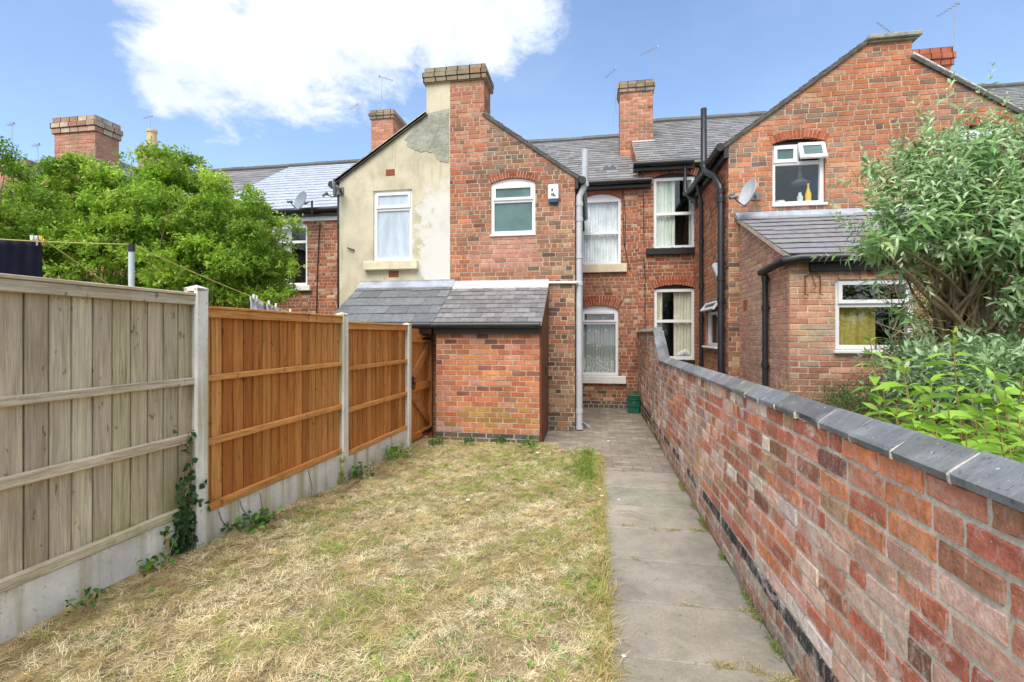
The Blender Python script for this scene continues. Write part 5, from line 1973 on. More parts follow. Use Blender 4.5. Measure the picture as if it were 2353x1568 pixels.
aerial(onY(1503, 200, YC + 0.2), onY(1503, 112, YC + 0.2), (-0.5, 0.4, 0), 6, 0.12, 'aerial on the right side of the slender chimney')
aerial(onY(2192, 150, YD + .1), onY(2193, 14, YD + .1), (-0.2, 0.6, 0), 6, 0.16, 'tall aerial on the clean red chimney behind the gable')
aerial(onY(2040, 78, 9.4), onY(2046, 74, 9.4), (-0.62, 0.0, 0.55), 7, 0.09, 'short slanting aerial behind the capped gable top', 0.055)
aerial(onY(346, 298, YF + .2), onY(345, 268, YF + .2), (-0.8, 0.3, 0.05), 6, 0.13, 'aerial rising from the cream chimney pot')
aerial(onY(88, 372, YG + .3), onY(86, 333, YG + .3), (-0.8, 0.3, 0.05), 5, 0.12, 'aerial on the low wide chimney')
aerial(onY(27, 372, YG + .3), onY(28, 285, YG + .3), (-0.8, 0.3, 0.05), 5, 0.12, 'tall faint aerial above the low wide chimney at far left')

# rusty basket bracket and a hook on the walls
hb = MB()
z0_, c_ = onY(1880, 655, YK)[2], onY(1870, 655, YK)[0]
for dx in (-0.10, 0.06):
    hb.tube([fk(c_ + dx, 0.012, z0_ + 0.10), fk(c_ + dx, 0.03, z0_), fk(c_ + dx - 0.015, 0.05, z0_ - 0.11), fk(c_ + dx + 0.02, 0.05, z0_ - 0.12)], 0.007, 6)
hb.tube([fk(c_ - 0.10 + 0.16 * i / 8, 0.03, z0_ + 0.10 + 0.035 * math.sin(math.pi * i / 8)) for i in range(9)], 0.006, 6)
hb.tube([fk(c_ - 0.02, 0.01, z0_ + 0.10), fk(c_ + 0.0, 0.06, z0_ - 0.03), fk(c_ - 0.06, 0.06, z0_ - 0.08)], 0.005, 6)
tag(hb.build('wall_bracket', M['rust']), 'rusty iron basket bracket on the buff brick kitchen wall', 'wall bracket')
hb = MB()
h0, h1 = onY(800, 570, YW), onY(813, 575, YW)
hb.tube([(h0[0], YW - 0.03, h0[2]), (h1[0], YW - 0.035, h1[2]), (h1[0] + 0.01, YW + 0.01, h1[2])], 0.012, 6)
tag(hb.build('wall_hook', M['black_paint']), 'small black iron hook in the rendered wall', 'hook')

# things on the sill of the bathroom window in the gable
def sill_item(name, label, px, h, prof, mat, cap=None):
    b = onY(px, 462, YW + 0.16)
    z0 = w7['z0'] + 0.055
    t = MB()
    t.tube([(b[0], YW + 0.16, z0 + h * zz) for zz, _ in prof], [r for _, r in prof], 12)
    o = t.build(name, M[mat], smooth=True)
    tag(o, label, name.replace('_', ' '))
    return o
shelf = MB()
shelf.box(fC, w7['u0'] + .05, w7['u1'] - .05, -0.24, -0.117, w7['z0'] + 0.03, w7['z0'] + 0.053)
shelf_o = shelf.build('inner_sill', M['upvc'], houseC)
sill_item('cleaner_bottle', 'yellow topped spray bottle on the gable window sill', 1857, 0.30, [(0, .045), (.45, .045), (.6, .03), (.8, .015), (1, .02)], 'yellow_plastic')
sill_item('glass_jar', 'small pale jar in the middle of the gable window sill', 1838, 0.16, [(0, .04), (.6, .045), (.75, .025), (1, .022)], 'galvanised')
sill_item('soap_dish', 'flat cream dish at left of the gable window sill', 1792, 0.04, [(0, .05), (.6, .07), (1, .075)], 'curtain_cream')
mb = MB()
lp = onY(1838, 420, YW + 0.55)
mb.tube([(lp[0], YW + .55, lp[2] - 0.02), (lp[0], YW + .55, lp[2]), (lp[0], YW + .55, lp[2] + 0.08), (lp[0], YW + .55, lp[2] + .3), (lp[0], YW + .55, lp[2] + 0.5)], [0.15, 0.14, 0.04, 0.012, 0.012], 14)
tag(mb.build('pendant_lamp', M['white_plastic'], smooth=True), 'white pendant lamp shade seen through the gable window', 'lamp')
mb = MB()
bg_ = onY(1570, 814, YH + 0.14)
mb.tube([(bg_[0] - 0.12, YH + .14, bg_[2] - .03), (bg_[0] - .05, YH + .14, bg_[2] + .02), (bg_[0] + .05, YH + .15, bg_[2] + .05), (bg_[0] + .12, YH + .14, bg_[2] - .01)], [0.02, 0.05, 0.05, 0.03], 8)
tag(mb.build('plastic_bag', M['white_cloth'], smooth=True), 'white plastic bag on the lower window ledge behind the wall', 'bag')

# ================================================================== washing line beyond the fence
YPOLE = 3.5
ptop = onY(302, 565, YPOLE)
lp = thing('line_post', (ptop[0], ptop[1], 0), 'pale galvanised clothes line post standing beyond the grey fence', 'clothes post')
mb = MB()
mb.tube([(ptop[0], ptop[1], -0.05), ptop], 0.022, 12)
mb.build('pole', M['galvanised'], lp, smooth=True)
mb = MB()
mb.tube([(ptop[0], ptop[1], ptop[2] - 0.05), (ptop[0], ptop[1], ptop[2] + 0.015)], 0.026, 12)
mb.build('cap', M['black_plastic'], lp, smooth=True)
def cord(pts, sag, label, name='clothes_line'):
    mb = MB()
    out = []
    for a, b in zip(pts[:-1], pts[1:]):
        a, b = Vector(a), Vector(b)
        for i in range(10):
            t = i / 10
            p = a.lerp(b, t)
            p.z -= sag * 4 * t * (1 - t)
            out.append(p)
    out.append(Vector(pts[-1]))
    mb.tube(out, 0.0045, 6)
    return tag(mb.build(name, M['yellow_cord'], smooth=True), label, 'clothes line', 'yellow clothes lines')
near_end = onY(-140, 541, 2.3)
far_pt = onY(575, 681, 5.3)
end_pt = onY(700, 731, 5.85)
cord([near_end, (ptop[0], ptop[1], ptop[2] + 0.012), far_pt, end_pt], 0.01, 'long yellow line running over the post to the white laundry')
cord([onY(100, 551, 2.62), onY(258, 660, 3.6)], 0.0, 'short yellow guy line slanting down behind the grey fence')
# dark towel pegged on the line
def line_pt(px):
    y = 2.3 + (YPOLE - 2.3) * (px + 140) / (302 + 140)
    return onY(px, 541 + (565 - 541) * (px + 140) / 442, y)
mb = MB()
NU, NV = 26, 12
g_ = {}
for i in range(NU + 1):
    px = -120 + (96 + 120) * i / NU
    p = Vector(line_pt(px))
    for j in range(NV + 1):
        t = j / NV
        wv = 0.02 * math.sin(i * 0.8) * t + 0.012 * math.sin(i * 1.7 + 2 * t)
        sh = -0.03 * t * t * (i / NU) if i > NU - 3 else 0
        g_[(i, j)] = len(mb.v)
        mb.v.append((p.x + wv + sh, p.y - wv * 0.3, p.z + 0.006 - 0.52 * t - 0.012 * math.sin(math.pi * i / NU)))
for i in range(NU):
    for j in range(NV):
        mb.f.append((g_[(i, j)], g_[(i + 1, j)], g_[(i + 1, j + 1)], g_[(i, j + 1)]))
        mb.m.append(0)
        mb.t.append((1, 1, 1))
tw = mb.build('towel', M['dark_cloth'], smooth='all')
sm = tw.modifiers.new('thickness', 'SOLIDIFY')
sm.thickness = 0.006
tag(tw, 'dark navy towel hanging on the line behind the grey fence', 'towel')
def peg(p, mat, label, tilt=0.0, group='clothes pegs'):
    mb = MB()
    p = Vector(p)
    for s in (-1, 1):
        mb.hexa([tuple(p + Vector((s * 0.002 + dx + s * 0.006 * (zz > 0), dy, zz))) for zz in (-0.035, 0.035) for (dx, dy) in ((-.005, -.006), (.005, -.006), (.005, .006), (-.005, .006))])
    mb.tube([p + Vector((-0.012, 0, 0.008)), p + Vector((0.012, 0, 0.008))], 0.004, 6)
    return tag(mb.build('clothes_peg', M[mat]), label, 'clothes peg', group)
peg(line_pt(74), 'white_plastic', 'white peg holding the dark towel')
peg(line_pt(83), 'white_plastic', 'second white peg beside the yellow peg on the dark towel')
peg(line_pt(95), 'yellow_plastic', 'yellow peg at the corner of the dark towel')
# white garments
def garment(px0, px1, drop, label):
    mb = MB()
    a, b = [], []
    n = 14
    g = {}
    for i in range(n + 1):
        t = i / n
        px = px0 + (px1 - px0) * t
        y = 5.3 + 0.5 * (px - 575) / 115
        p = Vector(onY(px, 681 + 46 * (px - 575) / 115 + 3, y))
        for j in range(8):
            s = j / 7
            bulge = 0.05 * math.sin(i * 1.3) * s + 0.02 * math.sin(i * 2.9 + 3 * s)
            g[(i, j)] = len(mb.v)
            mb.v.append((p.x + bulge, p.y + bulge * 0.4, p.z + 0.01 - drop * s - 0.02 * math.sin(math.pi * t)))
    for i in range(n):
        for j in range(7):
            mb.f.append((g[(i, j)], g[(i + 1, j)], g[(i + 1, j + 1)], g[(i, j + 1)]))
            mb.m.append(0)
            mb.t.append((1, 1, 1))
    o = mb.build('garment', M['white_cloth'], smooth='all')
    m_ = o.modifiers.new('thickness', 'SOLIDIFY')
    m_.thickness = 0.005
    tag(o, label, 'laundry', 'white laundry on the line')
    return o
garment(573, 606, 0.38, 'first white garment on the line above the orange fence panel')
garment(611, 642, 0.34, 'second, crumpled white garment further along the line')
garment(646, 676, 0.34, 'last white garment on the line, towards the houses')
for i, (px, lb) in enumerate(((583, 'white peg at the left end of the first white garment'), (590, 'white peg just right of the first garment end peg'), (618, 'white peg on the crumpled white garment'), (634, 'white peg at the right of the crumpled garment'), (667, 'white peg on the last white garment'))):
    y = 5.3 + 0.5 * (px - 575) / 115
    q = onY(px, 681 + 46 * (px - 575) / 115 - 1, y)
    peg(q, 'white_plastic', lb)

# ================================================================== foliage tools
def unit(v):
    return v / np.maximum(np.linalg.norm(v, axis=1, keepdims=True), 1e-9)

def leaf_mesh(name, pos, axis, nrm, length, width, cols, mat, parent=None, fine=False, droop=0.15, fold=0.18):
    """many leaves in one mesh; pos = leaf base, axis = direction it points"""
    n = len(pos)
    axis = unit(axis)
    side = unit(np.cross(axis, nrm))
    up = np.cross(side, axis)
    length = np.broadcast_to(length, (n,))[:, None]
    width = np.broadcast_to(width, (n,))[:, None]
    st = ((0, .06), (.3, .85), (.6, .9), (1, .03)) if fine else ((0, .1), (.45, 1), (1, .05))
    V = []
    for t, w in st:
        c = pos + axis * length * t - up * (droop * length * t * t) - np.array([0, 0, 1.0]) * (droop * 0.6 * length * t * t)
        V += [c + side * width * 0.5 * w + up * width * fold * w, c, c - side * width * 0.5 * w + up * width * fold * w]
    k = len(V)
    verts = np.stack(V, 1).reshape(-1, 3)
    base = (np.arange(n) * k)[:, None]
    F = []
    for s in range(len(st) - 1):
        o = s * 3
        F += [[o, o + 1, o + 4, o + 3], [o + 1, o + 2, o + 5, o + 4]]
    F = np.array(F)
    faces = (base[:, :, None] + F[None]).reshape(-1, 4)
    c = np.repeat(cols, len(F), axis=0)
    return np_mesh(name, verts, faces, c, M[mat], parent, smooth=fine)

def rand_unit(n):
    return unit(rng.normal(size=(n, 3)))

def colour_mix(n, pal, k=0.18):
    pal = np.array(pal)
    c = pal[rng.integers(0, len(pal), n)]
    return np.clip(c * (1 + rng.uniform(-k, k, (n, 1))), 0.003, 1)

def in_blobs(n, blobs, shell=0.55):
    """points spread through the outer part of several ellipsoids; also returns outward direction"""
    w = np.array([b[3] * b[4] + b[4] * b[5] + b[3] * b[5] for b in blobs])
    k = rng.choice(len(blobs), n, p=w / w.sum())
    B = np.array(blobs)[k]
    d = rand_unit(n)
    r = shell + (1 - shell) * rng.random(n) ** 0.6
    bump = 1 + 0.16 * np.sin(d[:, 0] * 7 + k) * np.sin(d[:, 1] * 6 + 2 * k) + 0.12 * np.sin(d[:, 2] * 11 + k)
    p = B[:, :3] + d * B[:, 3:6] * (r * bump)[:, None]
    return p, unit(d / B[:, 3:6])

def twigs(mb, root, ends, r0, r1, wob=0.06, seg=6, tint=(1, 1, 1)):
    root = Vector(root)
    for e in ends:
        e = Vector(e)
        pts, rs = [], []
        k = 7
        bend = Vector((random.uniform(-1, 1), random.uniform(-1, 1), 0)) * wob
        for i in range(k + 1):
            t = i / k
            p = root.lerp(e, t)
            p += bend * math.sin(math.pi * t) + Vector((random.uniform(-1, 1), random.uniform(-1, 1), random.uniform(-.5, .5))) * wob * 0.25
            pts.append(p)
            rs.append(r0 + (r1 - r0) * t)
        mb.tube(pts, rs, seg, 0, jit(tint, 0.1), caps=False)

# ---- big privet-like shrub beyond the fence
shrub = thing('garden_shrub', (-6.2, 6.2, 0), 'huge bright green small-leaved shrub rising behind the fence at left', 'shrub')
Q = lambda px, py, Y: onY(px, py, Y)
blobs = []
for (px, py, Y, rx, ry, rz) in ((520, 560, 6.4, .68, .7, .62), (470, 515, 6.5, .8, .8, .62), (560, 640, 6.3, .50, .6, .5), (400, 485, 6.6, .8, .7, .62), (520, 600, 6.2, .8, .7, .6),
                                (330, 500, 6.4, .9, .9, .72), (250, 490, 6.5, .8, .8, .66), (170, 510, 6.3, .9, .9, .68), (90, 555, 6.2, .9, .8, .62),
                                (10, 550, 6.0, .9, .8, .45), (350, 590, 6.1, 1.1, .8, .7), (220, 600, 6.0, 1.1, .8, .7), (500, 640, 6.1, .9, .7, .55),
                                (-70, 570, 5.8, .9, .8, .5), (185, 395, 6.6, .22, .25, .36), (395, 395, 6.6, .35, .3, .16), (588, 575, 6.4, .22, .4, .30), (640, 535, 6.4, .13, .2, .06), (580, 630, 6.4, .22, .4, .34)):
    c = Q(px, py, Y)
    blobs.append((c[0], c[1], c[2], rx, ry, rz))
NC = 560                                                        # leafy clumps on the limbs
cp, cd = in_blobs(NC, blobs, 0.62)
cr = rng.uniform(0.12, 0.27, NC)
kk = rng.integers(0, NC, 10800)
lobe = rand_unit(len(kk))
lobe[:, 2] = np.abs(lobe[:, 2]) * 1.0 - 0.25
lobe = unit(lobe + cd[kk] * 0.5)
tp = cp[kk] + lobe * (cr[kk] * rng.uniform(.55, 1.0, len(kk)))[:, None] * np.array([1, 1, .75])
td = unit(lobe + 0.3 * cd[kk])
clump_tone = rng.random(NC)[kk]
keep = (tp[:, 2] > 0.8)
tp, td, clump_tone = tp[keep], td[keep], clump_tone[keep]
NT = len(tp)
per = 13
tdir = unit(td + 0.45 * rng.normal(size=td.shape) + np.array([0, 0, 0.35]))
tl = rng.uniform(0.06, 0.17, NT)
t_ = rng.uniform(0, 1, (NT, per))
pos = tp[:, None, :] + tdir[:, None, :] * (t_ * tl[:, None])[:, :, None] + rng.normal(size=(NT, per, 3)) * 0.022
pos = pos.reshape(-1, 3)
ax = unit(np.repeat(tdir, per, axis=0) * 0.7 + rng.normal(size=pos.shape) * 0.8)
nr = unit(rng.normal(size=pos.shape) * 0.6 + np.array([0, 0, 1.0]))
twig_tone = np.clip(clump_tone * .8 + .2 * rng.random(NT), 0, 1)
cols = np.where((twig_tone < 0.45)[:, None], np.array([[0.34, 0.52, 0.06]]), np.where((twig_tone < 0.8)[:, None], np.array([[0.22, 0.37, 0.045]]), np.array([[0.52, 0.68, 0.11]])))
cols = np.repeat(cols, per, axis=0) * (1 + rng.uniform(-.22, .22, (len(pos), 1)))
leaf_mesh('foliage', pos, ax, nr, rng.uniform(0.04, 0.072, len(pos)), rng.uniform(0.022, 0.038, len(pos)), cols, 'leaf_thin', shrub)
mb = MB()
root = (-5.9, 6.5, -0.05)
for k, r in enumerate(((-5.2, 6.4, -.05), (-6.0, 6.6, -.05), (-6.9, 6.4, -.05), (-7.7, 6.2, -.05))):
    sel = rng.choice(NT, 34)
    ends = [tp[i] for i in sel if abs(tp[i][0] - r[0]) < 1.7]
    twigs(mb, r, ends, 0.035, 0.006, 0.22, 6)
mb.build('stem', M['bark'], shrub)
# a sprig of another bush entering at the far left
sp = thing('garden_shrub', onY(-40, 430, 5.2), 'light green spray of leaves entering the picture at far left', 'shrub')
b2 = [(*Q(-20, 345, 5.0), .26, .3, .16), (*Q(-45, 360, 5.0), .35, .3, .3), (*Q(20, 352, 5.0), .12, .15, .05)]
p2, d2 = in_blobs(260, b2, 0.2)
per = 6
pos = (p2[:, None, :] + rng.normal(size=(len(p2), per, 3)) * 0.03).reshape(-1, 3)
leaf_mesh('foliage', pos, rand_unit(len(pos)), unit(rng.normal(size=pos.shape) * .6 + [0, 0, 1]), 0.045, 0.024, colour_mix(len(pos), [(0.2, 0.36, 0.04), (0.12, 0.25, 0.03)]), 'leaf', sp)
mb = MB()
twigs(mb, (Q(-90, 0, 5.2)[0], 5.2, 0), [p2[i] for i in range(0, 14)], 0.02, 0.004, 0.1)
mb.build('stem', M['bark'], sp)

# ---- buddleia beyond the garden wall
bud = thing('buddleia', (3.0, 4.4, 0), 'tall buddleia with silvery grey-green leaves beyond the garden wall', 'shrub')
blobs = []
for (px, py, Y, rx, ry, rz) in ((2180, 390, 4.2, .26, .4, .20), (2085, 430, 4.1, .16, .3, .18), (2260, 440, 4.2, .45, .5, .36), (2130, 510, 4.0, .32, .4, .20),
                                (2050, 545, 3.95, .18, .3, .10), (2340, 380, 4.4, .32, .4, .24), (2400, 470, 4.2, .5, .5, .5), (2250, 540, 4.0, .38, .4, .24),
                                (2150, 325, 4.4, .12, .2, .08), (2330, 335, 4.3, .16, .2, .12), (2420, 350, 4.3, .3, .3, .25), (2090, 350, 4.3, .06, .1, .04), (2010, 640, 4.0, .03, .08, .03), (1972, 588, 3.9, .06, .12, .03), (2000, 470, 4.1, .05, .1, .04), (2010, 385, 4.2, .05, .1, .04), (2070, 345, 4.3, .05, .1, .03), (2240, 330, 4.4, .08, .1, .05), (2350, 570, 4.0, .28, .4, .24), (2000, 560, 3.9, .07, .15, .05), (2075, 610, 4.0, .10, .2, .05), (2420, 640, 4.0, .35, .4, .35), (2230, 610, 4.2, .22, .3, .06), (2085, 715, 4.1, .07, .12, .04), (2070, 800, 4.3, .10, .12, .06), (2330, 660, 4.0, .14, .2, .10)):
    c = Q(px, py, Y)
    blobs.append((c[0], c[1], c[2], rx, ry, rz))
NS = 1250
sp_, sd = in_blobs(NS, blobs, 0.35)
sp_ = sp_ + (sd * .7 + np.array([0, 0, .5])) * (rng.random((NS, 1)) ** 5 * .30)      # a few sprays stand well clear of the crown
sdir = unit(sd * 0.8 + rng.normal(size=sd.shape) * 0.35 + np.array([0, 0, 0.75]))
P_, A_, N_, L_, W_, C_ = [], [], [], [], [], []
up = np.array([0, 0, 1.0])
for i in range(NS):
    d = sdir[i]
    s0 = np.cross(d, up)
    s0 /= np.linalg.norm(s0) + 1e-9
    s1 = np.cross(s0, d)
    tone = rng.random()
    n_pairs = 6
    for k in range(n_pairs):
        t = k / (n_pairs - 1)
        p = sp_[i] - d * 0.05 + d * 0.20 * t
        a = (k % 2) * math.pi / 2 + rng.uniform(-.4, .4) + i
        for sg in (1, -1):
            o = (s0 * math.cos(a) + s1 * math.sin(a)) * sg
            ax = o * (0.95 - 0.55 * t) + d * (0.25 + 0.75 * t)
            P_.append(p); A_.append(ax); N_.append(d + 0.25 * rng.normal(size=3))
            L_.append((0.105 - 0.060 * t) * rng.uniform(.7, 1.25)); W_.append((0.026 - 0.011 * t) * rng.uniform(.8, 1.2))
            young = np.array([0.50, 0.62, 0.36]) if t > 0.45 else (np.array([0.28, 0.44, 0.19]) if tone < .6 else np.array([0.23, 0.42, 0.12]))
            C_.append(young * rng.uniform(.75, 1.25))
leaf_mesh('foliage', np.array(P_), np.array(A_), np.array(N_), np.array(L_), np.array(W_), np.array(C_), 'leaf_matt', bud, fine=True, droop=0.28)
for k, r in enumerate(((2.75, 4.4, -.05), (2.95, 4.6, -.05), (3.1, 4.35, -.05), (3.3, 4.6, -.05))):
    sel = rng.choice(NS, 26)
    mb = MB()
    top = Vector((r[0] + random.uniform(-.25, .15), r[1] - .15, 1.35 + .1 * k))
    twigs(mb, r, [top], 0.035, 0.026, 0.05, 8)
    twigs(mb, top, [sp_[i] for i in sel], 0.020, 0.004, 0.10, 6)
    mb.build('stem', M['bark'], bud)
# dead grey twigs low inside it
mb = MB()
for i in range(300):
    a = Vector(Q(random.uniform(2040, 2330), random.uniform(600, 860), random.uniform(4.0, 4.8)))
    twigs(mb, a, [a + Vector((random.uniform(-.3, .3), random.uniform(-.2, .2), random.uniform(-.1, .45)))], 0.0035, 0.0012, 0.03, 4)
mb.build('dead_twigs', M['dry_stem'], bud)

# ---- bright green upright shoots in front of it
sap = thing('leafy_sapling', (1.7, 2.5, 0), 'vivid green long-leaved shoots growing just behind the wall coping', 'shrub')
tops = [(2000, 785, 2.75), (2190, 765, 2.75), (2075, 835, 2.5), (2310, 900, 2.2), (2285, 850, 2.6), (2140, 880, 2.35), (2030, 900, 2.7), (2230, 900, 2.3), (2350, 870, 2.5),
        (2100, 930, 2.2), (2180, 940, 2.1), (2260, 960, 2.0), (2340, 960, 1.95), (2060, 930, 2.45), (2390, 920, 2.2), (2300, 1000, 1.9), (2220, 1000, 1.95), (2150, 980, 2.05), (2410, 1000, 2.0), (2380, 1040, 1.85),
        (2120, 900, 2.6), (2250, 880, 2.8), (2330, 920, 2.7), (2060, 960, 2.35), (2020, 945, 2.6), (2170, 1000, 2.15), (2110, 985, 2.3), (2290, 950, 2.15), (2360, 990, 2.05), (2200, 900, 2.5), (2320, 1030, 1.85), (2250, 1020, 2.0), (2085, 890, 2.7)]
P_, A_, N_, L_, W_, C_ = [], [], [], [], [], []
mb = MB()
for (px, py, Y) in tops:
    tip = np.array(Q(px, py, Y))
    foot = np.array([max(1.16, tip[0] + rng.uniform(.0, .22)), tip[1] + rng.uniform(-.12, .15), 0.0])
    d = tip - foot
    ln = np.linalg.norm(d)
    mb.tube([tuple(foot), tuple(foot + d * .5 + rng.normal(size=3) * .02), tuple(foot + d * .8 + rng.normal(size=3) * .008), tuple(tip)], [0.008, 0.006, 0.004, 0.002], 6)
    dn = d / ln
    z = ln
    k = 0
    while z > 0.45:
        t = (ln - z)
        p = foot + dn * z
        a = (k % 2) * math.pi / 2 + rng.uniform(-.5, .5)
        for sg in (1, -1):
            o = np.array([math.cos(a), math.sin(a), 0]) * sg
            rise = 0.9 if t < 0.06 else 0.30
            P_.append(p); A_.append(o + np.array([0, 0, rise])); N_.append(np.array([0, 0, 1.0]) + rng.normal(size=3) * .5)
            s = min(1, 0.5 + t * 4)
            L_.append(0.150 * s * rng.uniform(.6, 1.2)); W_.append(0.046 * s * rng.uniform(.75, 1.15))
            c = np.array([0.30, 0.50, 0.06]) if t < .22 else (np.array([0.20, 0.39, 0.055]) if t < .5 else np.array([0.12, 0.27, 0.045]))
            C_.append(c * rng.uniform(.75, 1.25))
        z -= rng.uniform(0.045, 0.065)
        k += 1
mb.build('stem', M['green_stem'], sap, smooth=True)
leaf_mesh('foliage', np.array(P_), np.array(A_), np.array(N_), np.array(L_), np.array(W_), np.array(C_), 'leaf', sap, fine=True, droop=0.30)

# ---- lower bushes behind: grey-green, dark heathery, golden
def bush(name, label, blobs, n, per, ll, lw, pal, mat, stem_root, stems=10, shell=0.3, spread=0.04, upb=0.4, fine=False):
    t = thing(name, (blobs[0][0], blobs[0][1], 0), label, 'shrub')
    p, d = in_blobs(n, blobs, shell)
    dirs = unit(d + rng.normal(size=d.shape) * .5 + np.array([0, 0, upb]))
    pos = (p[:, None, :] + dirs[:, None, :] * rng.uniform(0, .16, (n, per, 1)) + rng.normal(size=(n, per, 3)) * spread * .5).reshape(-1, 3)
    ax = unit(np.repeat(dirs, per, axis=0) * .8 + rng.normal(size=pos.shape) * .7)
    leaf_mesh('foliage', pos, ax, unit(rng.normal(size=pos.shape) * .5 + [0, 0, 1]), rng.uniform(.75, 1.25, len(pos)) * ll, rng.uniform(.75, 1.25, len(pos)) * lw, colour_mix(len(pos), pal), mat, t, fine=fine)
    mb = MB()
    twigs(mb, stem_root, [p[i] for i in rng.choice(n, stems)], 0.014, 0.004, 0.06)
    mb.build('stem', M['bark'], t)
    return t
B = lambda px, py, Y, a, b, c: (*Q(px, py, Y), a, b, c)
bush('grey_shrub', 'low grey-green bush beneath the buddleia', [B(2140, 870, 3.9, .26, .3, .12), B(2240, 870, 3.8, .34, .4, .14), B(2085, 820, 4.3, .10, .2, .12), B(2330, 860, 3.9, .40, .4, .18), B(2350, 770, 4.3, .25, .3, .12)],
     430, 11, 0.075, 0.022, [(0.32, 0.46, 0.24), (0.42, 0.55, 0.32), (0.24, 0.38, 0.16)], 'leaf_matt', (2.3, 4.2, 0), fine=True)
bush('heather_bush', 'dark feathery bush at the foot of the kitchen wall', [B(1965, 945, 4.6, .28, .25, .16), B(2010, 925, 4.7, .25, .25, .2), B(1935, 955, 4.8, .18, .2, .1), B(2060, 960, 4.2, .3, .3, .2)],
     620, 14, 0.030, 0.007, [(0.10, 0.19, 0.05), (0.16, 0.26, 0.08), (0.06, 0.12, 0.03)], 'leaf_matt', (2.2, 4.6, 0), upb=0.8)
bush('golden_bush', 'small golden yellow bush half hidden behind the buddleia stems', [B(2200, 690, 5.0, .16, .2, .30), B(2150, 745, 5.0, .12, .15, .16), B(2240, 640, 5.1, .14, .2, .2)],
     170, 9, 0.045, 0.02, [(0.50, 0.48, 0.03), (0.42, 0.42, 0.03), (0.22, 0.30, 0.03)], 'leaf', (3.0, 5.0, 0))
bush('dark_shrub', 'dark green bush in the shade behind the buddleia', [B(2330, 690, 5.3, .6, .4, .55), B(2420, 760, 5.2, .6, .5, .6), B(2280, 850, 5.3, .5, .4, .35), B(2180, 880, 5.2, .4, .3, .3)],
     520, 12, 0.06, 0.028, [(0.10, 0.20, 0.04), (0.15, 0.28, 0.05), (0.20, 0.32, 0.05)], 'leaf', (3.6, 5.3, 0))
# dry flower stalks near the kitchen wall
st = thing('dry_stalks', onY(1820, 930, 5.2), 'pale dry grass stalks standing against the kitchen wall', 'dry plant')
mb = MB()
for (px, py) in ((1796, 850), (1818, 838), (1845, 862), (1858, 880), (1805, 875), (1832, 870), (1785, 868), (1860, 905)):
    tip = Vector(Q(px, py, 5.3))
    foot = Vector((tip.x + random.uniform(-.02, .06), tip.y, -.03))
    mb.tube([foot, foot.lerp(tip, .6) + Vector((random.uniform(-.02, .02), 0, 0)), tip], [.005, .004, .002], 5)
    for k in range(7):
        q = foot.lerp(tip, random.uniform(.75, 1))
        mb.tube([q, q + Vector((random.uniform(-.07, .07), random.uniform(-.04, .04), random.uniform(0, .06)))], [.002, .0035], 4)
mb.build('stalks', M['dry_stem'], st)

# ---- ivy on the first post, weeds along the fence
def broadleaf(n):
    return rng.uniform(.75, 1.25, n)
ivy = thing('ivy', fence(UP[0] - 0.07, -0.03, 0.2), 'dark ivy climbing the foot of the nearest concrete post', 'climber')
P_, N_ = [], []
mb = MB()
for k in range(5):
    pts = []
    u, n_ = UP[0] - 0.095 - .022 * k, -0.012
    zt = (0.95, 0.72, 0.60, 0.50, 0.42)[k]
    for i in range(12):
        t = i / 11
        q = fence(u + 0.02 * math.sin(i * 1.1 + k), n_ + .006 * (k % 3), ground_on_fence(u) + t * (zt - ground_on_fence(u)))
        pts.append(q)
        for _ in range(5 if t < .65 else 3):
            P_.append(np.array(q) + rng.normal(size=3) * np.array([.012, .030, .02])); N_.append(np.array(tuple(FN)) + rng.normal(size=3) * .45 + [0, 0, .4])
    mb.tube(pts, 0.004, 5)
for (du, zz) in ((0.0, .60), (-.02, .46), (.03, .40), (-.16, .66), (-.17, .50), (-.19, .42)):
    for _ in range(3):
        P_.append(np.array(fence(UP[0] + du, 0.012, zz)) + rng.normal(size=3) * .015); N_.append(np.array(tuple(FN)) + rng.normal(size=3) * .3)
mb.build('stem', M['bark'], ivy)
P_, N_ = np.array(P_), unit(np.array(N_))
ax = unit(np.cross(N_, rng.normal(size=N_.shape)) + np.array([0, 0, -.3]))
leaf_mesh('leaves', P_, ax, N_, 0.040 * broadleaf(len(P_)), 0.038 * broadleaf(len(P_)), colour_mix(len(P_), [(0.022, 0.065, 0.022), (0.04, 0.11, 0.03), (0.07, 0.16, 0.06)]), 'leaf', ivy, fine=True)

def weed(u, off, r, h, n, label, name='weed', pal=((0.07, 0.20, 0.03), (0.13, 0.30, 0.04), (0.05, 0.13, 0.03)), at=None, ll=.05):
    c = at if at is not None else fence(u, off, 0)
    z = lawn_z(c[0], c[1])
    t = thing(name, (c[0], c[1], z), label, 'weed', 'weeds at the lawn edge')
    k = rng.normal(size=(n, 3)) * np.array([r * .35, r * .5, 0])
    pos = np.array([c[0], c[1], z]) + k
    pos[:, 2] += rng.random(n) * h
    pos[:, 0] = np.maximum(pos[:, 0], fence(0, -0.02, 0)[0] + 0.0325 * pos[:, 1])
    ax = unit(rng.normal(size=(n, 3)) + np.array([0.3, 0, .5]))
    leaf_mesh('leaves', pos, ax, unit(rng.normal(size=(n, 3)) * .6 + [0.2, 0, 1]), ll * broadleaf(n), ll * .55 * broadleaf(n), colour_mix(n, pal), 'leaf', t, fine=True)
    mb = MB()
    for i in range(min(n, 14)):
        mb.tube([(c[0] + random.uniform(-.02, .02), c[1] + random.uniform(-.03, .03), z - .02), tuple(pos[i])], 0.002, 4)
    mb.build('stem', M['green_stem'], t)
W8 = fence_at
mb = MB()
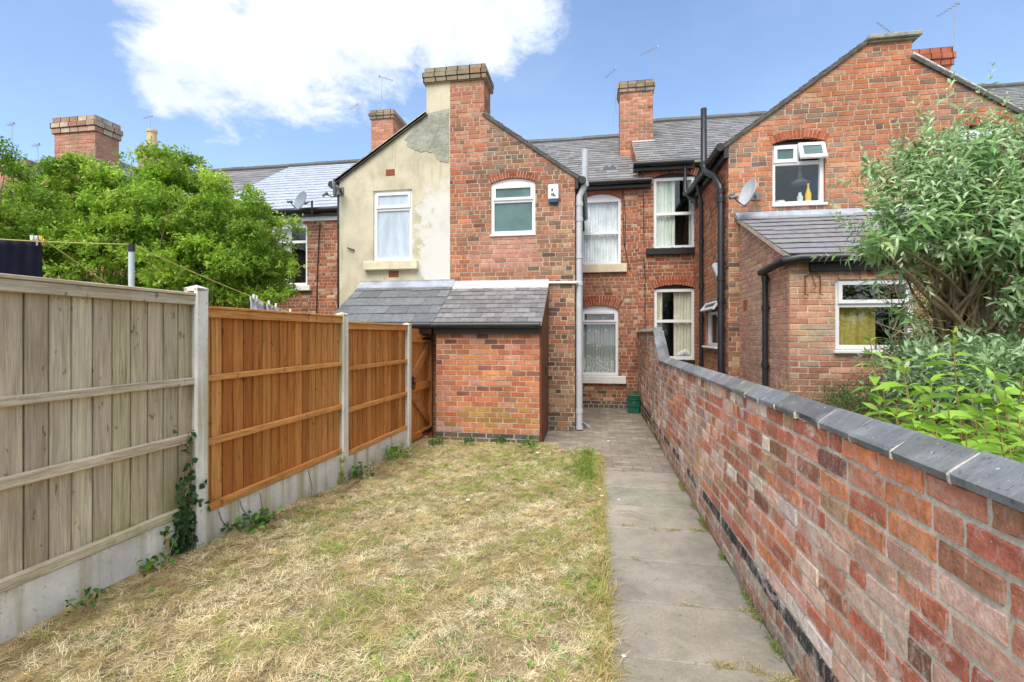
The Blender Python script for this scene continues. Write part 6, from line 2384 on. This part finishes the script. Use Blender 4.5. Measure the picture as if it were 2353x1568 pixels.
for (pa, pb) in ((505, 540), (560, 580), (600, 618), (716, 722)):
    q = []
    for i in range(9):
        t = i / 8
        u = W8(pa + (pb - pa) * (1 - t))
        z = ground_on_fence(u) + t * (0.335 - ground_on_fence(u))
        q.append(fence(u + 0.015 * math.sin(5 * t + pa), -0.026, z))
    mb.tube(q, [0.003] * 8 + [0.001], 5)
tag(mb.build('creeper', M['bark']), 'bare creeper tendrils on the concrete board under the larger orange panel', 'climber')
weed(W8(184), .04, .09, .06, 20, 'small broad-leaved weed below the left part of the grey panel', ll=.042)
weed(W8(340), .04, .12, .08, 26, 'weed below the right part of the grey panel', ll=.042)
weed(W8(375), .035, .05, .22, 14, 'taller weed climbing the board left of the ivy', ll=.042)
weed(W8(560), .05, .22, .10, 80, 'spreading weed under the large orange panel')
weed(W8(595), .03, .10, .06, 30, 'low creeping weed further along under the large orange panel')
weed(W8(818), .05, .20, .14, 70, 'bright weed at the foot of the middle concrete post')
weed(W8(893), .08, .26, .14, 110, 'largest bright weed patch, below the panel next to the gate', pal=((0.15, 0.34, 0.04), (0.22, 0.42, 0.05), (0.10, 0.24, 0.03)))
weed(W8(785), .012, .05, .35, 26, 'yellowish weed clinging to the middle post', pal=((0.3, 0.36, 0.06), (0.2, 0.3, 0.05)), ll=.045)
weed(0, 0, .16, .10, 60, 'green weed before the gate', at=onZ(1005, 1025, 0))
weed(0, 0, .13, .09, 50, 'weed at the left foot of the outbuilding wall', at=onZ(1075, 1024, 0))
weed(0, 0, .22, .12, 90, 'leafy weed tuft in front of the outbuilding right corner', at=onZ(1215, 1030, 0))
weed(0, 0, .14, .10, 45, 'weed at the middle of the outbuilding wall', at=onZ(1150, 1020, 0))

# ---- lawn: dry mown straw and living grass
def blades(name, xy, length, width, flat, pal, mat, label, cat=None, k=.2, lift=0.0, curl=.4, ang=None, cols=None):
    n = len(xy)
    z = np.array([lawn_z(a, b) for a, b in xy])
    pos = np.column_stack([xy, z + lift * rng.random(n)])
    if ang is None:
        ang = rng.uniform(0, 2 * math.pi, n)
    el = np.abs(rng.normal(size=n)) * flat
    ax = np.column_stack([np.cos(ang) * np.cos(el), np.sin(ang) * np.cos(el), np.sin(el)])
    side = np.column_stack([-np.sin(ang), np.cos(ang), rng.normal(size=n) * .3])
    L_ = np.broadcast_to(length, (n,))[:, None] * rng.uniform(.6, 1.4, (n, 1))
    W_ = width * rng.uniform(.7, 1.3, (n, 1))
    bend = rng.normal(size=(n, 1)) * curl * .35
    V = []
    for t, w in ((0, 1), (.35, .95), (.7, .8), (1, .15)):
        c = pos + ax * L_ * t + side * (bend * L_ * t * t) - np.array([0, 0, 1]) * (np.sin(el)[:, None] * L_ * t * t * .35) + np.array([0, 0, 1]) * (0.004 + .12 * L_ * t * (1 - t))
        V += [c - side * W_ * w * .5, c + side * W_ * w * .5]
    verts = np.stack(V, 1).reshape(-1, 3)
    F = np.array([[0, 1, 3, 2], [2, 3, 5, 4], [4, 5, 7, 6]])
    faces = ((np.arange(n) * 8)[:, None, None] + F[None]).reshape(-1, 4)
    cols = np.repeat(colour_mix(n, pal, k) if cols is None else np.clip(cols * (1 + rng.uniform(-k, k, (n, 1))), .003, 1), 3, axis=0)
    o = np_mesh(name, verts, faces, cols, M[mat])
    o['kind'] = 'stuff'
    o['label'] = label
    if cat:
        o['category'] = cat
    return o

def lawn_points(n, dens=None):
    out = []
    while sum(len(a) for a in out) < n:
        m = n
        y = 0.9 + 6.15 * rng.random(m) ** 1.25
        x0, x1 = -2.74 + .0325 * y, np.where(y > 6.75, -.45, LX1 - .02)
        x = x0 + (x1 - x0) * rng.random(m)
        p = np.column_stack([x, y])
        if dens is not None:
            p = p[rng.random(m) < dens(p[:, 0], p[:, 1])]
        out.append(p)
    return np.concatenate(out)[:n]

def patchy(x, y, s, ph):
    v = np.sin(x * 2.1 * s + ph) * np.sin(y * 1.7 * s + 1.3 * ph) + .7 * np.sin(x * 4.3 * s - y * 3.1 * s + 2 * ph) + .5 * np.sin(x * 9.1 * s + y * 7.3 * s + ph) + .35 * np.sin(17 * x * s - 13 * y * s)
    return v

straw_d = lambda x, y: np.clip(.72 + .22 * patchy(x, y, 1.3, .7), .12, 1) * np.where(y > 6.3, .45, 1)
green_d = lambda x, y: np.clip(-.05 + .28 * patchy(x, y, 1.9, 2.9) + .20 * patchy(x, y, 4.2, 1.9) + .18 * np.exp(-((x - LX1) / .22) ** 2) + .30 * (y > 5.2) * (x > -1.3) - .15 * (y < 2.2), 0, 1)
green_n = lambda x, y: np.clip(-.1 + .45 * patchy(x, y, 1.6, 5.1), .02, 1)
PALE, TAN, BRN, OLV, GRN = map(np.array, ((0.88, 0.77, 0.50), (0.72, 0.57, 0.29), (0.42, 0.30, 0.14), (0.52, 0.50, 0.18), (0.32, 0.46, 0.07)))

def lawn_colour(xy):
    x, y = xy[:, 0], xy[:, 1]
    a = .6 * patchy(x, y, 2.3, .7) + .5 * patchy(x, y, 4.1, 2.2) + rng.normal(size=len(x)) * .35
    g = .5 * patchy(x, y, 1.7, 2.9) + .6 * patchy(x, y, 3.3, 4.4)
    c = np.where((a > .25)[:, None], PALE, np.where((a > -.6)[:, None], .5 * PALE + .5 * TAN, np.where((a > -1.3)[:, None], TAN, .5 * TAN + .5 * BRN)))
    q = np.clip((g + .30) * .42 + .28 * np.exp(-((x - LX1) / .28) ** 2) + .35 * (y > 4.6) * (x > -1.5) - .25 * (y < 2.0), 0, .85)
    pick_g = rng.random(len(x)) < q
    c = np.where(pick_g[:, None], np.where((rng.random(len(x)) < .5)[:, None], OLV, GRN), c)
    e = np.exp(-((x + 2.70 - .0325 * y) / .35) ** 2)
    brown = rng.random(len(x)) < e * .65
    return np.where(brown[:, None], BRN, c)

def tufted(name, n, per, spread, length, width, flat, label, cat, dens, lift, k=.22, dark=1.0, dirspread=.55):
    c = lawn_points(n, dens)
    cc = lawn_colour(c) * rng.uniform(.72, 1.2, (n, 1)) * dark
    a = rng.uniform(0, 2 * math.pi, n)
    xy = np.repeat(c, per, axis=0) + rng.normal(size=(n * per, 2)) * spread
    xy[:, 0] = np.clip(xy[:, 0], -2.74 + .0325 * xy[:, 1], np.where(xy[:, 1] > 6.8, -.5, LX1 + .01))
    return blades(name, xy, np.repeat(rng.uniform(.6, 1.5, n), per) * length, width, flat, None, 'straw', label, cat, k, lift, .5,
                  np.repeat(a, per) + rng.normal(size=n * per) * dirspread + math.pi * (rng.random(n * per) < .35), np.repeat(cc, per, axis=0))

bare = lambda x, y: np.clip(.75 + .25 * patchy(x, y, 2.9, 1.9), .30, 1) * np.where(y > 6.2, np.clip(1 - (y - 6.2) * .9, .15, 1), 1)
tufted('straw', 9500, 17, .016, .040, .0015, .42, 'dry straw-coloured mown grass lying in tufts over the lawn', 'dry grass', bare, .022)
tufted('dead_thatch', 3600, 14, .03, .034, .0015, .35, 'short brown thatch matted close to the soil', 'dry grass', None, .008, .25, .62)  # colour darkened to put shade in the gaps between tufts
blades('grass', lawn_points(17000, green_d), .032, .0019, .8, [(0.26, 0.42, 0.05), (0.36, 0.50, 0.08), (0.45, 0.52, 0.12), (0.19, 0.32, 0.04)], 'leaf', 'fresh green grass growing in patches through the straw', 'grass')
blades('grass', lawn_points(12000, green_n), .034, .0020, .9, [(0.32, 0.42, 0.07), (0.48, 0.52, 0.15), (0.40, 0.45, 0.12)], 'leaf', 'scattered short olive grass blades over the whole lawn', 'grass')
# little broad-leaved plants coming through the lawn: rosettes and seedlings
lp_ = lawn_points(420, lambda x, y: np.clip(.15 + .4 * patchy(x, y, 1.05, 2.9) + .3 * (y > 5.6), .03, 1))
n_ = len(lp_) * 7
base = np.repeat(np.column_stack([lp_, [lawn_z(a, b) + .012 for a, b in lp_]]), 7, axis=0)
aa = rng.uniform(0, 2 * math.pi, n_)
o_ = leaf_mesh('lawn_weeds', base + rng.normal(size=(n_, 3)) * [.012, .012, .004], np.column_stack([np.cos(aa), np.sin(aa), rng.uniform(.1, .7, n_)]), np.tile(np.array([[0, 0, 1.0]]), (n_, 1)),
               .026 * rng.uniform(.6, 1.5, n_), .014 * rng.uniform(.6, 1.4, n_), colour_mix(n_, [(0.16, 0.36, 0.05), (0.24, 0.44, 0.07), (0.12, 0.27, 0.05)]), 'leaf', None, fine=True)
tag(o_, 'tiny broad-leaved weeds sprouting through the lawn', 'weeds', kind='stuff')
# clods and stones where the soil shows
mb = MB()
for i in range(700):
    x, y = (random.uniform(-2.5, -.5), random.uniform(6.2, 7.15)) if i < 330 else (random.uniform(-2.7, 0), random.uniform(1.2, 6.5))
    if i >= 330 and patchy(np.array([x]), np.array([y]), 2.1, 1.9)[0] > -.6:
        continue
    r = random.uniform(.004, .013)
    z = lawn_z(x, y) + .002
    a0 = random.uniform(0, 6)
    ring_ = [(x + r * math.cos(a0 + k * 1.257) * random.uniform(.7, 1.2), y + r * math.sin(a0 + k * 1.257) * random.uniform(.7, 1.2), z) for k in range(5)]
    top = (x + random.uniform(-.3, .3) * r, y, z + r * random.uniform(.5, .9))
    c = jit(random.choice(((.30, .22, .13), (.22, .16, .10), (.48, .44, .38), (.36, .28, .18))), .2)
    for k in range(5):
        mb.face([ring_[k], ring_[(k + 1) % 5], top], 0, c)
tag(mb.build('soil_crumbs', M['path_slab']), 'crumbs of soil and small stones in the thin parts of the lawn', 'soil crumbs', kind='stuff')
# taller fringe along the path edge
yy = rng.uniform(1.2, 6.6, 3600)
xx = LX1 - .03 + rng.normal(size=3600) * .035
blades('edge_grass', np.column_stack([xx, yy]), .085, .003, .8, [(0.50, 0.48, 0.16), (0.40, 0.46, 0.10), (0.66, 0.54, 0.27), (0.52, 0.37, 0.14)], 'leaf', 'longer grass fringe hanging over the path edge', 'grass')
yy = 6.0 + rng.normal(size=1500) * .38
xx = LX1 - .10 - np.abs(rng.normal(size=1500)) * .12
blades('edge_grass', np.column_stack([xx, yy]), .11, .0035, .9, [(0.22, 0.34, 0.04), (0.30, 0.36, 0.07), (0.15, 0.26, 0.03)], 'leaf', 'lush green fringe where the path meets the paving', 'grass')
# tufts in the slab joints and along the wall foot
pts = []
for jx, jy, n, s in ((.62, 2.51, 80, .03), (.76, 2.50, 60, .02), (.905, 2.45, 120, .05), (.50, 4.20, 30, .03), (.63, 4.20, 60, .04), (.83, 4.22, 60, .03), (.28, 4.24, 40, .03), (.86, 3.05, 26, .02), (.55, 3.05, 20, .02), (.30, 3.60, 22, .02), (.35, 5.9, 40, .04)):
    pts.append(np.column_stack([jx + rng.normal(size=n) * s, jy + rng.normal(size=n) * .012]))
tj = np.concatenate(pts)
tj[:, 0] = np.clip(tj[:, 0], .1, .925)
yw = np.concatenate([rng.normal(size=60) * .05 + c for c in (3.2, 3.75, 4.3, 4.45, 4.8, 5.3, 5.45, 3.0, 2.7)])
tw_ = np.column_stack([.918 - np.abs(rng.normal(size=len(yw))) * .012, yw])
lz_keep = lawn_z
lawn_z = lambda x, y: 0.0
blades('joint_grass', tj, .05, .0025, .6, [(0.50, 0.42, 0.20), (0.36, 0.33, 0.10), (0.55, 0.47, 0.26)], 'straw', 'dry grass tufts sprouting from the slab joints', 'grass')
blades('wall_foot_grass', tw_, .045, .004, .8, [(0.20, 0.28, 0.05), (0.28, 0.32, 0.07)], 'leaf', 'moss and grass along the foot of the garden wall', 'grass')
yy = None
tb = np.column_stack([rng.normal(size=90) * .05 + .86, rng.normal(size=90) * .05 + 2.28])
blades('joint_grass', tb, .09, .0028, .5, [(0.55, 0.46, 0.24), (0.40, 0.32, 0.14)], 'straw', 'pale dry tuft where the nearest slab meets the wall', 'grass')
lawn_z = lz_keep

# a stick, and scraps on lawn and path
mb = MB()
q0, q1 = onZ(799, 1132, .05), onZ(826, 1113, .05)
mb.tube([(q0[0], q0[1], lawn_z(q0[0], q0[1]) + .03), ((q0[0] + q1[0]) / 2, (q0[1] + q1[1]) / 2, lawn_z(q0[0], q0[1]) + .045), (q1[0], q1[1], lawn_z(q1[0], q1[1]) + .04)], [.012, .014, .009], 8)
tag(mb.build('stick', M['bark'], smooth=True), 'broken stick lying on the lawn near the fence', 'stick')
def pebble(px, py, r, label, zf=None):
    q = onZ(px, py, 0.02 if zf is None else zf)
    z = lawn_z(q[0], q[1]) + .018 if zf is None else 0.002
    mb = MB()
    n = 9
    ringv = [[(q[0] + r * s * math.cos(2 * math.pi * j / n) * (1 + .2 * math.sin(j * 2.3)), q[1] + r * .8 * s * math.sin(2 * math.pi * j / n), z + h * r) for j in range(n)] for s, h in ((.7, 0), (1, .25), (.65, .55))]
    for a, b in zip(ringv[:-1], ringv[1:]):
        for j in range(n):
            mb.face([a[j], a[(j + 1) % n], b[(j + 1) % n], b[j]])
    mb.face(ringv[-1])
    tag(mb.build('pebble', M['painted_stone']), label, 'pebble', 'white pebbles')
pebble(1434, 1510, .014, 'white pebble on the nearest path slab', 0)
pebble(1383, 1141, .022, 'white pebble at the lawn edge by the path')
pebble(1422, 1149, .012, 'white fleck at the middle of the path', 0)
pebble(1378, 1126, .018, 'pale pebble in the fringe of grass beside the path')
pebble(1398, 1015, .02, 'pale pebble on the block paving', 0)
pebble(1075, 1160, .022, 'white stone in the middle of the lawn')
pebble(1235, 1045, .025, 'white stone on the lawn before the outbuilding corner')
# ================================================================== camera, sky, sun
cam = bpy.data.cameras.new('camera')
cam.sensor_width = 36
cam.lens = 1850 / 3840 * 36
cam.shift_y = -(1279.5 - 1256) / 3840
cam.clip_start, cam.clip_end = 0.05, 3000
co = bpy.data.objects.new('camera', cam)
COL.objects.link(co)
co.location = (0, 0, EYE)
co.rotation_euler = (math.radians(90), 0, TH)
scene.camera = co

SUN_AZ, SUN_EL = 190.0, 55.0      # behind the viewer, to the left
to_sun = Vector((math.sin(math.radians(SUN_AZ)) * math.cos(math.radians(SUN_EL)), math.cos(math.radians(SUN_AZ)) * math.cos(math.radians(SUN_EL)), math.sin(math.radians(SUN_EL))))
sl = bpy.data.lights.new('sun', 'SUN')
sl.energy = SUN_E
sl.angle = math.radians(SUN_A)
sl.color = (1.0, 0.94, 0.84)
so = bpy.data.objects.new('sun', sl)
COL.objects.link(so)
so.rotation_euler = to_sun.to_track_quat('Z', 'Y').to_euler()
so.location = to_sun * 40

wd = bpy.data.worlds.new('World')
scene.world = wd
wd.use_nodes = True
nt = wd.node_tree
nt.nodes.clear()
N = nt.nodes.new
out, bg = N('ShaderNodeOutputWorld'), N('ShaderNodeBackground')
sky = N('ShaderNodeTexSky')
sky.sky_type = 'NISHITA'
sky.sun_disc = False
sky.sun_elevation = math.radians(SUN_EL)
sky.sun_rotation = math.radians(SUN_AZ)
sky.air_density, sky.dust_density, sky.ozone_density = SKY_AIR, SKY_DUST, SKY_OZ
bg.inputs['Strength'].default_value = SKY_S
tc = N('ShaderNodeTexCoord')
L = nt.links.new

def bearing(px, py):
    a, b = (px - CXS) / FS, (HYS - py) / FS
    return Vector((a * CS - SN, CS + a * SN, b)).normalized()

def noise_node(scale, detail, rough, dist=0.0, sc=(1, 1, 1.6)):
    mp, n = N('ShaderNodeMapping'), N('ShaderNodeTexNoise')
    mp.inputs['Scale'].default_value = sc
    n.inputs['Scale'].default_value = scale
    n.inputs['Detail'].default_value = detail
    n.inputs['Roughness'].default_value = rough
    n.inputs['Distortion'].default_value = dist
    L(tc.outputs['Generated'], mp.inputs[0])
    L(mp.outputs[0], n.inputs['Vector'])
    return n.outputs['Fac']

def maths(op, a, b=None, clamp=False):
    n = N('ShaderNodeMath')
    n.operation = op
    n.use_clamp = clamp
    for i, x in enumerate((a, b)):
        if x is None:
            continue
        if isinstance(x, (int, float)):
            n.inputs[i].default_value = x
        else:
            L(x, n.inputs[i])
    return n.outputs[0]

# banks of cumulus: each a direction and an angular size; the one in view is over the left of centre; unseen ones are added to brighten the ambient light
banks = [(bearing(415, 120), 0.10), (bearing(470, 20), 0.14), (bearing(560, 110), 0.14), (bearing(700, 40), 0.19), (bearing(860, 20), 0.19), (bearing(1020, 40), 0.15),
         (bearing(640, 190), 0.09), (bearing(380, 200), 0.05), (bearing(1110, 70), 0.10), (bearing(1200, -10), 0.11), (bearing(850, -150), 0.24), (bearing(560, -110), 0.18),
         (Vector((-0.3, -0.8, 0.45)).normalized(), 0.6), (Vector((0.6, -0.7, 0.35)).normalized(), 0.6), (Vector((-0.95, -0.15, 0.40)).normalized(), 0.55),  # from here on unseen clouds, added as soft white fill
         (Vector((0.97, -0.1, 0.35)).normalized(), 0.55), (Vector((0, -0.25, 1)).normalized(), 0.75), (Vector((0, -0.95, 0.2)).normalized(), 0.6)]
acc = None
for d, r in banks:
    v = N('ShaderNodeVectorMath')
    v.operation = 'DISTANCE'
    L(tc.outputs['Generated'], v.inputs[0])
    v.inputs[1].default_value = d
    m1 = maths('SUBTRACT', 1.0, maths('DIVIDE', v.outputs['Value'], r))
    acc = m1 if acc is None else maths('MAXIMUM', acc, m1)
big, fine = noise_node(4.5, 9, 0.62, 0.5), noise_node(14, 8, 0.65, 0.3)
dens = maths('ADD', maths('MULTIPLY', acc, 1.45), maths('ADD', maths('MULTIPLY', maths('SUBTRACT', big, 0.5), 1.5), maths('MULTIPLY', maths('SUBTRACT', fine, 0.5), 1.9)))
mr = N('ShaderNodeMapRange')
mr.interpolation_type = 'SMOOTHSTEP'
mr.inputs['From Min'].default_value = 0.02
mr.inputs['From Max'].default_value = 0.95
L(dens, mr.inputs['Value'])
veil = N('ShaderNodeMapRange')
veil.inputs['From Min'].default_value = 0.35
veil.inputs['From Max'].default_value = 0.8
veil.inputs['To Max'].default_value = 0.16
L(noise_node(1.8, 6, 0.6), veil.inputs['Value'])
cov = maths('MAXIMUM', mr.outputs[0], veil.outputs[0], True)
cm = N('ShaderNodeMixRGB')
shade = N('ShaderNodeMapRange')
shade.inputs['From Min'].default_value = 0.3
shade.inputs['From Max'].default_value = 0.75
L(noise_node(3.2, 7, 0.6, 0.4), shade.inputs['Value'])
cw = N('ShaderNodeMixRGB')
L(shade.outputs[0], cw.inputs['Fac'])
cw.inputs['Color1'].default_value = (*[CLOUD * x for x in (0.58, 0.68, 0.86)], 1)
cw.inputs['Color2'].default_value = (*[CLOUD * x for x in (1.06, 1.05, 1.04)], 1)
hs = N('ShaderNodeHueSaturation')
hs.inputs['Saturation'].default_value = SKY_SAT
hs.inputs['Value'].default_value = SKY_VAL
L(sky.outputs[0], hs.inputs['Color'])
L(cov, cm.inputs['Fac'])
L(hs.outputs[0], cm.inputs['Color1'])
L(cw.outputs[0], cm.inputs['Color2'])
L(cm.outputs[0], bg.inputs['Color'])
L(bg.outputs[0], out.inputs['Surface'])

scene.view_settings.view_transform = 'Standard'
scene.view_settings.look = 'None'
scene.view_settings.exposure = EXPO
scene.view_settings.gamma = 1
scene.render.engine = 'CYCLES'
scene.cycles.max_bounces = 8
scene.cycles.transparent_max_bounces = 12
scene.cycles.use_denoising = True
